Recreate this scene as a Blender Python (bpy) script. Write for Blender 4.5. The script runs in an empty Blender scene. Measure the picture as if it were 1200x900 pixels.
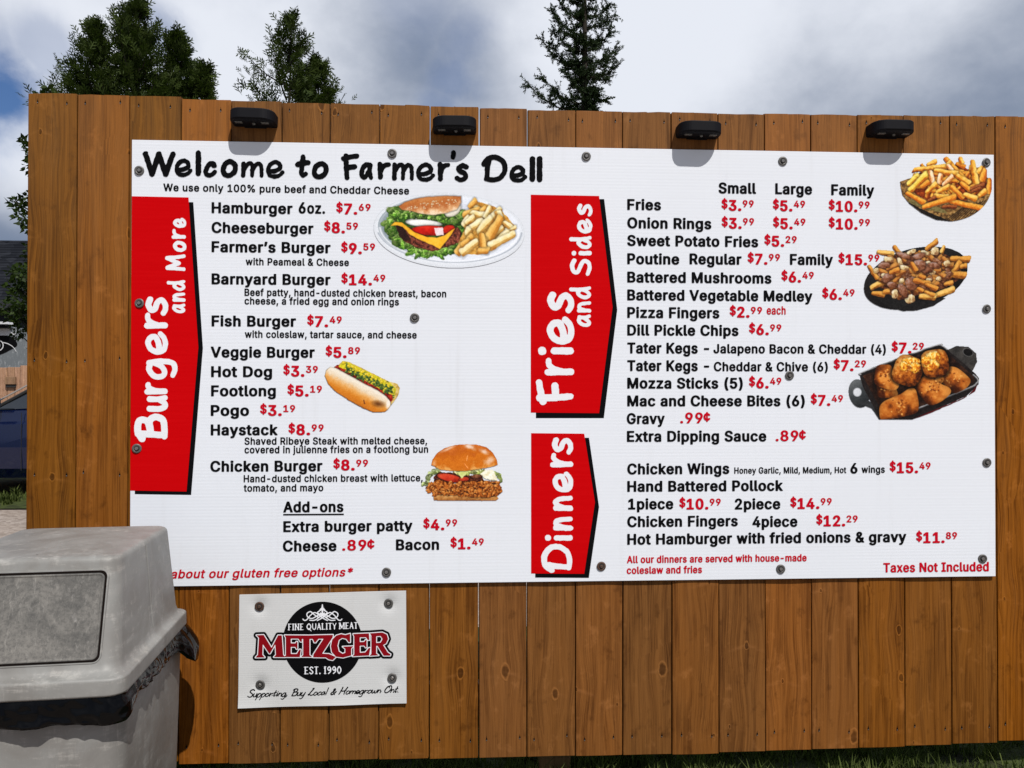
import bpy, bmesh, math, random
import numpy as np
from mathutils import Vector, Matrix, noise as mnoise

S = bpy.context.scene
COL = S.collection
rnd = random.Random(7)
rng = np.random.default_rng(11)

# ------------------------------------------------------------------ camera
FPX = 930.0                                   # focal length in pixels of a 1200x900 picture
CAM = np.array([0.9211, -2.2169, 0.5346])
PITCH, YAW, ROLL = 0.0085, -0.0541, -0.0008
def _rot(a, b, c):
    ca, sa, cb, sb, cc, sc = np.cos(a), np.sin(a), np.cos(b), np.sin(b), np.cos(c), np.sin(c)
    Rx = np.array([[1, 0, 0], [0, ca, -sa], [0, sa, ca]])
    Rz = np.array([[cb, -sb, 0], [sb, cb, 0], [0, 0, 1]])
    Ry = np.array([[cc, 0, sc], [0, 1, 0], [-sc, 0, cc]])
    return Rz @ Rx @ Ry
RM = _rot(PITCH, YAW, ROLL)
cam_d = bpy.data.cameras.new('camera')
cam = bpy.data.objects.new('camera', cam_d)
COL.objects.link(cam)
Mx = Matrix.Identity(4)
for i in range(3):
    Mx[i][0] = RM[i, 0]; Mx[i][1] = RM[i, 2]; Mx[i][2] = -RM[i, 1]; Mx[i][3] = CAM[i]
cam.matrix_world = Mx
cam_d.sensor_width = 36.0
cam_d.lens = FPX / 1200.0 * 36.0
cam_d.clip_start = 0.05
cam_d.clip_end = 3000
S.camera = cam

def ray(u, v):
    u = np.asarray(u, float); v = np.asarray(v, float)
    d = np.stack([(u - 600) / FPX, np.ones_like(u), -(v - 450) / FPX], -1)
    return d @ RM.T
def at_y(u, v, y=0.0):
    """point of the vertical plane y that the photograph shows at pixel (u, v)"""
    d = ray(u, v)
    return CAM + d * ((y - CAM[1]) / d[..., 1])[..., None]
def at_z(u, v, z):
    d = ray(u, v)
    return CAM + d * ((z - CAM[2]) / d[..., 2])[..., None]

# ------------------------------------------------------------------ light
SUN = Vector((0.42, -1.0, 1.52)).normalized()
sun_el = math.asin(SUN.z)
sun_rot = math.atan2(SUN.x, SUN.y)
sd = bpy.data.lights.new('sun', 'SUN')
sd.energy = 4.8
sd.angle = math.radians(0.53)
sd.color = (1.0, 0.955, 0.90)
so = bpy.data.objects.new('sun', sd)
so.rotation_euler = (-SUN).to_track_quat('-Z', 'Y').to_euler()
so.location = (1, -2, 6)
COL.objects.link(so)

class NT:
    """small helper for building node trees"""
    def __init__(s, nt): s.nt = nt
    def n(s, kind, ins=None, **kw):
        nd = s.nt.nodes.new(kind)
        for k, v in kw.items(): setattr(nd, k, v)
        if ins:
            for k, v in ins.items():
                sock = nd.inputs[k]
                if isinstance(v, bpy.types.NodeSocket): s.nt.links.new(v, sock)
                else: sock.default_value = v
        return nd
    def m(s, op, a, b=0.0, c=None, clamp=False):
        nd = s.nt.nodes.new('ShaderNodeMath'); nd.operation = op; nd.use_clamp = clamp
        for i, v in enumerate((a, b, c)):
            if v is None: continue
            if isinstance(v, bpy.types.NodeSocket): s.nt.links.new(v, nd.inputs[i])
            else: nd.inputs[i].default_value = v
        return nd.outputs[0]
    def vm(s, op, a, b=None):
        nd = s.nt.nodes.new('ShaderNodeVectorMath'); nd.operation = op
        for i, v in enumerate((a, b)):
            if v is None: continue
            if isinstance(v, bpy.types.NodeSocket): s.nt.links.new(v, nd.inputs[i])
            else: nd.inputs[i].default_value = v
        return nd.outputs[1] if op in ('DOT_PRODUCT', 'LENGTH', 'DISTANCE') else nd.outputs[0]
    def mix(s, f, a, b, blend='MIX'):
        nd = s.nt.nodes.new('ShaderNodeMix'); nd.data_type = 'RGBA'; nd.blend_type = blend
        for sock, v in ((nd.inputs[0], f), (nd.inputs[6], a), (nd.inputs[7], b)):
            if isinstance(v, bpy.types.NodeSocket): s.nt.links.new(v, sock)
            elif hasattr(v, '__len__'): sock.default_value = (*v[:3], 1)
            else: sock.default_value = v
        return nd.outputs[2]
    def mr(s, v, a, b, c=0.0, d=1.0, smooth=True):
        nd = s.nt.nodes.new('ShaderNodeMapRange')
        nd.interpolation_type = 'SMOOTHSTEP' if smooth else 'LINEAR'
        s.nt.links.new(v, nd.inputs[0])
        for i, x in enumerate((a, b, c, d)): nd.inputs[i + 1].default_value = x
        return nd.outputs[0]
    def noise(s, vec, scale, detail=4, rough=0.55, dist=0.0, col=False):
        nd = s.n('ShaderNodeTexNoise', {'Vector': vec, 'Scale': scale, 'Detail': detail, 'Roughness': rough, 'Distortion': dist})
        return nd.outputs[1 if col else 0]
    def mapping(s, vec, scale=(1, 1, 1), loc=(0, 0, 0), rot=(0, 0, 0)):
        nd = s.nt.nodes.new('ShaderNodeMapping')
        s.nt.links.new(vec, nd.inputs[0])
        nd.inputs[1].default_value = loc; nd.inputs[2].default_value = rot; nd.inputs[3].default_value = scale
        return nd.outputs[0]

w = bpy.data.worlds.new('World'); S.world = w; w.use_nodes = True
w.node_tree.nodes.clear()
N = NT(w.node_tree)
sky = N.n('ShaderNodeTexSky', sky_type='NISHITA', sun_disc=False, sun_elevation=sun_el, sun_rotation=sun_rot,
          air_density=1.3, dust_density=0.3, ozone_density=2.5)
dirv = N.n('ShaderNodeTexCoord').outputs['Generated']
dv = N.vm('NORMALIZE', dirv)
big = N.noise(N.mapping(dv, (1, 1, 1.7), (4.3, 0.5, 1.2)), 1.7, 6, 0.50, 0.1)
fine = N.noise(N.mapping(dv, (1, 1, 1.5), (1.7, 3.1, 0.4)), 5.0, 7, 0.52, 0.12)
cb = N.m('ADD', N.m('MULTIPLY', big, 0.68), N.m('MULTIPLY', fine, 0.32))
wisp = N.noise(N.mapping(dv, (1, 1, 0.8), (2.2, 0.1, 3.3)), 9.0, 7, 0.58, 0.25)
def blob(u, v, sharp, wobble=2.6):
    d = ray(u, v); d = d / np.linalg.norm(d)
    wob = N.m('MULTIPLY', N.m('SUBTRACT', wisp, 0.5), wobble)
    dp = N.vm('DOT_PRODUCT', dv, tuple(float(x) for x in d))
    e = N.m('MULTIPLY', N.m('SUBTRACT', 1.0, dp), sharp)
    return N.m('ADD', N.m('POWER', 2.718, N.m('MULTIPLY', e, -1.0)), N.m('MULTIPLY', wob, N.m('POWER', 2.718, N.m('MULTIPLY', e, -0.5))), clamp=True)
gap = None
for (u, v, sh, amt) in ((4, 112, 1100, 1.0), (-50, 120, 400, .8), (60, 60, 1500, .4), (188, 38, 1300, .55), (205, 100, 2500, .4), (548, 50, 900, .42), (535, 95, 1300, .50), (520, 130, 1600, .5), (490, 10, 500, .3)):
    b = N.m('MULTIPLY', N.mr(blob(u, v, sh), 0.1, 1.0), amt)
    gap = b if gap is None else N.m('MAXIMUM', gap, b)
for (u, v, sh, amt) in ((12, 190, 400, .34), (250, 55, 90, .20), (100, 10, 60, .22), (760, 20, 100, .36), (400, 60, 60, .14), (400, 20, 200, .06), (1010, 40, 100, .12), (1190, 30, 80, .10), (700, 90, 60, .10)):
    bb = N.m('MULTIPLY', blob(u, v, sh, .5), amt)
    cb = N.m('ADD', cb, bb)
for (u, v, sh, amt) in ((10, 262, 350, .25), (500, 85, 160, .12), (860, 80, 120, .12), (370, 60, 200, .06), (1100, 100, 90, .10)):
    bb = N.m('MULTIPLY', blob(u, v, sh, .5), amt)
    cb = N.m('SUBTRACT', cb, bb)
puff = N.noise(N.mapping(dv, (1, 1, 1.3), (7.7, 2.1, 5.4)), 13.0, 8, 0.6, 0.15)
cb = N.m('ADD', cb, N.m('MULTIPLY', N.m('SUBTRACT', puff, 0.5), 0.16))
cfac = N.mr(cb, 0.36, 0.82)
cloud = N.mix(cfac, (0.225, 0.285, 0.405), (0.93, 0.97, 1.06))
cloud10 = N.mix(1.0, cloud, (11.8, 11.8, 11.8), 'MULTIPLY')
skyc = N.mix(1.0, sky.outputs[0], (0.55, 0.72, 1.05), 'MULTIPLY')
colr = N.mix(gap, cloud10, skyc)
bg = N.n('ShaderNodeBackground', {0: colr, 1: 0.073})
wo = N.n('ShaderNodeOutputWorld'); w.node_tree.links.new(bg.outputs[0], wo.inputs[0])
S.view_settings.view_transform = 'Standard'
S.view_settings.look = 'None'
S.view_settings.exposure = 0.0
S.view_settings.gamma = 1.0
S.view_settings.use_curve_mapping = False

# ------------------------------------------------------------------ helpers
def lin(c):
    c = np.asarray(c, float) / 255.0
    return np.where(c <= 0.04045, c / 12.92, ((c + 0.055) / 1.055) ** 2.4)
def mat(name, rough=0.6, col=(0.5, 0.5, 0.5), spec=0.5, metal=0.0, coat=0.0):
    m = bpy.data.materials.new(name); m.use_nodes = True
    nt = m.node_tree; b = nt.nodes['Principled BSDF']
    b.inputs['Base Color'].default_value = (*[float(x) for x in col[:3]], 1)
    b.inputs['Roughness'].default_value = rough
    b.inputs['Specular IOR Level'].default_value = spec
    b.inputs['Metallic'].default_value = metal
    b.inputs['Coat Weight'].default_value = coat
    return m, NT(nt), b
def link(N, out, b, name): N.nt.links.new(out, b.inputs[name])
def bump(N, h, b, strength=0.3, dist=0.002):
    nd = N.n('ShaderNodeBump', {'Height': h, 'Strength': strength, 'Distance': dist})
    N.nt.links.new(nd.outputs[0], b.inputs['Normal'])
def empty(name, loc, label=None, cat=None, group=None, rz=0.0):
    o = bpy.data.objects.new(name, None); o.location = loc; o.rotation_euler = (0, 0, rz)
    o.empty_display_size = 0.1
    COL.objects.link(o); tag(o, label, cat, group); return o
def tag(o, label=None, cat=None, group=None, kind=None):
    if label: o['label'] = label
    if cat: o['category'] = cat
    if group: o['group'] = group
    if kind: o['kind'] = kind
    return o
def mobj(name, verts, faces, m, parent=None, loc=(0, 0, 0), smooth=False, world=True):
    """one mesh object; verts are world coordinates unless loc is given; keeps the place under an unrotated parent"""
    me = bpy.data.meshes.new(name)
    me.from_pydata([tuple(v) for v in verts], [], faces)
    for mm in (m if isinstance(m, (list, tuple)) else [m]): me.materials.append(mm)
    if smooth: me.polygons.foreach_set('use_smooth', [True] * len(me.polygons))
    me.update()
    o = bpy.data.objects.new(name, me); COL.objects.link(o)
    o.location = loc
    if parent is not None: attach(o, parent, world)
    return o
def attach(o, parent, world=True):
    o.parent = parent
    if world:
        p = parent; acc = Matrix.Identity(4)
        while p is not None:
            acc = p.matrix_basis @ acc if p.parent is None else (p.matrix_parent_inverse @ p.matrix_basis) @ acc
            p = p.parent
        o.matrix_parent_inverse = acc.inverted()
def bm_obj(name, bm, m, parent=None, loc=(0, 0, 0), smooth=False, world=True):
    me = bpy.data.meshes.new(name); bm.to_mesh(me); bm.free()
    for mm in (m if isinstance(m, (list, tuple)) else [m]): me.materials.append(mm)
    if smooth: me.polygons.foreach_set('use_smooth', [True] * len(me.polygons))
    o = bpy.data.objects.new(name, me); COL.objects.link(o); o.location = loc
    if parent is not None: attach(o, parent, world)
    return o
def clone(src, parent, loc, rot=None, world=True):
    o = src.copy(); COL.objects.link(o); o.location = loc
    if rot: o.rotation_euler = rot
    o.matrix_parent_inverse = Matrix.Identity(4)
    for k in ('label', 'category', 'group'):
        pass
    if parent is not None: attach(o, parent, world)
    return o
def bbox_bm(x0, x1, y0, y1, z0, z1, bev=0.0, seg=1, bm=None):
    new = bm is None
    if new: bm = bmesh.new()
    vs = [bm.verts.new((x, y, z)) for x in (x0, x1) for y in (y0, y1) for z in (z0, z1)]
    fs = []
    for q in ((0, 1, 3, 2), (4, 6, 7, 5), (0, 4, 5, 1), (2, 3, 7, 6), (0, 2, 6, 4), (1, 5, 7, 3)):
        fs.append(bm.faces.new([vs[i] for i in q]))
    if bev > 0:
        ed = list({e for f in fs for e in f.edges})
        bmesh.ops.bevel(bm, geom=ed, offset=bev, segments=seg, affect='EDGES', profile=0.6)
    return bm
def rr(xa, xb, ya, yb, r, z, n=7):
    pts = []
    for (cx, cy, a0) in ((xb - r, yb - r, 0), (xa + r, yb - r, 90), (xa + r, ya + r, 180), (xb - r, ya + r, 270)):
        for i in range(n + 1):
            a = math.radians(a0 + 90 * i / n)
            pts.append((cx + r * math.cos(a), cy + r * math.sin(a), z))
    return pts
def loft(loops, cap0=True, cap1=True):
    V = []; F = []; n = len(loops[0])
    for l in loops: V += l
    for k in range(len(loops) - 1):
        for i in range(n):
            j = (i + 1) % n
            F.append((k * n + i, k * n + j, (k + 1) * n + j, (k + 1) * n + i))
    if cap0: F.append(tuple(reversed(range(n))))
    if cap1: F.append(tuple((len(loops) - 1) * n + i for i in range(n)))
    return V, F

# ------------------------------------------------------------------ materials
def wood_material(name, lo, mid, hi, weather=0.35, grainbump=0.5, oldtop=True):
    m, N, b = mat(name, 0.62, mid, 0.1)
    tc = N.n('ShaderNodeTexCoord').outputs['Object']
    oi = N.n('ShaderNodeObjectInfo').outputs['Random']
    sp = N.n('ShaderNodeSeparateXYZ', {0: tc})
    x, z = sp.outputs[0], sp.outputs[2]
    off = N.m('MULTIPLY', oi, 61.7)
    kv = N.n('ShaderNodeCombineXYZ', {0: N.m('ADD', N.m('MULTIPLY', x, 6.0), off), 1: N.m('MULTIPLY', z, 2.5), 2: N.m('MULTIPLY', off, 3.1)}).outputs[0]
    vo = N.n('ShaderNodeTexVoronoi', {'Vector': kv, 'Scale': 1.0, 'Randomness': 0.95}, voronoi_dimensions='3D')
    px = N.m('DIVIDE', N.m('SUBTRACT', N.n('ShaderNodeSeparateXYZ', {0: vo.outputs['Position']}).outputs[0], off), 6.0)
    pz = N.m('DIVIDE', N.n('ShaderNodeSeparateXYZ', {0: vo.outputs['Position']}).outputs[1], 2.5)
    dx = N.m('SUBTRACT', x, px); dz = N.m('SUBTRACT', z, pz)
    # distance to the knot's centre in metres (stretched along the board)
    kd = N.m('SQRT', N.m('ADD', N.m('POWER', dx, 2.0), N.m('POWER', N.m('MULTIPLY', dz, 0.55), 2.0)))
    kwarp = N.noise(N.n('ShaderNodeCombineXYZ', {0: x, 1: off, 2: z}).outputs[0], 60, 2)
    kd2 = N.m('ADD', kd, N.m('MULTIPLY', N.m('SUBTRACT', kwarp, 0.5), 0.008))
    ksize = N.m('ADD', 0.0022, N.m('MULTIPLY', N.m('POWER', N.n('ShaderNodeSeparateColor', {0: vo.outputs['Color']}).outputs[0], 2.0), 0.0075))
    kin = N.mr(N.m('DIVIDE', kd2, ksize), 1.15, 0.75)
    kring = N.mr(N.m('ABSOLUTE', N.m('SUBTRACT', N.m('DIVIDE', kd2, ksize), 1.25)), 0.35, 0.0)
    pull = N.m('POWER', 2.718, N.m('MULTIPLY', N.m('POWER', N.m('DIVIDE', kd, 0.042), 2.0), -1.0))
    # fibres flow round the knot
    u = N.m('ADD', x, N.m('MULTIPLY', N.m('MULTIPLY', dx, pull), -0.6))
    sway = N.noise(N.n('ShaderNodeCombineXYZ', {0: N.m('MULTIPLY', x, 3), 1: off, 2: N.m('MULTIPLY', z, 1.2)}).outputs[0], 1.6, 3)
    u2 = N.m('ADD', u, N.m('MULTIPLY', sway, 0.014))
    g1 = N.noise(N.n('ShaderNodeCombineXYZ', {0: N.m('MULTIPLY', u2, 420), 1: off, 2: N.m('MULTIPLY', z, 7)}).outputs[0], 1.0, 5, 0.62)
    g2 = N.noise(N.n('ShaderNodeCombineXYZ', {0: N.m('MULTIPLY', u2, 75), 1: off, 2: N.m('MULTIPLY', z, 1.4)}).outputs[0], 1.0, 4, 0.55)
    # cathedral rings
    ph = N.m('ADD', N.m('MULTIPLY', u2, 520), N.m('MULTIPLY', N.noise(N.n('ShaderNodeCombineXYZ', {0: N.m('MULTIPLY', u2, 11), 1: off, 2: N.m('MULTIPLY', z, 1.1)}).outputs[0], 1.0, 2, 0.4), 34))
    ring = N.m('ADD', N.m('MULTIPLY', N.m('SINE', ph), 0.5), 0.5)
    ring = N.m('POWER', ring, 2.5)
    blot = N.noise(N.n('ShaderNodeCombineXYZ', {0: N.m('MULTIPLY', x, 14), 1: off, 2: N.m('MULTIPLY', z, 3.2)}).outputs[0], 1.0, 5, 0.6)
    v = N.m('ADD', N.m('ADD', N.m('MULTIPLY', g1, 0.46), N.m('MULTIPLY', g2, 0.34)), N.m('MULTIPLY', blot, 0.30))
    v = N.m('SUBTRACT', v, N.m('MULTIPLY', ring, N.m('MULTIPLY', N.mr(oi, 0.4, 1.0), 0.06)))
    c = N.mix(N.mr(v, 0.36, 0.68), lo, hi)
    c = N.mix(N.mr(blot, 0.35, 0.7, 0.0, 0.35), c, mid)
    mott = N.noise(N.n('ShaderNodeCombineXYZ', {0: N.m('MULTIPLY', x, 22), 1: off, 2: N.m('MULTIPLY', z, 16)}).outputs[0], 1.0, 5, 0.62)
    c = N.mix(N.mr(mott, 0.57, 0.76, 0.0, 0.5), c, [min(1, h * 1.35 + .01) for h in hi])
    c = N.mix(N.mr(mott, 0.44, 0.26, 0.0, 0.55), c, [q * .8 for q in lo])
    # horizontal fibre buckles beside the knots, pale on one side, dark on the other
    buck = N.noise(N.n('ShaderNodeCombineXYZ', {0: N.m('MULTIPLY', x, 20), 1: off, 2: N.m('MULTIPLY', z, 60)}).outputs[0], 1.0, 3)
    arm = N.m('MULTIPLY', N.mr(N.m('ABSOLUTE', N.m('ADD', dz, N.m('MULTIPLY', N.m('ABSOLUTE', dx), 0.32))), 0.010, 0.0), N.mr(N.m('ABSOLUTE', dx), 0.075, 0.01))
    arm = N.m('MULTIPLY', arm, N.mr(buck, 0.35, 0.7))
    c = N.mix(N.m('MULTIPLY', arm, 0.22), c, [min(1, h * 1.55 + .02) for h in hi])
    # sun-bleached, greyed fibre
    wn = N.noise(N.n('ShaderNodeCombineXYZ', {0: N.m('MULTIPLY', u2, 30), 1: off, 2: N.m('MULTIPLY', z, 2.0)}).outputs[0], 1.0, 6, 0.68)
    wz = N.mr(z, 1.0, 1.8, 0.0, 1.6) if oldtop else N.mr(z, -5, -4, 0.0, 0.1)
    wf = N.m('MULTIPLY', N.m('ADD', N.mr(wn, 0.42, 0.80), wz), N.m('ADD', N.m('MULTIPLY', N.mr(oi, 0.0, 1.0, 0, 1, False), weather), weather * 0.5), clamp=True)
    grey = [0.9 * mid[0] + 0.5 * mid[1] + .075, 0.52 * mid[0] + 0.5 * mid[1] + .026, 0.17 * mid[0] + 0.5 * mid[1] + .006]
    c = N.mix(wf, c, grey)
    c = N.mix(N.m('MULTIPLY', kin, 0.62), c, [q * 0.5 for q in lo])
    c = N.mix(N.m('MULTIPLY', kring, 0.55), c, [min(1, h * 1.25) for h in hi])
    c = N.mix(N.mr(z, 0.3, 1.6, 0.10, 0.0), c, [q * .62 for q in lo])
    tint = N.n('ShaderNodeTexWhiteNoise', {'W': off}, noise_dimensions='1D').outputs[0]
    hsv = N.n('ShaderNodeHueSaturation', {'Color': c, 'Value': N.mr(tint, 0, 1, 0.76, 1.17, False), 'Saturation': N.mr(oi, 0, 1, 1.0, 1.10, False), 'Hue': N.mr(tint, 0, 1, 0.503, 0.494, False)})
    link(N, hsv.outputs[0], b, 'Base Color')
    h = N.m('ADD', N.m('MULTIPLY', g1, 0.5), N.m('ADD', N.m('MULTIPLY', arm, 0.5), N.m('MULTIPLY', kring, 0.7)))
    h = N.m('SUBTRACT', h, N.m('MULTIPLY', ring, 0.12))
    bump(N, h, b, grainbump, 0.0016)
    link(N, N.mr(v, 0.3, 0.7, 0.72, 0.5), b, 'Roughness')
    return m
M_WOOD = wood_material('stained_cedar', (0.064, 0.0208, 0.0040), (0.152, 0.0522, 0.0098), (0.262, 0.110, 0.0300), 0.12)
M_WOODR = wood_material('rear_framing_wood', (0.10, 0.055, 0.025), (0.17, 0.10, 0.05), (0.26, 0.16, 0.08), 0.4, 0.3)
M_OLDWOOD = wood_material('old_rustic_boards', (0.10, 0.045, 0.025), (0.26, 0.14, 0.085), (0.42, 0.27, 0.18), 0.9, 0.5, False)

def coroplast(name, base, flute=0.0045, dirt=0.05):
    m, N, b = mat(name, 0.5, base, 0.25)
    tc = N.n('ShaderNodeTexCoord').outputs['Object']
    sp = N.n('ShaderNodeSeparateXYZ', {0: tc})
    ln = N.noise(N.n('ShaderNodeCombineXYZ', {0: N.m('MULTIPLY', sp.outputs[0], 1.2), 1: 0.0, 2: N.m('MULTIPLY', sp.outputs[2], 190)}).outputs[0], 1.0, 2, 0.6)
    rib = N.m('SINE', N.m('MULTIPLY', sp.outputs[2], 2 * math.pi / (flute * 2)))
    big = N.noise(tc, 2.3, 4)
    spec = N.noise(tc, 75, 3, 0.6)
    sp2 = N.mr(spec, 0.73, 0.78)
    h = N.m('ADD', N.m('ADD', N.m('MULTIPLY', rib, 0.14), N.m('MULTIPLY', ln, 0.9)), N.m('MULTIPLY', sp2, -3.0))
    bump(N, h, b, 0.22, 0.0009)
    c = N.mix(N.m('MULTIPLY', N.mr(ln, 0.35, 0.75), 0.07), base, [q * 0.78 for q in base])
    c = N.mix(N.m('MULTIPLY', N.mr(big, 0.45, 0.8), dirt * 2), c, [q * 0.8 for q in base])
    run = N.noise(N.mapping(tc, (26, 1, 1.3), (3, 0, 1)), 1.0, 6, 0.62)
    c = N.mix(N.mr(run, 0.54, 0.78, 0.0, 0.14), c, (0.42, 0.41, 0.40))
    gr = N.noise(N.mapping(tc, (1, 1, 1), (9, 2, 5)), 38, 6, 0.7)
    c = N.mix(N.m('MULTIPLY', N.mr(gr, 0.70, 0.82), 0.35), c, (0.35, 0.33, 0.30))
    link(N, c, b, 'Base Color')
    return m
M_PANEL = coroplast('white_corrugated_plastic', (0.705, 0.737, 0.792))
M_PANEL2 = coroplast('white_fluted_plastic_small', (0.57, 0.58, 0.585), 0.003, 0.12)
def ink(name, col, rough=0.42):
    m, N, b = mat(name, rough, col, 0.04)
    tc = N.n('ShaderNodeTexCoord').outputs['Object']
    n = N.noise(N.mapping(tc, (2, 1, 60)), 3.0, 3)
    link(N, N.mix(N.mr(n, 0.3, 0.8, 0.0, 0.22), col, [min(1, c * 1.25 + .004) for c in col]), b, 'Base Color')
    bump(N, n, b, 0.2, 0.0006)
    return m
M_BLACK = ink('black_ink', (0.0035, 0.0035, 0.0042))
M_RED = ink('red_ink', (0.50, 0.0005, 0.002))
M_REDT = ink('dark_red_ink', (0.47, 0.002, 0.014))
M_MRED = ink('maroon_ink', (0.215, 0.004, 0.009))
M_WHITE = ink('white_ink', (0.72, 0.735, 0.775))
m, N, b = mat('photo_print', 0.5, (1, 1, 1), 0.12)
link(N, N.n('ShaderNodeVertexColor', layer_name='Col').outputs[0], b, 'Base Color')
M_PRINT = m

def metal(name, col, rough=0.4, mt=0.8, rust=0.0):
    m, N, b = mat(name, rough, col, 0.5, mt)
    tc = N.n('ShaderNodeTexCoord').outputs['Object']
    n = N.noise(tc, 320, 4, 0.6)
    link(N, N.mix(N.mr(n, 0.4, 0.7, 0.0, 0.5 + rust), col, [col[0] * 0.45 + rust * .09, col[1] * 0.42 + rust * .02, col[2] * 0.4]), b, 'Base Color')
    return m
M_WASHER = metal('zinc_washer', (0.13, 0.125, 0.12), 0.5, .5)
M_HEAD = metal('screw_head_zinc', (0.22, 0.21, 0.20), 0.35, .6)
M_RUSTY = metal('rusty_washer', (0.085, 0.055, 0.042), 0.6, 0.3, 0.6)
M_RUBBER, _, _ = mat('rubber_seal', 0.8, (0.015, 0.015, 0.015))
M_HOLE, _, _ = mat('nail_hole_dark', 0.9, (0.006, 0.004, 0.003), 0.1)

# ------------------------------------------------------------------ ground
GZ = -0.575
m, N, b = mat('gravel', 0.95, (0.25, 0.2, 0.16), 0.2)
tc = N.n('ShaderNodeTexCoord').outputs['Object']
vo = N.n('ShaderNodeTexVoronoi', {'Vector': tc, 'Scale': 28.0})
n1 = N.noise(tc, 1.3, 5)
n2 = N.noise(tc, 60, 4)
c = N.mix(N.n('ShaderNodeSeparateColor', {0: vo.outputs['Color']}).outputs[0], (0.16, 0.13, 0.11), (0.40, 0.35, 0.31))
c = N.mix(N.mr(n1, 0.3, 0.7, 0, 0.5), c, (0.20, 0.155, 0.12))
c = N.mix(N.mr(n2, 0.3, 0.7, 0, 0.4), c, (0.33, 0.28, 0.25))
link(N, c, b, 'Base Color'); bump(N, N.m('SUBTRACT', 1.0, vo.outputs['Distance']), b, 0.8, 0.012)
M_GRAVEL = m
m, N, b = mat('soil_and_turf', 0.95, (0.03, 0.04, 0.012), 0.2)
tc = N.n('ShaderNodeTexCoord').outputs['Object']
c = N.mix(N.mr(N.noise(tc, 9, 6), 0.3, 0.7), (0.018, 0.020, 0.009), (0.055, 0.075, 0.018))
link(N, c, b, 'Base Color'); bump(N, N.noise(tc, 45, 4), b, 1.0, 0.02)
M_TURF = m
def leaf_mat(name, a, bcol, trans=0.25, rough=0.55):
    m, N, b = mat(name, rough, a, 0.08)
    geo = N.n('ShaderNodeNewGeometry')
    tc = N.n('ShaderNodeTexCoord').outputs['Object']
    n = N.noise(tc, 3.1, 4, 0.6)
    f = N.m('ADD', N.m('MULTIPLY', geo.outputs['Random Per Island'], 0.6), N.m('MULTIPLY', N.mr(n, 0.3, 0.7), 0.4))
    c = N.mix(f, a, bcol)
    link(N, c, b, 'Base Color')
    tr = N.n('ShaderNodeBsdfTranslucent', {'Color': N.mix(1.0, c, (1.0, 1.25, 0.5), 'MULTIPLY')})
    mx = N.n('ShaderNodeMixShader', {0: trans, 1: b.outputs[0], 2: tr.outputs[0]})
    out = N.nt.nodes['Material Output']; N.nt.links.new(mx.outputs[0], out.inputs[0])
    return m
M_GRASS = leaf_mat('grass_blades', (0.012, 0.022, 0.004), (0.125, 0.155, 0.045), 0.3, 0.9)
M_CEDAR = leaf_mat('cedar_sprays', (0.012, 0.022, 0.005), (0.052, 0.074, 0.016), 0.22)
M_SPRUCE = leaf_mat('spruce_needles', (0.010, 0.020, 0.009), (0.034, 0.052, 0.020), 0.12)
M_LEAF = leaf_mat('broad_leaves', (0.007, 0.015, 0.003), (0.034, 0.056, 0.011), 0.25, 0.5)
m, N, b = mat('bark', 0.95, (0.05, 0.04, 0.03), 0.2)
tc = N.n('ShaderNodeTexCoord').outputs['Object']
n = N.noise(N.mapping(tc, (14, 14, 3)), 2.0, 5)
link(N, N.mix(n, (0.010, 0.008, 0.007), (0.045, 0.036, 0.028)), b, 'Base Color'); bump(N, n, b, 0.8, 0.01)
M_BARK = m

def sheet(name, x0, x1, y0, y1, z, m, nx=1, ny=1, amp=0.0):
    V = []; F = []
    for j in range(ny + 1):
        for i in range(nx + 1):
            x = x0 + (x1 - x0) * i / nx; y = y0 + (y1 - y0) * j / ny
            V.append((x, y, z + amp * mnoise.noise(Vector((x * 2.1, y * 2.1, 0)))))
    for j in range(ny):
        for i in range(nx):
            a = j * (nx + 1) + i; F.append((a, a + 1, a + nx + 2, a + nx + 1))
    return tag(mobj(name, V, F, m), kind='structure')
sheet('ground', -900, 900, -900, 1500, GZ - 0.03, M_TURF)
sheet('gravel_yard', -30, 30, -14, 30, GZ - 0.008, M_GRAVEL, 60, 60, 0.005)
sheet('grass_verge', -14, 9, -0.62, 1.5, GZ + 0.008, M_TURF, 200, 24, 0.02)
sheet('lawn_strip', -30, 20, 5.45, 8.3, GZ + 0.004, M_TURF, 100, 12, 0.006)

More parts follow.
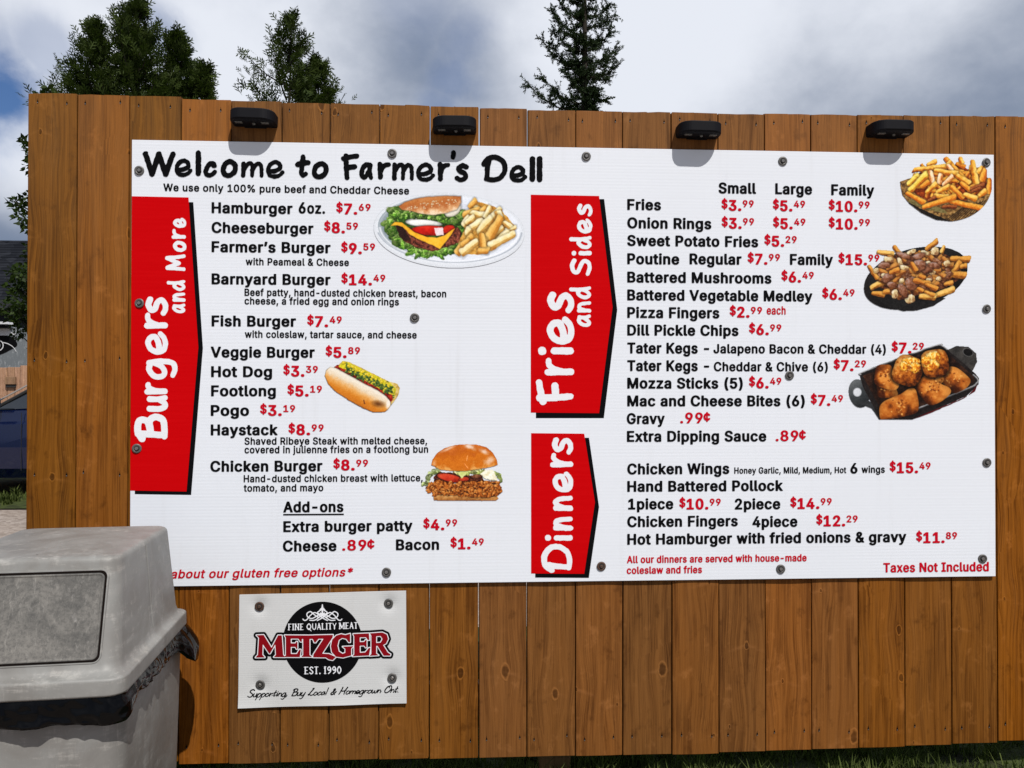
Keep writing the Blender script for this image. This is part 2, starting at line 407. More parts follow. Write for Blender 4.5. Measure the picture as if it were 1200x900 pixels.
def blades(name, n, x0, x1, y0, y1, z, h0, h1, label, wdt=0.0022):
    x = rng.uniform(x0, x1, n); y = rng.uniform(y0, y1, n)
    # tufts
    ncl = n // 40; cl = rng.integers(0, ncl, n); cx = rng.uniform(x0, x1, ncl + 1); cy = rng.uniform(y0, y1, ncl + 1); ch = rng.uniform(.45, 1.35, ncl + 1)
    tf = rng.random(n) < 0.8
    x = np.where(tf, cx[cl] + rng.normal(0, .018, n), x); y = np.where(tf, cy[cl] + rng.normal(0, .018, n), y)
    y = np.clip(y, y0, y1)
    h = rng.uniform(h0, h1, n) * np.where(tf, ch[cl], .6); a = rng.uniform(0, 2 * np.pi, n); ln = rng.uniform(0.1, 0.9, n) * h
    wx, wy = np.cos(a + 1.57) * wdt, np.sin(a + 1.57) * wdt
    bx, by = np.cos(a) * ln, np.sin(a) * ln
    V = np.zeros((n, 5, 3))
    V[:, 0] = np.stack([x - wx, y - wy, np.full(n, z)], 1); V[:, 1] = np.stack([x + wx, y + wy, np.full(n, z)], 1)
    V[:, 2] = np.stack([x + bx * .35 + wx * .8, y + by * .35 + wy * .8, z + h * .6], 1); V[:, 3] = np.stack([x + bx * .35 - wx * .8, y + by * .35 - wy * .8, z + h * .6], 1)
    V[:, 4] = np.stack([x + bx, y + by, z + h], 1)
    me = bpy.data.meshes.new(name)
    nv = n * 5; me.vertices.add(nv); me.vertices.foreach_set('co', V.reshape(-1))
    idx = (np.arange(n) * 5)[:, None]
    quads = (idx + np.array([0, 1, 2, 3])); tris = (idx + np.array([3, 2, 4]))
    loops = np.concatenate([quads.reshape(-1), tris.reshape(-1)])
    me.loops.add(len(loops)); me.loops.foreach_set('vertex_index', loops)
    me.polygons.add(2 * n)
    me.polygons.foreach_set('loop_start', np.concatenate([np.arange(n) * 4, n * 4 + np.arange(n) * 3]))
    me.update(calc_edges=True)
    me.materials.append(M_GRASS)
    o = bpy.data.objects.new(name, me); COL.objects.link(o)
    return tag(o, label, 'grass', kind='stuff')
blades('grass', 70000, -0.6, 3.6, -0.15, 1.0, GZ + 0.002, 0.015, 0.06, 'short grass growing along the foot of the brown plank fence')
blades('grass', 12000, -8.2, -3.5, 5.38, 6.3, GZ, 0.05, 0.12, 'strip of grass in front of the blue car beyond the gravel', 0.006)

# ------------------------------------------------------------------ plank fence
YP = 0.009                                      # front face of the planks; the sign's face is y = 0
tops_x = [33, 91, 152, 212, 272, 330, 387, 444, 503, 561, 618, 674, 730, 787, 842, 896, 951, 1005, 1059, 1114, 1168]
bots_x = [None, None, None, None, 267, 328, 386, 444, 503, 561, 618, 675, 730, 787, 842, 897, 951, 1006, 1061, 1115, 1168]
tops_y = [110, 111.5, 112.8, 117, 119, 121, 122, 123, 124.7, 127, 129, 130.2, 131, 132.2, 133.6, 133, 134.5, 135.2, 135.6, 136, 137]
bots_y = [None, None, None, 895.5, 894.5, 893, 890.5, 890, 889.5, 888, 887, 886, 885, 884, 881.5, 880, 878, 876, 874, 871.5, 868]
bx = []
for i, t in enumerate(tops_x):
    a = at_y(t, tops_y[i], YP)[0]
    if bots_x[i]: a = 0.5 * (a + at_y(bots_x[i], 885, YP)[0])
    bx.append(float(a))
for k in range(6): bx.append(bx[-1] + 0.140 + rnd.uniform(-.002, .002))
FB = -0.481
fence = empty('wooden_fence', (1.2, 0.02, FB), 'brown stained vertical plank fence that carries the large white menu board', 'fence')
def nail_mesh():
    bm = bmesh.new()
    n = 10
    vs = [bm.verts.new((0.0022 * math.cos(i * 2 * math.pi / n), -0.0002 if i % 2 else -0.0003, 0.0035 * math.sin(i * 2 * math.pi / n) + 0.002)) for i in range(n)]
    f = bm.faces.new(vs); f.material_index = 0
    tip = [bm.verts.new(p) for p in ((-.0007, -.0003, .005), (.0007, -.0003, .005), (.0001, -.0003, .012))]
    bm.faces.new(tip)
    vs = [bm.verts.new((0.0017 * math.cos(i * 2 * math.pi / 8) - 0.0002, -0.0009, 0.0015 * math.sin(i * 2 * math.pi / 8) - 0.0012)) for i in range(8)]
    f2 = bm.faces.new(vs); f2.material_index = 1
    ex = bmesh.ops.extrude_face_region(bm, geom=[f2])
    for v in ex['geom']:
        if isinstance(v, bmesh.types.BMVert): v.co.y += 0.0008
    me = bpy.data.meshes.new('nail'); bm.to_mesh(me); bm.free()
    me.materials.append(M_HOLE); me.materials.append(M_HEAD)
    return me
NAIL = nail_mesh()
nplanks = len(bx) - 1
for i in range(nplanks):
    gapl = 0.0005; rb = [0.0011, 0.0014, 0.0010, 0.0016][i % 4]
    if i in (5, 8, 9): gapl = 0.0030
    x0, x1 = bx[i] + gapl / 2, bx[i + 1] - gapl / 2
    yoff = rnd.uniform(-0.0015, 0.0015)
    zt = float(at_y((tops_x[i] + (tops_x[i + 1] if i + 1 < len(tops_x) else 1224)) / 2, tops_y[i], YP)[2]) if i < len(tops_y) else 1.33 + rnd.uniform(-.004, .004)
    zb = float(at_y(tops_x[i], bots_y[i], YP)[2]) if i < len(bots_y) and bots_y[i] else FB + rnd.uniform(-.004, .004)
    xc = (x0 + x1) / 2; hw = (x1 - x0) / 2; h = zt - zb; th = 0.017
    # a plank: cross-section with eased edges and a slight cup, bent a hair along its length
    segs = 9; cup = rnd.uniform(-0.0012, 0.0012); bow = rnd.uniform(-0.0012, 0.0012)
    prof = [(-hw, th), (-hw, 0.0095), (-hw + rb, 0.009), (-hw + rb, 0.0014), (-hw + rb + 0.0012, 0.0004), (-hw * 0.5, cup), (-0.0016 - 0.001, cup * 1.3), (0, cup * 1.3 + (0.0007 if i in (0, 1, 3, 7) else 0)), (0.0026, cup * 1.3), (hw * 0.5, cup), (hw - rb - 0.0012, 0.0004), (hw - rb, 0.0014), (hw - rb, 0.009), (hw, 0.0095), (hw, th)]
    V = []; F = []; n = len(prof)
    for k in range(segs + 1):
        t = k / segs
        for (px_, py_) in prof:
            V.append((px_ + 0.0006 * math.sin(t * 5 + i), py_ + bow * math.sin(t * math.pi), h * t))
    for k in range(segs):
        for j in range(n - 1):
            F.append((k * n + j, k * n + j + 1, (k + 1) * n + j + 1, (k + 1) * n + j))
        F.append((k * n + n - 1, k * n, (k + 1) * n, (k + 1) * n + n - 1))
    F.append(tuple(reversed(range(n)))); F.append(tuple(segs * n + j for j in range(n)))
    # small sags of the sawn top
    for j in range(n): V[segs * n + j] = (V[segs * n + j][0], V[segs * n + j][1], h + rnd.uniform(-.0012, .0012))
    p = mobj('plank', V, F, M_WOOD, fence, (xc, YP + yoff, zb))
    for s in (-1, 1):
        for zz in ([h - 0.026, 0.05] if i > 1 else [h - 0.022, 0.05, h * .60, h * .43]):
            nl = bpy.data.objects.new('nail', NAIL); COL.objects.link(nl)
            nl.location = (xc + s * hw * rnd.uniform(0.58, 0.72), YP + yoff + 0.0001, zb + zz + rnd.uniform(-.006, .006))
            nl.location.y += cup * 0.8 - abs(bow) * 0.2 - 0.0004
            attach(nl, p)
L0, L1 = bx[0] + 0.004, bx[-1] - 0.004
for z0 in (FB + 0.10, 0.36, 1.12):
    bm_obj('rail', bbox_bm(-(L1 - L0) / 2, (L1 - L0) / 2, 0, 0.038, 0, 0.089, 0.003), M_WOODR, fence, ((L0 + L1) / 2, YP + 0.020, z0))
for xx in (bx[0] + 0.06, 1.17, L1 - 0.06):
    bm_obj('post', bbox_bm(-0.045, 0.045, 0, 0.089, 0, 1.86, 0.003), M_WOODR, fence, (xx, YP + 0.059, GZ - 0.02))

# ------------------------------------------------------------------ flat print tools
def curve_pts(ctrl, closed=False, k=10):
    P = [np.array(p, float) for p in ctrl]
    if len(P) < 3: return np.array(P)
    out = []; n = len(P)
    rngi = range(n) if closed else range(n - 1)
    for i in rngi:
        if closed: a, b_, c_, d_ = P[(i - 1) % n], P[i], P[(i + 1) % n], P[(i + 2) % n]
        else: a, b_, c_, d_ = P[max(i - 1, 0)], P[i], P[i + 1], P[min(i + 2, n - 1)]
        for t in np.linspace(0, 1, k, endpoint=False):
            out.append(0.5 * ((2 * b_) + (-a + c_) * t + (2 * a - 5 * b_ + 4 * c_ - d_) * t * t + (-a + 3 * b_ - 3 * c_ + d_) * t ** 3))
    out.append(P[0] if closed else P[-1])
    return np.array(out)
class Field:
    """signed field over a rectangle of the picture plane: positive inside the ink"""
    def __init__(s, x0, y0, x1, y1, step):
        s.x0, s.y0, s.step = x0, y0, step
        s.X, s.Y = np.meshgrid(np.arange(x0, x1 + step, step), np.arange(y0, y1 + step, step))
        s.f = np.full(s.X.shape, -1e3)
    def seg(s, p, q, r0, r1=None):
        if r1 is None: r1 = r0
        pad = max(r0, r1) + 12
        i0 = max(0, int((min(p[1], q[1]) - pad - s.y0) / s.step)); i1 = int((max(p[1], q[1]) + pad - s.y0) / s.step) + 2
        j0 = max(0, int((min(p[0], q[0]) - pad - s.x0) / s.step)); j1 = int((max(p[0], q[0]) + pad - s.x0) / s.step) + 2
        X = s.X[i0:i1, j0:j1]; Y = s.Y[i0:i1, j0:j1]
        if X.size == 0: return
        dx, dy = q[0] - p[0], q[1] - p[1]; L2 = dx * dx + dy * dy + 1e-9
        t = np.clip(((X - p[0]) * dx + (Y - p[1]) * dy) / L2, 0, 1)
        d = np.hypot(X - p[0] - t * dx, Y - p[1] - t * dy)
        s.f[i0:i1, j0:j1] = np.maximum(s.f[i0:i1, j0:j1], r0 + (r1 - r0) * t - d)
    def line(s, pts, r0, r1=None):
        r1 = r0 if r1 is None else r1; n = len(pts) - 1
        for i in range(n):
            s.seg(pts[i], pts[i + 1], r0 + (r1 - r0) * i / n, r0 + (r1 - r0) * (i + 1) / n)
    def poly(s, pts):
        P = np.array(pts, float); d = np.full(s.X.shape, 1e9); ins = np.zeros(s.X.shape, bool)
        for i in range(len(P)):
            a, b_ = P[i], P[(i + 1) % len(P)]
            dx, dy = b_ - a; t = np.clip(((s.X - a[0]) * dx + (s.Y - a[1]) * dy) / (dx * dx + dy * dy + 1e-9), 0, 1)
            d = np.minimum(d, np.hypot(s.X - a[0] - t * dx, s.Y - a[1] - t * dy))
            if abs(dy) > 1e-9:
                cr = ((a[1] > s.Y) != (b_[1] > s.Y)) & (s.X < (b_[0] - a[0]) * (s.Y - a[1]) / dy + a[0]); ins ^= cr
        s.f = np.maximum(s.f, np.where(ins, d, -d))
    def rough(s, amp, scale, seed=0):
        H, W = s.f.shape
        r = np.random.default_rng(seed); 
        for sc, am in ((scale, amp), (scale * 0.45, amp * 0.6)):
            gh, gw = int(H * s.step / sc) + 3, int(W * s.step / sc) + 3
            g = r.uniform(-1, 1, (gh, gw))
            yy = np.arange(H) * s.step / sc; xx = np.arange(W) * s.step / sc
            yi, xi = yy.astype(int), xx.astype(int); fy, fx = (yy - yi)[:, None], (xx - xi)[None]
            fy = fy * fy * (3 - 2 * fy); fx = fx * fx * (3 - 2 * fx)
            v = (g[yi][:, xi] * (1 - fy) * (1 - fx) + g[yi][:, xi + 1] * (1 - fy) * fx + g[yi + 1][:, xi] * fy * (1 - fx) + g[yi + 1][:, xi + 1] * fy * fx)
            s.f = s.f + v * am
    def polys(s, thr=0.0, merge=True):
        f = s.f - thr; H, W = f.shape
        ins = f > 0
        full = ins[:-1, :-1] & ins[1:, :-1] & ins[:-1, 1:] & ins[1:, 1:]
        anyc = ins[:-1, :-1] | ins[1:, :-1] | ins[:-1, 1:] | ins[1:, 1:]
        P = []; F = []
        def add(pts):
            k = len(P); P.extend(pts); F.append(tuple(range(k, k + len(pts))))
        for i in range(H - 1):
            j = 0; row = full[i]
            if not anyc[i].any(): continue
            while j < W - 1:
                if row[j]:
                    k = j
                    if merge:
                        while k + 1 < W - 1 and row[k + 1]: k += 1
                    add([(j, i), (k + 1, i), (k + 1, i + 1), (j, i + 1)]); j = k + 1
                else: j += 1
        mi, mj = np.nonzero(anyc & ~full)
        for i, j in zip(mi.tolist(), mj.tolist()):
            cs = ((j, i), (j + 1, i), (j + 1, i + 1), (j, i + 1)); pts = []
            for a in range(4):
                c0, c1 = cs[a], cs[(a + 1) % 4]; v0, v1 = f[c0[1], c0[0]], f[c1[1], c1[0]]
                if v0 > 0: pts.append(c0)
                if (v0 > 0) != (v1 > 0):
                    t = v0 / (v0 - v1); pts.append((c0[0] + (c1[0] - c0[0]) * t, c0[1] + (c1[1] - c0[1]) * t))
            if len(pts) > 2: add(pts)
        return P, F
    def mesh(s, name, m, parent, thr=0.0, y=-0.0008, merge=True, tf=None, warp=None):
        P, F = s.polys(thr, merge)
        P = np.array(P); u = s.x0 + P[:, 0] * s.step; v = s.y0 + P[:, 1] * s.step
        if tf: u, v = tf(u, v)
        Wd = at_y(u, v, 0.0); Wd[:, 1] = y
        if warp is not None: Wd[:, 1] += warp(u, v)
        return mobj(name, Wd, F, m, parent)

G = {  # hand-drawn marker letters in a unit box, y up: ('L' straight, 'C' curve, 'O' closed)
 'W': [('L', (.02, .98), (.26, .0)), ('L', (.26, .0), (.50, .97)), ('L', (.50, .97), (.74, .0)), ('L', (.74, 0), (1, .96))],
 'e': [('C', (.06, .34), (.45, .38), (.86, .58), (.80, .90), (.50, 1.02), (.16, .84), (.0, .45), (.12, .08), (.50, -.02), (.80, .06), (1.04, .28))],
 'l': [('L', (.5, 1), (.5, 0))],
 'c': [('C', (.92, .82), (.75, 1), (.35, .88), (.05, .45), (.08, .12), (.35, 0), (.70, .06), (1, .30))],
 'o': [('O', (.50, 1), (.15, .80), (0, .38), (.18, .04), (.55, 0), (.90, .25), (1, .65), (.80, .94))],
 'm': [('L', (.04, .96), (.02, .02)), ('C', (.04, .45), (.20, .82), (.38, .98), (.50, .80), (.50, .02)), ('C', (.50, .45), (.68, .85), (.84, .95), (.97, .74), (1, .0))],
 't': [('C', (.52, 1), (.42, .50), (.36, .16), (.50, 0), (.78, .08)), ('L', (0, .60), (1, .70))],
 'F': [('C', (.18, .98), (.20, .5), (.26, .0)), ('C', (0, .88), (.4, .94), (1, 1)), ('L', (.20, .46), (.82, .50))],
 'a': [('C', (.86, .92), (.50, 1), (.12, .72), (0, .30), (.16, .02), (.45, .10), (.84, .62)), ('C', (.88, .96), (.84, .4), (1, .0))],
 'r': [('L', (.12, 1), (.16, .0)), ('C', (.15, .35), (.35, .72), (.68, .94), (1, .96))],
 "'": [('L', (.7, 1), (.4, 0))],
 's': [('C', (.94, .90), (.60, 1), (.22, .84), (.30, .62), (.75, .46), (.90, .22), (.62, .02), (.28, .0), (0, .12))],
 'D': [('C', (.22, .82), (.16, .5), (.14, .10)), ('C', (.0, .72), (.22, .96), (.60, 1), (.94, .78), (1, .42), (.78, .10), (.42, .0), (.10, .04))],
 'B': [('C', (.22, .98), (.20, .5), (.14, .0)), ('C', (0, .84), (.35, 1), (.82, .94), (.80, .66), (.30, .52)), ('C', (.30, .52), (.80, .56), (1, .34), (.86, .06), (.45, .0), (.10, .0))],
 'u': [('C', (.04, 1), (.02, .45), (.18, .04), (.52, .04), (.84, .45)), ('C', (.88, 1), (.86, .5), (1, .0))],
 'g': [('C', (.84, .96), (.45, 1), (.06, .78), (.06, .50), (.32, .40), (.66, .52), (.86, .80)), ('C', (.88, 1), (.98, .55), (.88, .10), (.50, 0), (.12, .08))],
 'n': [('L', (.06, .98), (.04, .0)), ('C', (.06, .40), (.30, .84), (.62, .98), (.88, .72), (1, .0))],
 'd': [('C', (.80, .50), (.45, .62), (.08, .42), (.0, .16), (.26, .0), (.58, .10), (.84, .42)), ('C', (.86, 1), (.84, .5), (1, .0))],
 'M': [('C', (.10, .98), (.06, .5), (0, .0)), ('L', (.12, .98), (.46, .30)), ('L', (.46, .30), (.86, 1)), ('C', (.86, 1), (.90, .5), (1, .0))],
 'S': [('C', (.94, .88), (.60, 1), (.18, .90), (.14, .68), (.55, .52), (.92, .32), (.80, .06), (.40, .0), (0, .10))],
 'i': [('L', (.5, 1), (.5, 0))],
 'dot': [('L', (.5, .5), (.5, .51))],
 'p': [('C', (.1, .95), (.1, .4), (.0, .0)), ('C', (.1, .75), (.5, 1), (1, .85), (.75, .5), (.15, .42))],
 'y': [('C', (.1, 1), (.05, .6), (.4, .45), (.8, .7), (1, 1)), ('C', (1, 1), (.8, .3), (.4, 0), (0, .05))],
 'w': [('C', (0, 1), (.08, .1), (.3, .05), (.5, .8)), ('C', (.5, .8), (.6, .1), (.85, .1), (1, 1))],
 'H': [('C', (.2, 1), (.15, .5), (.0, .0)), ('C', (1, 1), (.8, .5), (.85, .0)), ('C', (.1, .5), (.5, .45), (.95, .58))],
 'L': [('C', (.5, .95), (.7, 1), (.35, .5), (.1, .05), (0, .15), (.3, .12), (.6, .0), (1, .1))],
 'O': [('C', (.6, .95), (.2, .8), (0, .3), (.3, 0), (.8, .2), (1, .7), (.75, 1), (.5, .85), (.6, .7))],
 '&': [('C', (1, .5), (.6, .1), (.2, 0), (.05, .25), (.6, .65), (.6, .95), (.35, .9), (.4, .5), (.9, .0))],
 ',': [('L', (.6, 1), (.2, 0))], '.': [('L', (.5, .5), (.5, .51))],
}
def put(fl, ch, x0, x1, yt, yb, r, rot=False, thin=0.85):
    """draw letter ch inside the box; rot: reads bottom-to-top, box x0..x1 is its height (top at x0)"""
    for st in G[ch]:
        pts = np.array(st[1:], float)
        if st[0] == 'C': pts = curve_pts(pts)
        elif st[0] == 'O': pts = curve_pts(pts, True)
        if not rot:
            X = x0 + r + pts[:, 0] * max(0.01, x1 - x0 - 2 * r); Y = yb - r - pts[:, 1] * max(0.01, yb - yt - 2 * r)
        else:
            Y = yb - r - pts[:, 0] * max(0.01, yb - yt - 2 * r); X = x1 - r - pts[:, 1] * max(0.01, x1 - x0 - 2 * r)
        fl.line(list(zip(X, Y)), r, r * (thin if st[0] == 'C' else 1))

# ------------------------------------------------------------------ the menu board
menu = empty('menu_sign', (1.22, 0.004, 0.0), 'large white menu board with red arrow banners and black item names on the plank fence', 'menu board')
SB = 0.0; SW, SH = 2.44, 1.22
# panel with a front sheet, open flutes visible along its side edges, 5 mm thick
V = []; F = []
pm = bbox_bm(-SW / 2, SW / 2, 0.0, 0.0045, 0, SH, 0.0006)
bm_obj('panel', pm, M_PANEL, menu, (SW / 2, 0.0, 0.0))
YB1, YB2, YT = -0.00035, -0.0007, -0.00105
def flat(name, pts, m, parent, y, label=None):
    A = np.array(pts, float); Wd = at_y(A[:, 0], A[:, 1], 0.0); n = len(Wd)
    V = [(p[0], y, p[2]) for p in Wd] + [(p[0], y + 0.0003, p[2]) for p in Wd]
    F = [tuple(reversed(range(n)))] + [(i, (i + 1) % n, n + (i + 1) % n, n + i) for i in range(n)]
    o = mobj(name, V, F, m, parent)
    if label: o['label'] = label
    return o
banners = [
 ('red arrow banner reading Burgers and More', [(154.6, 230), (221, 231.4), (232.5, 407), (218.7, 576), (152.6, 574.8)],
  [(160, 236), (226.5, 237), (237.8, 408), (224, 580), (158, 579)]),
 ('red arrow banner reading Fries and Sides', [(622, 228.2), (702, 229.7), (717.8, 360), (702, 484.2), (622, 483.4)],
  [(628, 234), (708, 233.3), (723.3, 363), (707.6, 490), (628, 490)]),
 ('red arrow banner reading Dinners', [(622.4, 507.6), (684.6, 508.2), (697.2, 588.6), (684.6, 672.4), (622.4, 672)],
  [(628, 513), (690.2, 513), (702, 594), (690, 677.2), (627.2, 676.8)])]
for lab, red, blk in banners:
    flat('banner_drop_shadow', blk, M_BLACK, menu, YB1)
    flat('banner', red, M_RED, menu, YB2, lab)

# title
f = Field(160, 170, 640, 216, 0.6)
for ch, a, b_, t, bo in (('W', 166.7, 206, 176.5, 207.3), ('e', 204.4, 225.5, 186, 207.4), ('l', 229.3, 235.2, 176.2, 206.5), ('c', 238, 255, 188.5, 208.4),
                         ('o', 258.6, 279, 186.5, 208.5), ('m', 282, 309.5, 188.4, 208.5), ('e', 311.6, 333.2, 187.5, 209.4), ('t', 346, 364, 181, 208.6), ('o', 365.3, 385.4, 189, 210),
                         ('F', 399.5, 421.5, 179.4, 211.4), ('a', 420.8, 438, 190, 211), ('r', 441, 458.5, 189.5, 210.5), ('m', 459, 485.6, 189.8, 212), ('e', 487.4, 509.8, 190.6, 213),
                         ('r', 511.6, 528, 189.8, 212.6), ("'", 527.6, 534.6, 176.2, 187.4), ('s', 532, 550.4, 191, 213.6), ('D', 564, 595, 181.4, 214), ('e', 596.6, 617.6, 193.5, 214),
                         ('l', 620.6, 626, 183, 213.4), ('l', 629, 634.6, 183, 213.6)):
    put(f, ch, a, b_, t, bo, 3.3 if ch in "WlFD" else 2.75 if ch in "me'" else 3.1)
f.rough(0.32, 2.6, 3)
f.mesh('title_lettering', M_BLACK, menu, 0, YT)['label'] = "thick black hand-drawn title reading Welcome to Farmer's Dell"

# white marker words on the banners (read bottom to top)
f = Field(150, 250, 222, 522, 0.6)
for ch, y0, y1, x0, x1, r in (('B', 484.5, 518, 157.5, 197, 4.2), ('u', 462.5, 483, 172, 197.2, 3.5), ('r', 447, 463.5, 169.5, 196.6, 3.4), ('g', 419.5, 445.6, 171.5, 208.6, 3.5), ('e', 388.6, 416, 170.6, 197, 3.5),
                              ('r', 366, 387, 169, 197, 3.5), ('s', 346.6, 370.5, 170.5, 197.6, 3.6),
                              ('a', 355.6, 367.4, 202, 217.6, 2.0), ('n', 342.6, 354, 202, 217.6, 2.1), ('d', 328, 341.2, 195.4, 217.6, 2.1), ('M', 297.8, 318, 193.6, 218, 2.4), ('o', 282.2, 295.4, 203, 218.4, 2.2),
                              ('r', 267.8, 281.2, 201.4, 218, 2.2), ('e', 255.4, 267.4, 203, 218.6, 2.1)):
    put(f, ch, x0, x1, y0, y1, r, True)
f.rough(0.2, 3, 5); f.mesh('banner_lettering', M_WHITE, menu, 0, YT)['label'] = 'white marker lettering reading Burgers and More'
f = Field(622, 232, 700, 480, 0.6)
for ch, y0, y1, x0, x1, r in (('F', 444, 474.6, 627.4, 672.8, 4.3), ('r', 418.8, 442, 638, 672.8, 3.9), ('i', 406.4, 416, 645.4, 672.4, 4.2), ('dot', 405.8, 416.6, 630, 640.6, 4.9), ('e', 371.2, 404.2, 641, 673, 4.2),
                              ('s', 340.6, 367.8, 641, 673.2, 4.2), ('a', 368.2, 383.4, 676, 692.8, 2.3), ('n', 352.8, 366.8, 676, 692.8, 2.3), ('d', 335.4, 350.8, 667, 692.8, 2.3),
                              ('S', 302, 323.6, 667.6, 693.4, 2.7), ('i', 294, 299.6, 678, 693.4, 2.6), ('dot', 293.8, 299.8, 669.6, 675.2, 2.8), ('d', 276.4, 292.2, 667.2, 693.4, 2.4),
                              ('e', 256.2, 274, 676.2, 694, 2.4), ('s', 238, 254.4, 676.2, 694.4, 2.4)):
    put(f, ch, x0, x1, y0, y1, r, True)
f.rough(0.25, 3, 6); f.mesh('banner_lettering', M_WHITE, menu, 0, YT)['label'] = 'white marker lettering reading Fries and Sides'
f = Field(630, 508, 675, 676, 0.6)
for ch, y0, y1, x0, x1, r in (('D', 637.2, 671.6, 634.4, 671, 3.6), ('i', 627.4, 633.4, 648.8, 671.2, 3.1), ('dot', 626.6, 634, 638.4, 646, 3.6), ('n', 604.8, 622.4, 647.6, 671.6, 3.2),
                              ('n', 580.4, 599.2, 647.6, 671.6, 3.2), ('e', 552.8, 577.4, 647.6, 671.8, 3.2), ('r', 530.2, 549.2, 644.8, 671.6, 3.2), ('s', 511.4, 533, 646.6, 672, 3.3)):
    put(f, ch, x0, x1, y0, y1, r, True)
f.rough(0.3, 3, 8); f.mesh('banner_lettering', M_WHITE, menu, 0, YT)['label'] = 'white marker lettering reading Dinners'

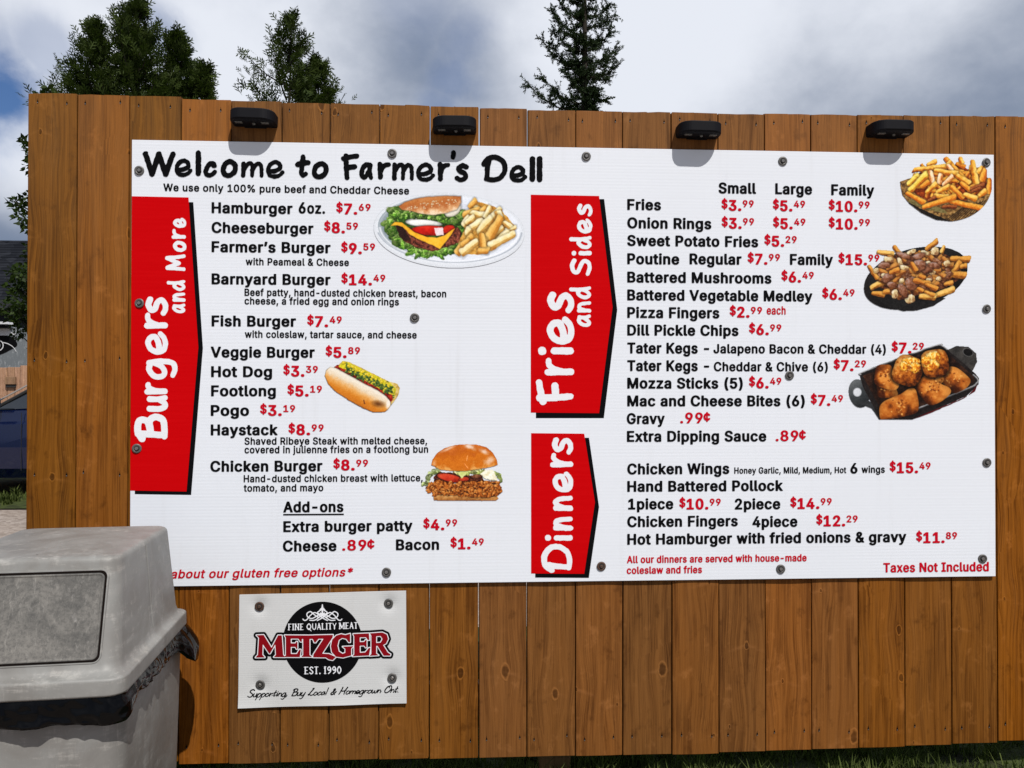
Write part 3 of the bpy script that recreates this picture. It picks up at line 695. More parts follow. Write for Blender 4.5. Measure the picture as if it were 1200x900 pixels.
# typeset lettering from the built-in font, thickened to a bold weight
# outlines of a grotesque sans by character code: advance, then contours as x, y pairs in thousandths
SANS = {
  36: (446, [[202,-74,202,583,244,583,244,-74],[224,-9,172,-4,128,9,91,31,64,60,46,96,38,136,104,136,110,110,124,88,142,71,166,58,194,52,224,49,256,52,286,60,310,74,330,92,342,114,346,140,342,162,332,179,316,193,296,204,245,222,184,240,128,260,86,289,71,306,60,326,54,348,52,372,58,413,75,448,102,476,138,498,180,511,227,516,274,511,316,498,350,476,377,448,394,416,401,378,338,378,326,412,302,438,268,453,225,458,194,456,168,448,145,435,128,418,118,398,115,376,119,352,131,334,148,319,170,308,212,294,264,280,312,264,358,238,378,220,394,198,405,170,408,138,403,99,386,64,360,34,324,10,278,-4]]),
  37: (676, [[176,282,146,286,120,297,100,314,86,335,78,360,75,388,75,412,78,440,86,464,101,486,121,502,146,514,176,517,206,514,230,502,250,486,264,464,272,440,276,412,276,388,272,360,264,335,250,314,230,297,206,286],[176,328,198,332,212,346,220,365,224,388,224,412,220,434,212,454,198,468,176,472,154,468,138,454,130,434,127,412,127,388,130,365,138,346,153,332],[501,-10,471,-6,446,4,426,21,412,42,404,68,400,96,400,120,404,148,412,172,426,194,446,210,472,221,501,224,531,221,556,210,576,194,590,172,598,148,601,120,601,96,598,68,590,42,575,21,556,4,531,-6],[501,35,523,40,538,53,546,72,549,96,549,120,546,142,538,162,524,176,501,180,479,176,464,162,456,142,452,120,452,96,456,72,464,53,478,40],[132,0,482,508,540,508,190,0]]),
  38: (448, [[196,-7,150,-2,110,12,78,34,54,62,39,96,34,133,38,164,48,190,64,212,84,234,140,279,216,336,236,352,254,375,262,405,258,427,246,445,226,457,202,461,168,453,145,431,139,416,137,399,146,363,168,327,204,284,438,0,364,0,172,232,121,292,88,344,78,370,76,398,80,430,91,458,110,482,134,499,165,510,200,514,236,510,266,499,290,482,308,460,320,433,324,404,315,362,292,325,256,293,154,218,128,195,110,174,100,154,97,131,100,108,110,88,124,70,143,58,166,49,193,46,222,50,251,59,278,74,301,96,321,121,336,152,346,186,349,224,408,224,405,180,396,144,371,92,345,62,333,47,305,24,271,6,234,-4]]),
  39: (206, [[78,318,70,508,136,508,128,318]]),
  40: (273, [[89,206,92,264,100,324,114,384,132,441,152,494,176,539,236,539,191,428,162,314,154,258,151,206,160,114,188,16,236,-96,176,-96,138,-22,112,54,94,131]]),
  41: (273, [[37,-96,86,18,113,116,122,206,120,258,112,314,82,428,37,539,96,539,120,494,142,441,160,384,173,324,181,264,184,206,178,130,162,54,134,-22,96,-96]]),
  42: (453, [[202,222,206,331,114,272,90,316,186,366,90,415,114,459,206,400,202,508,250,508,246,400,338,459,362,415,266,366,362,316,338,272,246,331,250,222]]),
  44: (188, [[38,-120,68,71,137,71,84,-120]]),
  45: (453, [[337,244,337,188,114,188,114,244]]),
  46: (188, [[96,-4,78,-1,63,9,53,24,50,41,53,58,63,74,78,84,96,86,113,84,128,74,138,58,141,41,138,24,128,9,113,-1]]),
  48: (453, [[226,-7,174,1,130,24,94,62,69,114,53,178,48,254,53,330,69,395,95,446,130,484,174,508,226,516,279,508,323,484,358,446,384,395,400,330,406,254,400,178,384,114,358,62,324,24,279,1],[226,50,261,56,290,74,314,104,330,144,340,194,344,254,340,314,330,365,314,406,290,435,261,454,226,460,192,454,163,435,140,406,123,365,112,314,110,254,112,194,123,144,140,104,163,74,192,56]]),
  49: (453, [[76,0,76,54,391,54,391,0],[276,508,276,0,212,0,212,448,210,448,86,358,86,427,198,508]]),
  50: (453, [[64,0,64,48,234,228,282,282,310,326,318,348,320,372,317,397,308,418,292,436,273,449,250,457,224,460,196,456,172,448,153,433,139,414,130,390,127,362,66,362,70,405,86,442,110,473,143,496,182,510,225,516,268,511,306,496,338,474,361,445,376,411,381,372,378,344,371,318,357,290,336,258,267,180,152,60,152,56,389,56,389,0]]),
  51: (453, [[218,-7,174,-2,132,10,98,30,70,58,52,92,44,132,110,132,115,108,126,87,144,71,165,59,190,52,218,50,248,52,275,61,298,74,314,93,326,116,329,145,326,172,316,196,299,217,274,234,242,244,201,248,156,248,156,299,288,448,288,452,70,452,70,508,372,508,372,460,212,278,212,289,264,288,308,276,344,253,371,222,388,186,393,145,388,103,370,66,344,36,308,12,266,-2]]),
  52: (453, [[40,106,40,158,247,508,310,508,108,166,108,162,413,162,413,106],[282,0,282,121,282,146,282,318,343,318,343,0]]),
  53: (453, [[221,-7,178,-2,140,11,108,32,83,60,66,93,60,130,122,130,127,108,138,89,154,72,174,60,196,52,221,50,250,54,276,64,298,82,314,104,324,132,328,162,324,194,314,221,297,244,274,262,248,273,218,277,168,268,145,258,128,246,68,252,96,508,366,508,366,452,150,452,134,302,136,302,155,314,178,325,203,332,230,334,263,330,294,321,322,306,345,286,364,260,379,231,388,198,391,163,386,116,369,76,343,42,308,15,268,-2]]),
  54: (453, [[226,-7,182,-2,142,14,110,40,84,74,69,116,64,162,68,200,80,239,102,284,137,340,252,508,322,508,151,261,146,261,165,288,196,307,235,314,278,309,316,294,346,271,370,240,384,202,389,157,384,112,368,72,342,40,310,14,271,-2],[226,48,254,52,278,62,299,80,314,102,324,128,328,157,324,187,314,214,299,235,278,252,254,262,226,266,198,262,174,252,154,236,138,214,128,188,125,158,128,128,138,102,154,80,174,62,198,52]]),
  55: (453, [[97,0,324,448,324,452,62,452,62,508,390,508,390,448,165,0]]),
  56: (453, [[226,-7,178,-2,136,12,100,33,74,62,58,96,52,135,55,166,65,195,80,220,101,241,126,256,152,264,152,267,119,282,92,308,76,342,70,380,76,417,90,450,114,477,146,498,184,511,226,516,268,511,306,498,338,477,362,450,376,417,382,380,376,342,360,308,334,282,300,267,300,264,327,256,351,241,372,220,388,195,398,166,401,135,395,96,378,62,352,33,317,12,274,-2],[226,49,258,52,284,60,306,74,323,92,333,114,336,138,333,166,322,188,306,208,283,223,256,232,226,235,196,232,169,223,147,208,130,188,119,166,116,138,119,114,129,92,145,74,168,60,194,52],[226,290,252,292,274,300,293,313,307,330,316,352,319,376,316,400,308,420,294,437,275,450,252,458,226,460,200,458,178,450,158,437,144,420,136,400,133,376,136,352,144,330,159,313,178,300,200,292]]),
  57: (453, [[226,516,271,510,310,494,343,468,368,434,384,394,389,347,385,310,372,270,350,224,315,168,200,0,130,0,302,248,308,248,288,221,256,202,218,194,174,200,137,214,106,238,83,269,68,307,64,352,69,396,84,436,110,470,142,494,182,510],[226,460,198,456,174,446,154,430,138,408,128,381,126,352,128,322,138,296,154,274,174,258,198,247,226,244,254,247,278,257,299,274,314,295,324,321,328,350,324,380,314,407,299,429,279,446,254,456]]),
  65: (480, [[16,0,202,508,276,508,463,0,395,0,287,302,264,372,232,478,245,478,213,371,190,302,85,0],[110,142,110,198,370,198,370,142]]),
  66: (456, [[60,0,60,508,241,508,290,504,329,490,359,470,381,442,394,410,398,374,395,344,386,320,374,301,356,286,315,266,315,262,339,257,363,246,385,228,402,203,414,173,418,136,414,100,400,66,378,39,344,18,301,4,246,0],[124,57,245,57,296,62,330,80,349,106,356,136,352,162,342,184,326,203,306,218,280,228,248,231,124,231],[124,286,238,286,264,288,288,296,308,309,323,326,333,348,336,372,330,403,312,429,282,446,240,452,124,452]]),
  67: (510, [[268,-7,205,1,150,25,104,64,70,115,48,179,40,254,48,329,70,393,104,445,150,484,205,508,268,516,305,512,340,504,373,490,402,471,427,447,448,418,463,386,473,348,408,348,400,373,390,394,358,428,316,449,268,456,223,450,184,432,150,404,125,364,109,314,104,254,109,194,125,144,150,105,184,76,223,59,268,53,316,60,358,80,390,114,408,160,473,160,464,124,448,90,428,62,402,38,373,18,340,4,305,-4]]),
  68: (502, [[219,0,96,0,96,57,214,57,272,63,318,80,354,110,379,149,394,198,399,256,394,312,379,360,354,400,320,428,275,446,221,452,93,452,93,508,226,508,294,501,352,478,378,462,399,442,418,418,434,391,454,328,462,256,454,182,434,118,418,92,398,68,376,48,350,30,290,8],[124,508,124,0,60,0,60,508]]),
  69: (418, [[60,0,60,508,372,508,372,452,124,452,124,286,356,286,356,228,124,228,124,57,375,57,375,0]]),
  70: (410, [[60,0,60,508,369,508,369,452,124,452,124,278,346,278,346,221,124,221,124,0]]),
  71: (520, [[268,-7,205,1,150,25,104,64,69,116,48,180,40,254,48,329,69,393,104,445,149,484,204,508,265,516,304,512,340,504,374,489,403,470,428,445,449,416,464,384,474,348,408,348,387,393,356,427,316,448,266,456,222,450,183,432,150,404,125,364,109,314,104,254,109,194,125,145,150,106,184,76,224,59,268,53,309,58,344,71,374,94,396,124,410,160,415,202,434,199,282,199,282,256,478,256,478,200,471,142,451,91,418,50,376,19,326,0]]),
  72: (517, [[60,0,60,508,124,508,124,289,392,289,392,508,457,508,457,0,392,0,392,232,124,232,124,0]]),
  73: (300, [[31,0,31,57,118,57,118,452,31,452,31,508,270,508,270,452,182,452,182,57,270,57,270,0]]),
  74: (396, [[185,-7,153,-4,124,3,98,16,76,33,57,54,44,80,36,111,33,146,33,173,98,173,98,146,104,104,122,74,150,56,185,50,220,56,248,74,266,104,272,146,272,508,336,508,336,146,334,111,326,80,312,54,294,33,272,16,246,3,217,-4]]),
  75: (466, [[104,146,104,216,139,261,174,304,212,344,364,508,448,508,231,276,228,276],[60,0,60,508,124,508,124,334,124,225,124,193,124,0],[372,0,188,259,228,310,448,0]]),
  76: (393, [[60,0,60,508,124,508,124,57,361,57,361,0]]),
  77: (628, [[60,0,60,508,152,508,277,187,288,159,299,122,312,84,322,49,308,49,318,82,330,121,342,158,352,187,476,508,568,508,568,0,504,0,504,291,504,327,505,368,506,413,507,457,513,457,498,410,482,363,468,322,456,291,342,0,286,0,170,291,159,321,145,361,129,408,112,457,119,457,120,416,121,372,122,328,122,291,122,0]]),
  78: (524, [[60,0,60,508,136,508,343,182,363,150,388,106,414,55,405,54,400,108,399,157,399,195,399,508,464,508,464,0,387,0,202,290,178,330,148,381,108,452,119,454,122,384,124,328,125,291,125,0]]),
  79: (534, [[267,-7,205,1,150,25,104,64,70,115,48,179,40,254,48,329,70,393,104,445,150,484,205,508,267,516,329,508,384,484,429,445,464,393,486,329,493,254,486,179,464,115,429,64,384,25,329,1],[267,53,310,58,350,76,382,104,408,144,424,194,430,254,424,314,408,364,382,404,350,432,310,450,267,456,224,450,184,432,151,404,126,364,109,314,104,254,109,194,126,144,151,105,184,76,224,58]]),
  80: (444, [[60,0,60,508,235,508,289,504,332,488,366,462,390,430,404,391,408,348,404,304,390,266,366,232,332,207,289,191,235,186,110,186,110,242,232,242,268,246,297,256,318,272,333,294,342,319,344,348,342,376,333,402,318,422,297,438,268,448,232,452,124,452,124,0]]),
  81: (534, [[245,159,312,159,370,84,384,65,468,-48,401,-48,346,26,331,46],[267,-7,205,1,150,25,104,64,70,115,48,179,40,254,48,329,70,393,104,445,150,484,205,508,267,516,329,508,384,484,429,445,464,393,486,329,493,254,486,179,464,115,429,64,384,25,329,1],[267,53,310,58,350,76,382,104,408,144,424,194,430,254,424,314,408,364,382,404,350,432,310,450,267,456,224,450,184,432,151,404,126,364,109,314,104,254,109,194,126,144,151,105,184,76,224,58]]),
  82: (449, [[60,0,60,508,236,508,290,504,333,488,366,464,390,433,404,395,410,352,404,309,390,272,366,240,333,217,290,202,236,198,96,198,96,255,234,255,270,258,298,267,319,281,334,300,342,324,345,352,342,380,334,404,319,424,298,440,269,449,233,452,124,452,124,0],[353,0,230,229,303,229,428,0]]),
  83: (446, [[224,-9,172,-4,128,9,91,31,64,60,46,96,38,136,104,136,110,110,124,88,142,71,166,58,194,52,224,49,256,52,286,60,310,74,330,92,342,114,346,140,342,162,332,179,316,193,296,204,245,222,184,240,128,260,86,289,71,306,60,326,54,348,52,372,58,413,75,448,102,476,138,498,180,511,227,516,274,511,316,498,350,476,377,448,394,416,401,378,338,378,326,412,302,438,268,453,225,458,194,456,168,448,145,435,128,418,118,398,115,376,119,352,131,334,148,319,170,308,212,294,264,280,312,264,358,238,378,220,394,198,405,170,408,138,403,99,386,64,360,34,324,10,278,-4]]),
  84: (448, [[32,452,32,508,417,508,417,452,256,452,256,0,192,0,192,452]]),
  85: (517, [[259,-8,202,-2,154,16,114,44,84,80,66,124,60,173,60,508,124,508,124,178,128,144,140,113,160,88,187,68,220,56,259,52,298,56,330,68,357,88,376,113,388,144,392,178,392,508,457,508,457,173,451,124,432,80,403,44,364,16,315,-2]]),
  86: (480, [[204,0,16,508,84,508,192,206,216,138,248,30,234,30,267,138,290,206,394,508,463,508,278,0]]),
  87: (686, [[155,0,16,508,82,508,163,196,176,146,187,94,197,40,189,40,200,94,212,146,224,196,306,508,380,508,462,196,474,146,486,94,497,40,488,40,499,94,510,146,522,196,604,508,670,508,530,0,456,0,368,323,352,392,336,475,350,475,335,394,318,323,230,0]]),
  89: (472, [[204,0,204,208,16,508,91,508,192,344,222,292,250,230,224,230,251,293,280,344,381,508,455,508,268,208,268,0]]),
  97: (389, [[160,-8,126,-5,94,5,68,22,48,44,34,74,30,108,34,138,43,161,58,179,78,193,126,210,178,220,234,226,266,235,273,242,276,254,276,256,274,278,266,296,256,311,240,322,220,328,196,331,170,328,149,322,118,301,100,274,41,291,57,322,78,346,104,364,133,376,164,382,194,384,239,380,286,360,306,344,322,320,333,290,336,252,336,0,276,0,276,52,272,52,252,24,216,1,190,-6],[170,46,202,48,228,58,248,74,264,93,272,115,276,138,276,190,260,182,232,176,200,171,176,168,134,158,117,150,104,140,94,124,92,105,94,87,102,72,114,60,130,52]]),
  98: (424, [[230,-8,198,-5,172,4,138,31,118,58,112,58,112,0,52,0,52,508,114,508,114,319,118,319,138,346,172,372,196,382,229,384,274,378,313,360,346,332,370,292,385,244,390,189,385,132,370,84,346,46,313,16,274,-2],[220,47,252,52,280,66,300,88,316,116,325,151,328,190,325,228,316,261,301,290,280,312,253,325,220,330,188,326,161,312,140,291,125,263,116,229,112,190,116,150,125,115,140,86,162,65,188,52]]),
  99: (396, [[207,-8,159,-2,117,16,82,46,56,85,40,132,34,188,40,243,56,291,82,330,117,360,159,378,207,384,260,377,305,356,340,322,362,277,303,262,290,289,270,310,242,325,207,330,173,325,145,310,124,288,108,258,100,224,96,188,100,151,108,118,124,88,145,66,173,52,207,46,242,52,270,66,292,88,304,117,363,102,354,78,341,56,306,22,260,0]]),
  100: (424, [[196,-8,150,-2,112,16,79,46,54,84,40,132,34,189,40,244,55,292,80,332,112,360,151,378,196,384,228,382,253,372,288,346,306,319,310,319,310,508,372,508,372,0,312,0,312,58,306,58,287,31,252,4,227,-5],[204,47,236,52,263,65,284,86,300,115,308,150,312,190,308,229,300,263,284,291,264,312,236,326,204,330,172,325,144,312,124,290,108,261,100,228,96,190,100,151,108,116,124,88,145,66,172,52]]),
  101: (404, [[212,-8,160,-2,117,16,82,46,56,85,40,132,34,187,40,242,56,290,81,330,115,360,157,378,205,384,236,382,266,374,294,360,319,341,340,315,357,282,368,242,371,194,371,170,75,170,75,221,338,221,310,202,306,238,298,268,283,294,262,314,236,326,205,330,173,326,146,314,124,294,109,270,99,242,96,211,96,178,100,138,110,106,128,80,151,62,180,50,212,46,254,52,286,72,306,106,365,91,353,63,335,40,312,20,282,4,250,-5]]),
  102: (254, [[228,380,228,327,6,327,6,380],[80,0,80,432,84,462,96,486,113,505,135,519,160,527,188,530,222,527,242,521,228,468,215,472,194,474,170,470,154,460,145,442,142,418,142,0]]),
  103: (425, [[207,-150,168,-148,134,-140,106,-127,82,-110,64,-90,50,-70,102,-40,122,-66,154,-88,178,-95,207,-98,249,-92,282,-75,295,-62,304,-46,310,-28,312,-6,312,68,306,68,286,42,252,16,227,8,195,5,152,10,112,26,80,54,55,90,40,136,34,191,40,246,55,294,80,332,112,360,152,378,196,384,228,382,254,373,288,346,308,319,313,319,313,380,372,380,372,-9,367,-54,350,-90,324,-117,290,-136,251,-147],[205,59,237,63,264,75,284,94,300,121,310,154,312,192,310,230,300,264,285,292,264,312,237,326,205,330,172,325,145,312,124,290,108,262,100,230,96,192,100,155,108,122,124,96,146,76,172,63]]),
  104: (410, [[114,226,114,0,52,0,52,508,114,508,114,288,102,288,124,332,152,362,187,379,228,384,264,380,295,368,321,348,340,321,353,284,357,240,357,0,296,0,296,235,290,274,273,304,246,323,210,329,184,326,161,318,142,303,126,282,117,258]]),
  105: (166, [[52,0,52,380,114,380,114,0],[84,443,68,446,54,454,44,468,42,483,44,499,54,512,68,521,84,524,100,521,114,512,123,499,126,483,123,468,114,454,100,446]]),
  106: (166, [[52,380,114,380,114,-30,111,-62,102,-90,86,-113,64,-129,38,-140,4,-142,-10,-142,-10,-86,2,-86,25,-83,40,-72,50,-54,52,-29],[84,443,67,446,54,454,44,468,41,483,44,499,54,512,67,521,84,524,100,521,114,512,123,499,126,483,123,468,114,454,100,446]]),
  107: (380, [[110,136,110,212,120,212,284,380,360,380,184,200,177,200],[52,0,52,508,114,508,114,0],[294,0,148,186,191,228,372,0]]),
  108: (189, [[140,-2,101,3,74,20,58,48,52,84,52,508,114,508,114,98,116,76,120,62,130,54,146,52,160,52,170,54,180,2,162,-1]]),
  109: (610, [[52,0,52,380,112,380,112,296,108,296,118,323,132,346,151,364,172,376,195,384,219,386,257,380,288,360,309,332,321,294,312,294,322,321,337,343,357,362,380,375,408,384,436,386,468,382,497,372,522,354,540,328,553,296,557,255,557,0,496,0,496,254,490,289,472,312,448,326,418,330,394,328,374,320,358,307,346,290,338,270,336,247,336,0,274,0,274,260,269,288,253,311,229,326,200,330,178,328,158,320,140,307,126,289,116,266,114,238,114,0]]),
  110: (410, [[114,226,114,0,52,0,52,380,112,380,112,288,102,288,124,332,152,362,187,379,228,384,264,380,295,368,321,348,340,321,353,284,357,240,357,0,296,0,296,235,290,274,273,304,246,323,210,329,184,326,161,318,142,303,126,282,117,258]]),
  111: (415, [[207,-8,159,-2,117,16,82,46,56,85,40,132,34,188,40,243,56,291,82,330,117,360,159,378,207,384,256,378,298,360,334,330,360,291,376,243,381,188,376,132,360,85,334,46,298,16,256,-2],[207,46,242,52,270,66,292,88,307,118,316,151,319,188,316,224,307,258,292,288,270,310,242,325,207,330,173,325,145,310,124,288,108,258,100,224,96,188,100,151,108,118,124,88,145,66,173,52]]),
  112: (424, [[52,-142,52,380,112,380,112,319,118,319,137,346,172,372,196,382,229,384,274,378,313,360,346,332,370,292,385,244,390,189,385,132,370,84,346,46,313,16,274,-2,230,-8,198,-5,172,4,138,31,118,58,114,58,114,-142],[220,47,252,52,280,66,300,88,316,116,325,151,328,190,325,228,316,261,301,290,280,312,253,325,220,330,188,326,161,312,140,291,125,263,116,229,112,190,116,150,125,115,140,86,162,65,188,52]]),
  113: (424, [[372,-142,310,-142,310,58,306,58,287,31,252,4,227,-5,196,-8,150,-2,112,16,79,46,54,84,40,132,34,189,40,244,55,292,80,332,112,360,151,378,196,384,228,382,253,372,288,346,306,319,312,319,312,380,372,380],[204,47,236,52,263,65,284,86,300,115,308,150,312,190,308,229,300,263,284,291,264,312,236,326,204,330,172,325,144,312,124,290,108,261,100,228,96,190,100,151,108,116,124,88,145,66,172,52]]),
  114: (259, [[52,0,52,380,112,380,112,321,116,321,130,347,152,367,181,380,213,385,230,384,244,384,244,322,230,324,207,326,182,323,159,314,140,302,126,284,116,262,114,237,114,0]]),
  115: (365, [[182,-8,145,-6,112,4,84,18,62,38,46,64,36,94,94,106,105,80,124,60,150,49,182,46,217,50,244,62,262,81,268,103,264,121,254,136,236,147,212,155,149,170,104,186,72,208,53,238,47,274,52,304,65,332,86,354,115,370,149,381,187,384,223,382,254,372,279,358,299,339,314,316,324,290,268,277,258,298,242,316,220,328,188,332,156,328,131,317,114,299,108,277,112,258,124,244,144,232,172,223,230,210,274,194,306,172,325,142,331,106,326,75,312,47,290,24,260,6,224,-4]]),
  116: (228, [[204,380,204,327,6,327,6,380],[65,471,126,471,126,98,128,76,136,62,150,52,170,50,185,51,202,54,213,2,192,-2,168,-4,124,2,92,22,72,52,65,93]]),
  117: (410, [[182,-5,146,-1,115,11,89,30,69,58,56,95,52,139,52,380,114,380,114,144,120,104,137,75,164,56,200,50,226,53,249,62,268,76,284,97,293,122,296,152,296,380,357,380,357,0,298,0,298,92,308,92,286,46,257,17,222,0]]),
  118: (389, [[162,0,18,380,84,380,165,155,187,87,206,21,184,21,203,87,224,155,305,380,372,380,226,0]]),
  119: (567, [[138,0,22,380,87,380,134,214,154,136,175,42,165,42,186,134,206,214,252,380,316,380,362,214,382,136,402,42,392,42,413,135,434,214,480,380,544,380,430,0,368,0,319,172,304,225,290,280,276,338,290,338,276,280,262,224,248,172,198,0]]),
  120: (378, [[21,0,172,218,171,171,28,380,100,380,148,306,179,254,207,206,176,206,202,254,233,306,282,380,352,380,208,168,208,214,358,0,287,0,231,86,200,136,173,182,204,182,178,136,148,86,92,0]]),
  121: (389, [[48,-138,62,-86,72,-88,104,-89,118,-84,130,-74,141,-58,150,-36,162,-2,18,380,84,380,165,155,187,86,206,21,184,21,202,87,224,155,305,380,372,380,204,-58,176,-107,159,-124,140,-136,117,-143,92,-145,64,-143]]),
  122: (380, [[42,0,42,46,254,320,254,323,48,323,48,380,332,380,332,331,126,60,126,56,338,56,338,0]]),
  162: (396, [[184,0,184,508,224,508,224,0],[207,58,159,64,117,82,82,112,56,151,40,198,34,254,40,309,56,357,82,396,117,426,159,444,207,450,260,443,305,422,340,388,362,343,303,328,290,355,270,376,242,390,207,396,173,391,145,376,124,354,108,324,100,290,96,254,100,217,108,184,124,154,145,132,173,117,207,112,242,118,270,132,292,154,304,183,363,168,341,122,306,87,260,65]]),
  8217: (177, [[52,318,82,508,151,508,98,318]]),
  32: (188, []),
}
_cache = {}
def glyph(c, wt):
    key = (c, wt)
    if key in _cache: return _cache[key]
    adv, cs = SANS[ord(c)]; adv = adv / 1000.0
    if c == ' ': _cache[key] = (adv, None, None); return _cache[key]
    cs = [np.array(q, float).reshape(-1, 2) / 1000.0 for q in cs]
    K_ = 1.7; A = np.concatenate(cs); st = 0.0185; pad = wt * 1.6 + .03
    fl = Field(A[:, 0].min() - pad, A[:, 1].min() - pad, A[:, 0].max() + pad, A[:, 1].max() + pad, st)
    d = np.full(fl.X.shape, 1e9); wn = np.zeros(fl.X.shape, int); fl.Y = fl.Y * K_
    for P_ in cs:
        P_ = P_ * np.array([1, K_])
        for i in range(len(P_)):
            a, b_ = P_[i], P_[(i + 1) % len(P_)]; dx, dy = b_ - a
            tt = np.clip(((fl.X - a[0]) * dx + (fl.Y - a[1]) * dy) / (dx * dx + dy * dy + 1e-12), 0, 1)
            d = np.minimum(d, np.hypot(fl.X - a[0] - tt * dx, fl.Y - a[1] - tt * dy))
            if dy != 0:
                xi = dx * (fl.Y - a[1]) / dy + a[0]
                wn += np.where((a[1] <= fl.Y) & (b_[1] > fl.Y) & (fl.X < xi), 1, 0) - np.where((a[1] > fl.Y) & (b_[1] <= fl.Y) & (fl.X < xi), 1, 0)
    fl.f = np.where(wn != 0, d, -d)
    P_, F_ = fl.polys(-wt * 1.55)
    _cache[key] = (adv, np.array(P_) * st + np.array([fl.x0, fl.y0]), [f_[::-1] for f_ in F_]); return _cache[key]
def glyph_run(s_, track=0.012, wt=0.018, shear=0.0):
    x = 0; C = []; Fs = []; k = 0
    for c in s_:
        adv, co, fs = glyph(c, wt)
        if co is not None:
            C.append(co + np.array([x, 0])); Fs += [tuple(i + k for i in f_) for f_ in fs]; k += len(co)
        x += adv + track + wt * .9
    C = np.concatenate(C)
    if shear: C = C + np.stack([C[:, 1] * shear, 0 * C[:, 1]], 1)
    return C, Fs
hco, _ = glyph_run('H', 0, 0.0); CAPH = float(hco[:, 1].max() - hco[:, 1].min()); HB = float(hco[:, 1].min())
def place_run(parts, x0, x1, base, cap, m, name, y=YT, wm=True):
    """parts: list of (string, x offset mode...) already merged into one run in em units"""
    co, fs = parts
    w0, w1 = co[:, 0].min(), co[:, 0].max()
    A = at_y(x0, base, 0.0); B = at_y(x1, base, 0.0)
    C = at_y(x0, base - cap, 0.0)
    X = A[0] + (co[:, 0] - w0) * (B[0] - A[0]) / (w1 - w0); Z = A[2] + (co[:, 1] - HB) * (C[2] - A[2]) / CAPH
    return mobj(name, np.stack([X, np.full(len(X), y), Z], 1), fs, m, menu)
def txt(s, x0, x1, base, cap=11.8, m=M_BLACK, name='item_lettering', wt=0.0235, track=0.02, shear=0.0):
    return place_run(glyph_run(s, track, wt, shear), x0, x1, base, cap, m, name)
def merge(runs):
    C = []; Fs = []; k = 0
    for co, fs in runs:
        C.append(co); Fs += [tuple(i + k for i in f_) for f_ in fs]; k += len(co)
    return np.concatenate(C), Fs
def shift(run, x, y, s):
    co, fs = run; c = (co - np.array([co[:, 0].min(), 0])) * s; return c + np.array([x, y]), fs
def price(d, c, x0, x1, base, cap=11.8):
    runs = []; x = 0
    def put_(t, sc, sx, dy, sp, wt, y_em=0):
        nonlocal x
        co, fs = glyph_run(t, .03, wt); co = co - np.array([co[:, 0].min(), 0]); co = co * np.array([sc * sx, sc]) + np.array([x, dy]); runs.append((co, fs)); x = co[:, 0].max() + sp
    put_('$', 0.84, .98, 0.115, 0.06, .021); put_(d, 1.0, 1.08, 0, 0.075, .026); put_('.', 1.0, 1.1, 0, 0.075, .030); put_(c, 0.64, 1.12, 0.185, 0, .022)
    return place_run(merge(runs), x0, x1, base, cap, M_REDT, 'price_lettering')
def cents(c, x0, x1, base, cap=11.8):
    r1 = shift(glyph_run('.' + c, .035, .02), 0, 0, 1.0); x = r1[0][:, 0].max() + .05
    r2 = shift(glyph_run('\u00a2', 0, .018), x - .02, 0.07, 0.92)
    return place_run(merge([r1, r2]), x0, x1, base, cap, M_REDT, 'price_lettering')

txt('We use only 100% pure beef and Cheddar Cheese', 191.5, 479.5, 223.6, 8.3, wt=.017, name='subtitle_lettering')
L = [('Hamburger', 248, 343, 249.2), ('Cheeseburger', 248, 367.5, 272.4), ('Farmer\u2019s Burger', 248, 387.5, 294.9), ('Barnyard Burger', 248, 387.5, 332.6), ('Fish Burger', 248, 347, 381.9),
     ('Veggie Burger', 247, 369, 418.4), ('Hot Dog', 247.4, 319, 441.3), ('Footlong', 247.4, 323.4, 463.8), ('Pogo', 247, 292, 486.8), ('Haystack', 247, 325.5, 509.6), ('Chicken Burger', 246.5, 378, 552.3),
     ('Extra burger patty', 332, 483.5, 622.9), ('Cheese', 331.5, 394.5, 645.8), ('Bacon', 464, 514.6, 644.2),
     ('Fries', 735, 774.6, 245.5), ('Onion Rings', 735, 833.6, 267), ('Sweet Potato Fries', 735, 888.5, 287.6), ('Poutine', 735, 796, 309), ('Regular', 808, 869, 309.2), ('Family', 925.6, 976, 309.8),
     ('Battered Mushrooms', 735, 904, 330.5), ('Battered Vegetable Medley', 735, 952, 351.4), ('Pizza Fingers', 735, 843, 372), ('Dill Pickle Chips', 735, 865.4, 392.6), ('Tater Kegs -', 735, 831, 413.6),
     ('Tater Kegs -', 735, 831, 434.3), ('Mozza Sticks (5)', 735, 870.4, 454.8), ('Mac and Cheese Bites (6)', 735, 943, 475.6), ('Gravy', 734.4, 779, 496.4), ('Extra Dipping Sauce', 734.6, 898, 517.2),
     ('Chicken Wings', 735, 854.6, 555.4), ('Hand Battered Pollock', 735, 917.4, 575.8), ('1piece', 736, 789, 596.5), ('2piece', 861, 914.4, 596.5), ('Chicken Fingers', 735, 864.6, 617.2), ('4piece', 881.6, 934.4, 617.2),
     ('Hot Hamburger with fried onions & gravy', 735, 1062, 637.8), ('Small', 842, 886, 226.1), ('Large', 908.4, 951.6, 227), ('Family', 974, 1024.4, 228.2), ('Add-ons', 332, 402.6, 599.9)]
for a in L: txt(*a)
txt('6', 350, 358.4, 249.6, 12.2); txt('oz.', 360, 381, 249.8, 12.0, wt=.022)
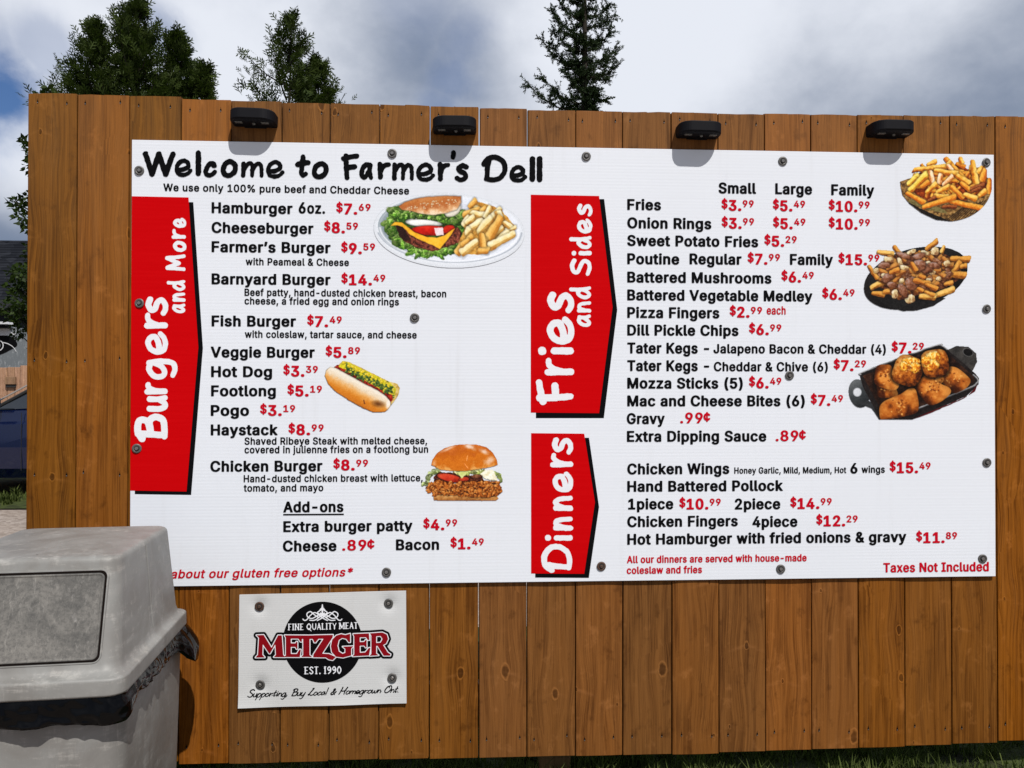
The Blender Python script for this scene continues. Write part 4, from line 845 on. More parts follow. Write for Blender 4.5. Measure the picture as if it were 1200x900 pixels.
D = [('with Peameal & Cheese', 288, 409, 310.4), ('Beef patty, hand-dusted chicken breast, bacon', 286.6, 523, 346.4), ('cheese, a fried egg and onion rings', 286.6, 467.6, 356.4), ('with coleslaw, tartar sauce, and cheese', 287, 488.4, 395.5),
     ('Shaved Ribeye Steak with melted cheese,', 286.6, 500.6, 520.8), ('covered in julienne fries on a footlong bun', 286.6, 501.8, 530.9), ('Hand-dusted chicken breast with lettuce,', 285.6, 495.4, 564.8), ('tomato, and mayo', 285.6, 379, 575.8)]
for a in D: txt(*a, cap=8.0, name='description_lettering', wt=.017)
txt('Jalapeno Bacon & Cheddar (4)', 836, 1038, 413.6, 10.2, wt=.020); txt('Cheddar & Chive (6)', 836.4, 970, 434.6, 10.2, wt=.020)
txt('Honey Garlic, Mild, Medium, Hot', 860.4, 991.6, 554.8, 7.0, name='description_lettering', wt=.017); txt('6', 996.4, 1004.8, 554.4, 11.4); txt('wings', 1009.6, 1036.8, 553.9, 7.8, name='description_lettering', wt=.017)
txt('each', 898.4, 920.6, 368.2, 9.2, M_REDT, 'price_lettering', .017)
txt('All our dinners are served with house-made', 734.6, 945.2, 659.6, 8.0, M_REDT, 'footnote_lettering', .021)
txt('coleslaw and fries', 734.4, 822.6, 672.2, 8.0, M_REDT, 'footnote_lettering', .021)
txt('Taxes Not Included', 1035, 1158.6, 670.4, 10.4, M_REDT, 'footnote_lettering', .021)
txt('*Ask about our gluten free options*', 162, 414, 677.9, 9.8, M_REDT, 'footnote_lettering', .016, .02, 0.22)
flat('underline', [(332, 602.2), (403, 601.8), (403, 603.4), (332, 603.8)], M_BLACK, menu, YT)
Pz = [('7', '69', 394, 434.4, 250.6), ('8', '59', 379.8, 419.6, 272.6), ('9', '59', 399.8, 439.6, 297), ('14', '49', 400, 451.6, 333.6), ('7', '49', 360, 400.6, 382.6), ('5', '89', 381.6, 422, 418.8), ('3', '39', 332, 372.6, 440.8),
      ('5', '19', 336.8, 377.4, 464), ('3', '19', 304.8, 346, 486.8), ('8', '99', 338, 379.4, 509.4), ('8', '99', 390.6, 431.4, 550.8), ('4', '99', 496, 535.8, 620.8), ('1', '49', 527.8, 567, 643.2),
      ('3', '99', 845.4, 883.2, 246.4), ('5', '49', 905.6, 943.4, 246.9), ('10', '99', 971, 1019, 247.6), ('3', '99', 845.6, 883.6, 267.4), ('5', '49', 905.8, 943.8, 267.8), ('10', '99', 971, 1019.4, 268.2),
      ('5', '29', 895.6, 933.6, 288.4), ('7', '99', 876, 914, 309.4), ('15', '99', 982.4, 1030.4, 310), ('6', '49', 915.6, 953.6, 330.4), ('6', '49', 963.4, 1001.4, 350.8), ('2', '99', 855, 893, 371.6),
      ('6', '99', 877.6, 915.6, 392), ('7', '29', 1044.8, 1082.6, 413.6), ('7', '29', 976.8, 1014.8, 434.2), ('6', '49', 877.6, 915.6, 454.6), ('7', '49', 950, 987.8, 475), ('15', '49', 1042.4, 1090.4, 554),
      ('10', '99', 796, 844.6, 596.6), ('14', '99', 926, 974.6, 596), ('12', '29', 956.4, 1005, 616.4), ('11', '89', 1073.4, 1121.4, 636)]
for a in Pz: price(*a)
cents('99', 797, 832.4, 495.6); cents('89', 908.8, 944.4, 516.6); cents('89', 401, 439, 644.8)

# ------------------------------------------------------------------ printed food photographs (flat print, painted as vertex colours)
def vnoise(X, Y, sc, seed, octs=3):
    r = np.random.default_rng(seed); out = 0; amp = 1; tot = 0
    for o in range(octs):
        g = r.random((64, 64)); x = X / sc + 7.3; y = Y / sc + 3.1
        xi = np.floor(x).astype(int); yi = np.floor(y).astype(int); fx = x - xi; fy = y - yi
        fx = fx * fx * (3 - 2 * fx); fy = fy * fy * (3 - 2 * fy); xi %= 64; yi %= 64; x2 = (xi + 1) % 64; y2 = (yi + 1) % 64
        out = out + amp * (g[yi, xi] * (1 - fx) * (1 - fy) + g[yi, x2] * fx * (1 - fy) + g[y2, xi] * (1 - fx) * fy + g[y2, x2] * fx * fy)
        tot += amp; amp *= .55; sc /= 2.1
    return out / tot
class Print:
    """a small picture painted in the units of an enlarged view: origin (ox, oy), k units per photo pixel"""
    def __init__(s, ox, oy, w, h, k, res=2.3):
        s.ox, s.oy, s.k = ox, oy, k; st = k / res
        s.X, s.Y = np.meshgrid(np.arange(0, w, st), np.arange(0, h, st)); s.st = st
        s.img = np.full(s.X.shape + (3,), 128.0); s.a = np.zeros(s.X.shape, bool); s.seed = 1; s.FX, s.FY = s.X, s.Y; s.sl = (slice(None), slice(None))
    def win(s, x0, y0, x1, y1):
        st = s.st; H, W = s.FX.shape
        s.sl = (slice(max(0, int(y0 / st)), max(1, min(H, int(y1 / st) + 2))), slice(max(0, int(x0 / st)), max(1, min(W, int(x1 / st) + 2)))); s.X, s.Y = s.FX[s.sl], s.FY[s.sl]
    def full(s): s.sl = (slice(None), slice(None)); s.X, s.Y = s.FX, s.FY
    def put(s, m, col, soft=None):
        m = np.clip(m, 0, 1)[..., None]; s.img[s.sl] = s.img[s.sl] * (1 - m) + np.asarray(col, float) * m
        s.a[s.sl] |= m[..., 0] > 0.5
    def dark(s, m, amt):
        s.img[s.sl] *= (1 - amt * np.clip(m, 0, 1))[..., None]
    def fry(s, x0, y0, x1, y1, r, base, hi=None, sh=None, drop=0.5, tex=.12):
        base = np.array(base, float); hi = np.array(hi if hi is not None else base * 1.22 + 22, float); sh = np.array(sh if sh is not None else base * [.72, .5, .35], float)
        s.seed += 1; q_ = r * 2.2; s.win(min(x0, x1) - q_, min(y0, y1) - q_, max(x0, x1) + q_, max(y0, y1) + q_)
        X, Y = s.X, s.Y; dx, dy = x1 - x0, y1 - y0; L = math.hypot(dx, dy) + 1e-6
        ux, uy = dx / L, dy / L
        al = (X - x0) * ux + (Y - y0) * uy; pe = -(X - x0) * uy + (Y - y0) * ux
        wob = (vnoise(X, Y, r * 1.6, s.seed, 2) - .5) * r * .5
        r_c = r * (.82 + .36 * np.clip(al / L, 0, 1)); ax = np.maximum(np.abs(al - L / 2 + pe * .2) - L / 2 + r * .7, 0)
        d = (np.abs(pe * r / r_c) ** 3.4 + ax ** 3.4) ** (1 / 3.4) + wob
        if drop: s.dark(np.where(s.a[s.sl], np.clip(1.6 - d / r, 0, 1) * 1.2, 0), drop * .75)
        nv = pe / r * (1 if ux >= 0 else -1)   # +1 towards the lower side
        lam = np.clip(np.where(nv < .25, .72 - nv * .35, .30 - nv * .15) if r < 60 else .58 - nv * .5, 0, 1)
        n = vnoise(X, Y, r * .9, s.seed + 99, 3)
        lam = np.clip(lam + (n - .5) * tex * 5, 0, 1)[..., None]
        c = np.where(lam < .5, sh + (base - sh) * lam * 2, base + (hi - base) * (lam - .5) * 2)
        c = c * (1 - .16 * np.clip((d / r - .6) / .4, 0, 1))[..., None]
        s.put((r - d) / s.st + .5, c); s.full()
    def blobm(s, cx, cy, rx, ry, rot=0, wob=0.12, sc=None, p=2.0):
        s.seed += 1; a = math.radians(rot); X = s.X - cx; Y = s.Y - cy
        u = (X * math.cos(a) + Y * math.sin(a)) / rx; v = (-X * math.sin(a) + Y * math.cos(a)) / ry
        d = (np.abs(u) ** p + np.abs(v) ** p) ** (1 / p) + (vnoise(s.X, s.Y, sc or max(rx, ry) * .5, s.seed, 3) - .5) * 2 * wob
        return (1 - d) * min(rx, ry) / s.st + .5, u, v, d
    def ball(s, cx, cy, rx, ry, cols, rot=0, wob=.1, tex=.35, tsc=None, light=(-.45, -.75), drop=.5, p=2.0, edge=.3):
        q_ = max(rx, ry) * 1.6 + 3; s.win(cx - q_, cy - q_, cx + q_, cy + q_)
        m, u, v, d = s.blobm(cx, cy, rx, ry, rot, wob, p=p)
        if drop: s.dark(np.where(s.a[s.sl], np.clip((1.25 - d) * 5, 0, 1), 0), drop)
        a = math.radians(rot); nx = u * math.cos(a) - v * math.sin(a); ny = u * math.sin(a) + v * math.cos(a)
        lam = .5 + .5 * (nx * light[0] + ny * light[1]) + (vnoise(s.X, s.Y, tsc or rx * .3, s.seed + 50, 4) - .5) * tex * 3
        lam = np.clip(lam, 0, .999); k = len(cols) - 1; q = lam * k; i = q.astype(int); f_ = (q - i)[..., None]; C = np.array(cols, float)
        c = C[i] * (1 - f_) + C[i + 1] * f_
        c = c * (1 - edge * np.clip((d - .75) / .25, 0, 1))[..., None]
        s.put(m, c); s.full()
    def polym(s, pts, wob=0, sc=20):
        s.seed += 1
        X = s.X + (vnoise(s.X, s.Y, sc, s.seed, 2) - .5) * 2 * wob; Y = s.Y + (vnoise(s.X, s.Y, sc, s.seed + 7, 2) - .5) * 2 * wob
        P = np.array(pts, float); ins = np.zeros(X.shape, bool); dd = np.full(X.shape, 1e9)
        for i in range(len(P)):
            a, b_ = P[i], P[(i + 1) % len(P)]; dx, dy = b_ - a
            t = np.clip(((X - a[0]) * dx + (Y - a[1]) * dy) / (dx * dx + dy * dy + 1e-9), 0, 1)
            dd = np.minimum(dd, np.hypot(X - a[0] - t * dx, Y - a[1] - t * dy))
            if abs(dy) > 1e-9: ins ^= ((a[1] > Y) != (b_[1] > Y)) & (X < dx * (Y - a[1]) / dy + a[0])
        return np.where(ins, dd, -dd)
    def poly(s, pts, cols, wob=0, sc=20, tex=.5, tsc=20, grad=None, edge=0, drop=0):
        d = s.polym(pts, wob, sc)
        if drop: s.dark(np.where(s.a, np.clip((d + 12) / 12, 0, 1), 0), drop)
        lam = .5 + (vnoise(s.X, s.Y, tsc, s.seed + 31, 4) - .5) * tex * 2
        if grad is not None:
            (ga, gb) = grad; gx, gy = gb[0] - ga[0], gb[1] - ga[1]
            lam = lam - .5 + np.clip(((s.X - ga[0]) * gx + (s.Y - ga[1]) * gy) / (gx * gx + gy * gy), 0, 1)
        lam = np.clip(lam, 0, .999); k = len(cols) - 1; q = lam * k; i = q.astype(int); f_ = (q - i)[..., None]; C = np.array(cols, float)
        c = C[i] * (1 - f_) + C[i + 1] * f_
        if edge: c = c * (1 - edge * np.clip(1 - d / 10, 0, 1))[..., None]
        s.put(d / s.st + .5, c); return d
    def ruffle(s, pts, r, n, cols=((44, 88, 22), (112, 168, 52), (186, 216, 126)), jit=14):
        c = curve_pts(pts, False, 12); R_ = np.random.default_rng(s.seed * 3 + 5)
        for i in range(int(n * 1.8)):
            p = c[int(R_.random() * (len(c) - 1))] + R_.normal(0, jit, 2)
            q_ = R_.uniform(.5, 1.15); s.ball(p[0], p[1], r * R_.uniform(.3, 1.1), r * R_.uniform(.25, .7), [tuple(min(255, z_ * q_) for z_ in c_) for c_ in cols], R_.uniform(0, 180), .25, .5, r * .35, drop=.18, edge=.1)
    def clip(s, mask): s.a &= mask
    def build(s, name, label, y=YT - 0.0002):
        H, W = s.a.shape
        u = s.ox + s.X / s.k; v = s.oy + s.Y / s.k
        Wd = at_y(u, v, 0.0); Wd[..., 1] = y
        # photo look: local contrast and grain
        g = vnoise(s.X, s.Y, s.st * 1.6, 5, 2) - .5
        wt = s.a[..., None] * 1.0; ac = s.img * wt * 2; aw = wt * 2
        for (dy, dx) in ((0, 1), (0, -1), (1, 0), (-1, 0)):
            ac = ac + np.roll(s.img * wt, (dy, dx), (0, 1)) * .6; aw = aw + np.roll(wt, (dy, dx), (0, 1)) * .6
        s.img = np.where(aw > 0, ac / np.maximum(aw, 1e-6), s.img)
        rgb = np.clip(s.img + g[..., None] * 26, 0, 255)
        cl = np.clip(lin(rgb) * 1.02, 0, 1)
        a = s.a; q = (a[:-1, :-1].astype(int) + a[1:, :-1] + a[:-1, 1:] + a[1:, 1:]) >= 3
        idx = np.arange(H * W).reshape(H, W)
        Q = np.stack([idx[:-1, :-1], idx[:-1, 1:], idx[1:, 1:], idx[1:, :-1]], -1)[q]
        used, inv = np.unique(Q, return_inverse=True); inv = inv.reshape(Q.shape)
        me = bpy.data.meshes.new(name)
        me.vertices.add(len(used)); me.vertices.foreach_set('co', Wd.reshape(-1, 3)[used].reshape(-1))
        me.loops.add(inv.size); me.loops.foreach_set('vertex_index', inv.reshape(-1))
        me.polygons.add(len(Q)); me.polygons.foreach_set('loop_start', np.arange(len(Q)) * 4)
        me.update(calc_edges=True)
        at = me.color_attributes.new('Col', 'FLOAT_COLOR', 'POINT')
        C4 = np.ones((len(used), 4)); C4[:, :3] = cl.reshape(-1, 3)[used]; at.data.foreach_set('color', C4.reshape(-1))
        me.materials.append(M_PRINT)
        o = bpy.data.objects.new(name, me); COL.objects.link(o); attach(o, menu); o['label'] = label
        return o

# --- cheeseburger plate
P = Print(435, 220, 1200, 616, 6.486)
m_, u, v, d = P.blobm(592, 325, 575, 285, 3, .0)
P.put(m_, (214, 219, 226)); P.put(P.blobm(592, 322, 555, 268, 3, 0)[0], (220, 225, 232))
m_, u, v, d = P.blobm(592, 312, 540, 250, 3, .0); lam = np.clip((P.X - 60) / 420, 0, 1)[..., None]
P.put(m_, np.array([128, 142, 150]) * (1 - lam) + np.array([222, 228, 238]) * lam)
P.put(np.where(d < 1, 1, 0) * np.clip(1 - np.abs(d - .975) / .03, 0, 1) * np.where(P.Y > 300, .9, .35), (238, 241, 246))
P.put(np.clip(1 - np.abs(d - 1.02) / .02, 0, 1) * (P.Y > 340) * .5, (96, 108, 124))
P.put(P.blobm(600, 300, 450, 185, 3, 0)[0] * .6, (208, 214, 226))
P.poly([(130, 190), (230, 160), (420, 190), (700, 170), (720, 260), (690, 400), (560, 500), (420, 510), (270, 460), (170, 400), (130, 300)], [(30, 62, 18), (66, 110, 34), (96, 150, 50)], 10, 30, .9, 18)
for seg, rr_, n in (([(175, 200), (150, 260), (150, 330), (200, 400), (260, 440)], 34, 46), ([(260, 430), (330, 480), (430, 500), (540, 495)], 30, 40), ([(540, 490), (620, 450), (690, 400)], 30, 26), ([(160, 180), (260, 180), (420, 215), (560, 230), (700, 200)], 36, 60), ([(560, 240), (640, 260), (700, 280)], 40, 36)):
    P.ruffle(seg, rr_, n)
P.poly([(185, 285), (300, 300), (480, 400), (660, 300), (695, 350), (660, 420), (560, 460), (470, 485), (330, 450), (250, 405)], [(38, 18, 14), (92, 42, 30), (128, 62, 46), (160, 92, 70)], 8, 40, .9, 12, edge=.4)
P.poly([(185, 285), (240, 295), (300, 390), (262, 410), (215, 370)], [(30, 14, 14), (52, 26, 24)], 4, 20, .5)
P.ball(400, 268, 140, 34, [(160, 165, 160), (225, 228, 222), (250, 250, 248)], 4, .03, .2, drop=.3)
P.ruffle([(170, 185), (260, 205), (400, 228), (500, 232), (560, 232)], 24, 46)
P.ball(400, 270, 136, 27, [(175, 180, 176), (232, 234, 230), (252, 252, 250)], 4, .03, .12, drop=.3)
P.ball(455, 326, 150, 38, [(120, 8, 6), (196, 22, 10), (225, 50, 26)], 2, .05, .3, drop=.4)
P.ball(590, 318, 50, 34, [(150, 14, 8), (214, 44, 20)], -12, .05, .3)
P.poly([(148, 290), (180, 262), (236, 266), (270, 292), (330, 340), (420, 372), (500, 380), (560, 362), (618, 320), (642, 306), (600, 372), (560, 420), (522, 468), (470, 440), (380, 402), (300, 360), (240, 300), (200, 286)], [(206, 138, 20), (244, 182, 44), (252, 208, 92)], 3, 30, .35, 40, edge=.12, drop=.4)
P.poly([(478, 306), (545, 304), (552, 360), (494, 365)], [(226, 190, 196), (240, 236, 240)], 3, 12, .5, 8)
P.ball(620, 170, 70, 44, [(214, 206, 188), (244, 242, 232)], -30, .08, .2, drop=.2)
P.poly([(208, 142), (250, 112), (340, 84), (450, 68), (570, 63), (682, 66), (684, 112), (650, 168), (560, 196), (470, 208), (380, 200), (300, 176), (232, 168)], [(196, 130, 76), (186, 112, 54), (176, 100, 50), (214, 160, 110), (240, 216, 184)], 3, 40, .35, 36, ((400, 60), (420, 212)), edge=.15, drop=.4)
R_ = np.random.default_rng(4)
for i in range(46):
    t = R_.random(); P.ball(262 + t * 400, 172 - 66 * math.sin(min(1, t * 1.2) * 1.5) + abs(R_.normal(0, 22)) - 16, 6.5, 4, [(206, 160, 110), (250, 232, 200)], R_.uniform(0, 180), .1, .1, drop=.15)
P.poly([(740, 180), (800, 110), (900, 130), (1000, 180), (1090, 290), (1060, 370), (920, 460), (840, 510), (700, 510), (650, 470), (700, 330)], [(160, 96, 26), (206, 148, 60), (226, 180, 96)], 8, 30, .9, 18)
for q in ((745, 150, 800, 95, 24), (790, 150, 850, 200, 30), (820, 160, 700, 210, 26), (745, 215, 700, 290, 28), (870, 150, 840, 190, 26), (760, 190, 850, 215, 30), (1000, 250, 940, 300, 30), (1100, 300, 1020, 330, 26),
          (720, 270, 780, 225, 26), (745, 310, 850, 255, 32), (905, 140, 870, 230, 26), (985, 160, 915, 230, 28), (990, 250, 960, 180, 26), (815, 335, 915, 235, 36), (720, 350, 750, 320, 30), (960, 400, 1050, 330, 30), (730, 400, 770, 370, 30),
          (1000, 300, 900, 370, 30), (690, 430, 650, 500, 30), (740, 400, 690, 440, 28), (985, 225, 895, 385, 38), (1010, 260, 1060, 300, 24), (860, 380, 850, 490, 34), (1085, 350, 895, 450, 34), (815, 480, 890, 480, 30), (805, 405, 685, 500, 34), (840, 350, 850, 450, 28)):
    deep = (q[1] + q[3]) / 2 > 370 and q[4] < 34
    c = (214, 150, 58) if deep or R_.random() < .3 else (226, 200, 122)
    P.fry(q[0], q[1], q[2], q[3], q[4] * .88, c, (250, 240, 200) if c[2] > 100 else (240, 196, 110), (176, 110, 36), .45, .1)
P.build('plate_photo', 'printed picture of a cheeseburger with fries on a white oval plate')

# --- hot dog
P = Print(370, 410, 1200, 873, 10.909)
P.poly([(235, 210), (300, 185), (350, 140), (420, 150), (560, 215), (760, 315), (930, 400), (1040, 430), (1078, 490), (1050, 590), (970, 700), (900, 780), (600, 500)], [(150, 110, 40), (206, 176, 96), (232, 214, 150)], 5, 30, .6, 30)
P.poly([(232, 222), (275, 190), (420, 270), (640, 400), (860, 520), (990, 570), (985, 640), (950, 690), (820, 600), (560, 440), (330, 300)], [(70, 8, 8), (140, 26, 18), (214, 70, 44)], 5, 20, .8, 22)
P.poly([(290, 215), (345, 150), (420, 160), (600, 250), (800, 345), (960, 430), (1030, 500), (1010, 590), (900, 540), (700, 430), (500, 320), (380, 250)], [(150, 150, 20), (206, 196, 34), (236, 214, 52)], 8, 22, .8, 16)
for i in range(190):
    t = R_.random(); px_ = 390 + t * 610; py_ = 245 + t * 300 + R_.normal(0, 28) - 6
    P.ball(px_, py_, R_.uniform(9, 22), R_.uniform(7, 16), [(20, 44, 34), (60, 96, 40), (150, 170, 70)] if R_.random() < .75 else [(190, 180, 30), (240, 222, 90)], R_.uniform(0, 180), .25, .5, drop=.3)
for i in range(40):
    t = R_.random(); P.ball(350 + t * 600, 165 + t * 290 + R_.normal(0, 12), R_.uniform(12, 26), 12, [(196, 170, 30), (244, 212, 40), (250, 232, 120)], 26, .2, .4, drop=.15)
d = P.polym([(112, 330), (130, 260), (190, 212), (260, 232), (420, 320), (640, 440), (800, 520), (900, 590), (955, 660), (962, 710), (930, 760), (880, 796), (740, 800), (620, 755), (430, 650), (260, 540), (160, 440)], 4, 40)
cx_ = np.clip(((P.X * -.47 + P.Y * .88) - 115) / 290, 0, 1); nz = (vnoise(P.X, P.Y, 40, 77, 4) - .5) * .18
C = np.array([(232, 224, 208), (226, 206, 176), (222, 160, 84), (206, 124, 34), (196, 112, 30), (150, 84, 26)], float); q = np.clip(cx_ + nz, 0, .999) * 5; i0 = q.astype(int); P.dark(np.clip((d + 14) / 14, 0, 1) * P.a, .5)
P.put(d / P.st + .5, (C[i0] * (1 - (q - i0)[..., None]) + C[i0 + 1] * (q - i0)[..., None]) * (1 - .35 * np.clip(1 - d / 14, 0, 1))[..., None])
P.put(P.blobm(800, 690, 120, 60, 10, .1)[0] * P.a * .02 + np.clip(1 - P.blobm(800, 692, 110, 55, 8, .1)[3], 0, 1) * .9 * P.a, (104, 60, 26))
P.put(np.clip(1 - P.blobm(930, 690, 34, 90, 12, .05)[3], 0, 1) * 1.5 * (d > 0), (240, 232, 220))
P.fry(615, 640, 625, 690, 7, (90, 40, 20), drop=0)
P.build('hot_dog_photo', 'printed picture of a hot dog with mustard and relish')

# --- chicken burger
P = Print(485, 510, 1200, 900, 10.0)
P.poly([(218, 680), (960, 680), (990, 740), (960, 768), (232, 766)], [(130, 78, 34), (186, 126, 66), (206, 160, 100)], 4, 30, .5, 30, ((600, 780), (600, 690)))
P.ruffle([(140, 570), (180, 480), (250, 420), (300, 430)], 34, 30, ((110, 130, 60), (186, 204, 130), (214, 226, 180)))
P.ruffle([(470, 450), (560, 470), (650, 440), (760, 430), (900, 450)], 36, 40, ((120, 140, 50), (190, 200, 110), (232, 236, 190)), 16)
P.ruffle([(940, 440), (1000, 470), (1025, 540)], 26, 22, ((130, 160, 60), (190, 210, 110), (220, 230, 170)), 8)
P.poly([(230, 490), (300, 430), (480, 440), (520, 470), (660, 470), (800, 465), (830, 560), (240, 560)], [(20, 8, 12), (70, 30, 22), (120, 64, 40)], 6, 20, .9, 16)
P.ball(420, 500, 150, 46, [(140, 30, 14), (196, 54, 30), (220, 86, 54)], 12, .04, .25)
P.ball(590, 515, 60, 26, [(150, 36, 20), (206, 70, 40)], -6, .06, .3)
P.poly([(500, 430), (650, 425), (560, 505)], [(176, 190, 90), (226, 232, 170)], 6, 18, .5)
P.poly([(770, 455), (840, 410), (920, 400), (960, 470), (985, 540), (900, 530), (820, 500)], [(216, 206, 160), (240, 236, 214), (250, 250, 240)], 8, 24, .7, 26)
P.ball(735, 485, 66, 26, [(60, 26, 18), (110, 60, 40), (150, 100, 66)], 0, .1, .4)
P.poly([(125, 625), (200, 550), (300, 520), (400, 555), (520, 560), (620, 540), (760, 540), (860, 525), (970, 540), (1030, 600), (1042, 660), (980, 710), (860, 732), (700, 730), (600, 715), (420, 705), (250, 690), (170, 650)], [(70, 28, 8), (130, 62, 20), (178, 96, 34), (214, 132, 58)], 12, 30, 1.0, 22, edge=.3, drop=.5)
for i in range(90):
    px_ = R_.uniform(170, 1010); py_ = R_.uniform(555, 700); P.ball(px_, py_, R_.uniform(14, 40), R_.uniform(12, 28), [(86, 36, 12), (170, 88, 28), (206, 122, 48), (232, 168, 96)], R_.uniform(0, 180), .3, .6, drop=.22)
for i in range(26):
    px_ = R_.uniform(200, 960); P.ball(px_, R_.uniform(560, 720), R_.uniform(8, 26), R_.uniform(4, 9), [(50, 20, 10), (90, 44, 20)], R_.uniform(-40, 40), .3, .3, drop=0)
d = P.poly([(200, 350), (215, 290), (270, 210), (360, 150), (480, 112), (600, 102), (740, 108), (850, 140), (930, 210), (975, 290), (985, 345), (900, 375), (760, 400), (600, 420), (440, 420), (320, 408), (250, 370)], [(206, 112, 40), (186, 92, 26), (192, 98, 20), (206, 112, 26), (196, 104, 22), (224, 160, 84)], 4, 40, .35, 60, ((500, 90), (520, 425)), edge=.22, drop=.45)
for (cx, cy, rx, ry, ro, am) in ((640, 130, 75, 40, 10, 1.1), (820, 190, 80, 36, 20, 1.0), (900, 290, 60, 60, 50, .8), (860, 320, 70, 36, 10, .6), (400, 160, 130, 22, -24, .8), (240, 330, 34, 46, 20, .5), (690, 145, 60, 36, 40, .6)):
    mm, uu, vv, dd_ = P.blobm(cx, cy, rx, ry, ro, .35, 30); P.put(np.clip(1 - dd_, 0, .8) * am * (d > 0), (236, 216, 204))
P.fry(630, 240, 622, 300, 6, (226, 150, 80), drop=0); P.fry(590, 330, 632, 390, 6, (214, 130, 60), drop=0)
P.build('chicken_burger_photo', 'printed picture of a fried chicken burger in a shiny bun')

# --- bowl of fries
P = Print(1045, 175, 1200, 831, 9.231)
P.poly([(85, 350), (170, 320), (400, 260), (1000, 290), (1082, 330), (1085, 500), (1040, 600), (940, 700), (800, 765), (650, 783), (480, 765), (320, 690), (190, 590), (110, 490)], [(60, 40, 20), (104, 74, 38), (150, 112, 62), (176, 140, 84)], 2, 40, .9, 20)
for i in range(16):
    x0_ = 560 + i * 34; P.fry(x0_, 790 - i * 3, x0_ + 190, 640 - i * 12, 5, (44, 30, 16), (70, 50, 28), (20, 12, 6), 0)
P.poly([(100, 520), (300, 640), (520, 730), (650, 783), (480, 765), (320, 690), (190, 590)], [(14, 12, 12), (34, 26, 18)], 6, 30, .4)
P.poly([(150, 560), (330, 640), (600, 700), (560, 650), (400, 600), (220, 540)], [(86, 76, 40), (140, 126, 78)], 8, 30, .7)
P.poly([(170, 400), (300, 260), (460, 180), (700, 160), (900, 250), (1050, 380), (1000, 480), (900, 520), (700, 560), (400, 560), (250, 480)], [(50, 14, 4), (120, 40, 8), (170, 70, 16)], 14, 40, 1.0, 30)
for i in range(64):
    a = R_.uniform(-.3, math.pi + .3); cx = R_.uniform(260, 980); cy = R_.uniform(200, 490); l_ = R_.uniform(50, 95)
    P.fry(cx - l_ * math.cos(a), cy - l_ * math.sin(a) * .8, cx + l_ * math.cos(a), cy + l_ * math.sin(a) * .8, R_.uniform(17, 26), ((204, 110, 20), (216, 140, 36), (190, 90, 24))[i % 3], (244, 180, 70), (120, 40, 6), .45, .16)
for q in ((380, 170, 480, 130, 24, 1), (240, 220, 610, 180, 26, 1), (170, 380, 290, 280, 30, 2), (580, 95, 820, 380, 30, 0), (700, 150, 790, 190, 26, 0), (735, 85, 760, 150, 26, 1), (870, 120, 910, 370, 34, 1), (975, 190, 935, 260, 26, 1),
          (1010, 220, 975, 350, 32, 0), (590, 180, 640, 130, 22, 1), (600, 165, 650, 230, 24, 3), (460, 225, 700, 270, 30, 1), (190, 450, 380, 270, 36, 2), (415, 235, 440, 370, 30, 3), (530, 270, 510, 370, 30, 3), (310, 410, 400, 350, 26, 0),
          (370, 470, 480, 370, 26, 1), (550, 390, 660, 290, 24, 3), (700, 280, 835, 370, 30, 1), (480, 470, 620, 400, 26, 1), (640, 400, 770, 530, 28, 0), (740, 360, 840, 440, 26, 0), (850, 430, 1000, 380, 20, 4), (860, 460, 960, 420, 20, 4), (1055, 320, 1050, 480, 28, 0),
          (930, 510, 1015, 450, 28, 1), (160, 470, 350, 580, 28, 0), (460, 500, 600, 520, 28, 1), (390, 560, 470, 520, 20, 4), (780, 490, 915, 540, 30, 1), (550, 620, 700, 620, 22, 4), (620, 560, 980, 640, 30, 0), (330, 630, 690, 515, 30, 0)):
    k = q[5]; base = [(212, 124, 30), (222, 156, 44), (224, 186, 60), (230, 170, 110), (130, 60, 22)][k]
    P.fry(q[0], q[1], q[2], q[3], q[4], base, [(240, 178, 70), (250, 210, 110), (250, 230, 120), (252, 232, 196), (170, 96, 50)][k], (176, 80, 14) if k < 4 else (70, 26, 12), .5, .16)
P.clip((P.polym([(60, 340), (170, 300), (160, 330), (240, 200), (400, 110), (560, 60), (800, 50), (960, 60), (1040, 200), (1084, 330), (1086, 500), (1040, 600), (940, 700), (800, 765), (650, 783), (480, 765), (320, 690), (190, 590), (110, 490), (80, 400)]) > 0) & ((P.Y < 400) | (((P.X - 585) / 500) ** 2 + ((P.Y - 380) / 403) ** 2 < 1)))
P.build('fries_photo', 'printed picture of a heap of golden fries on a wooden board')

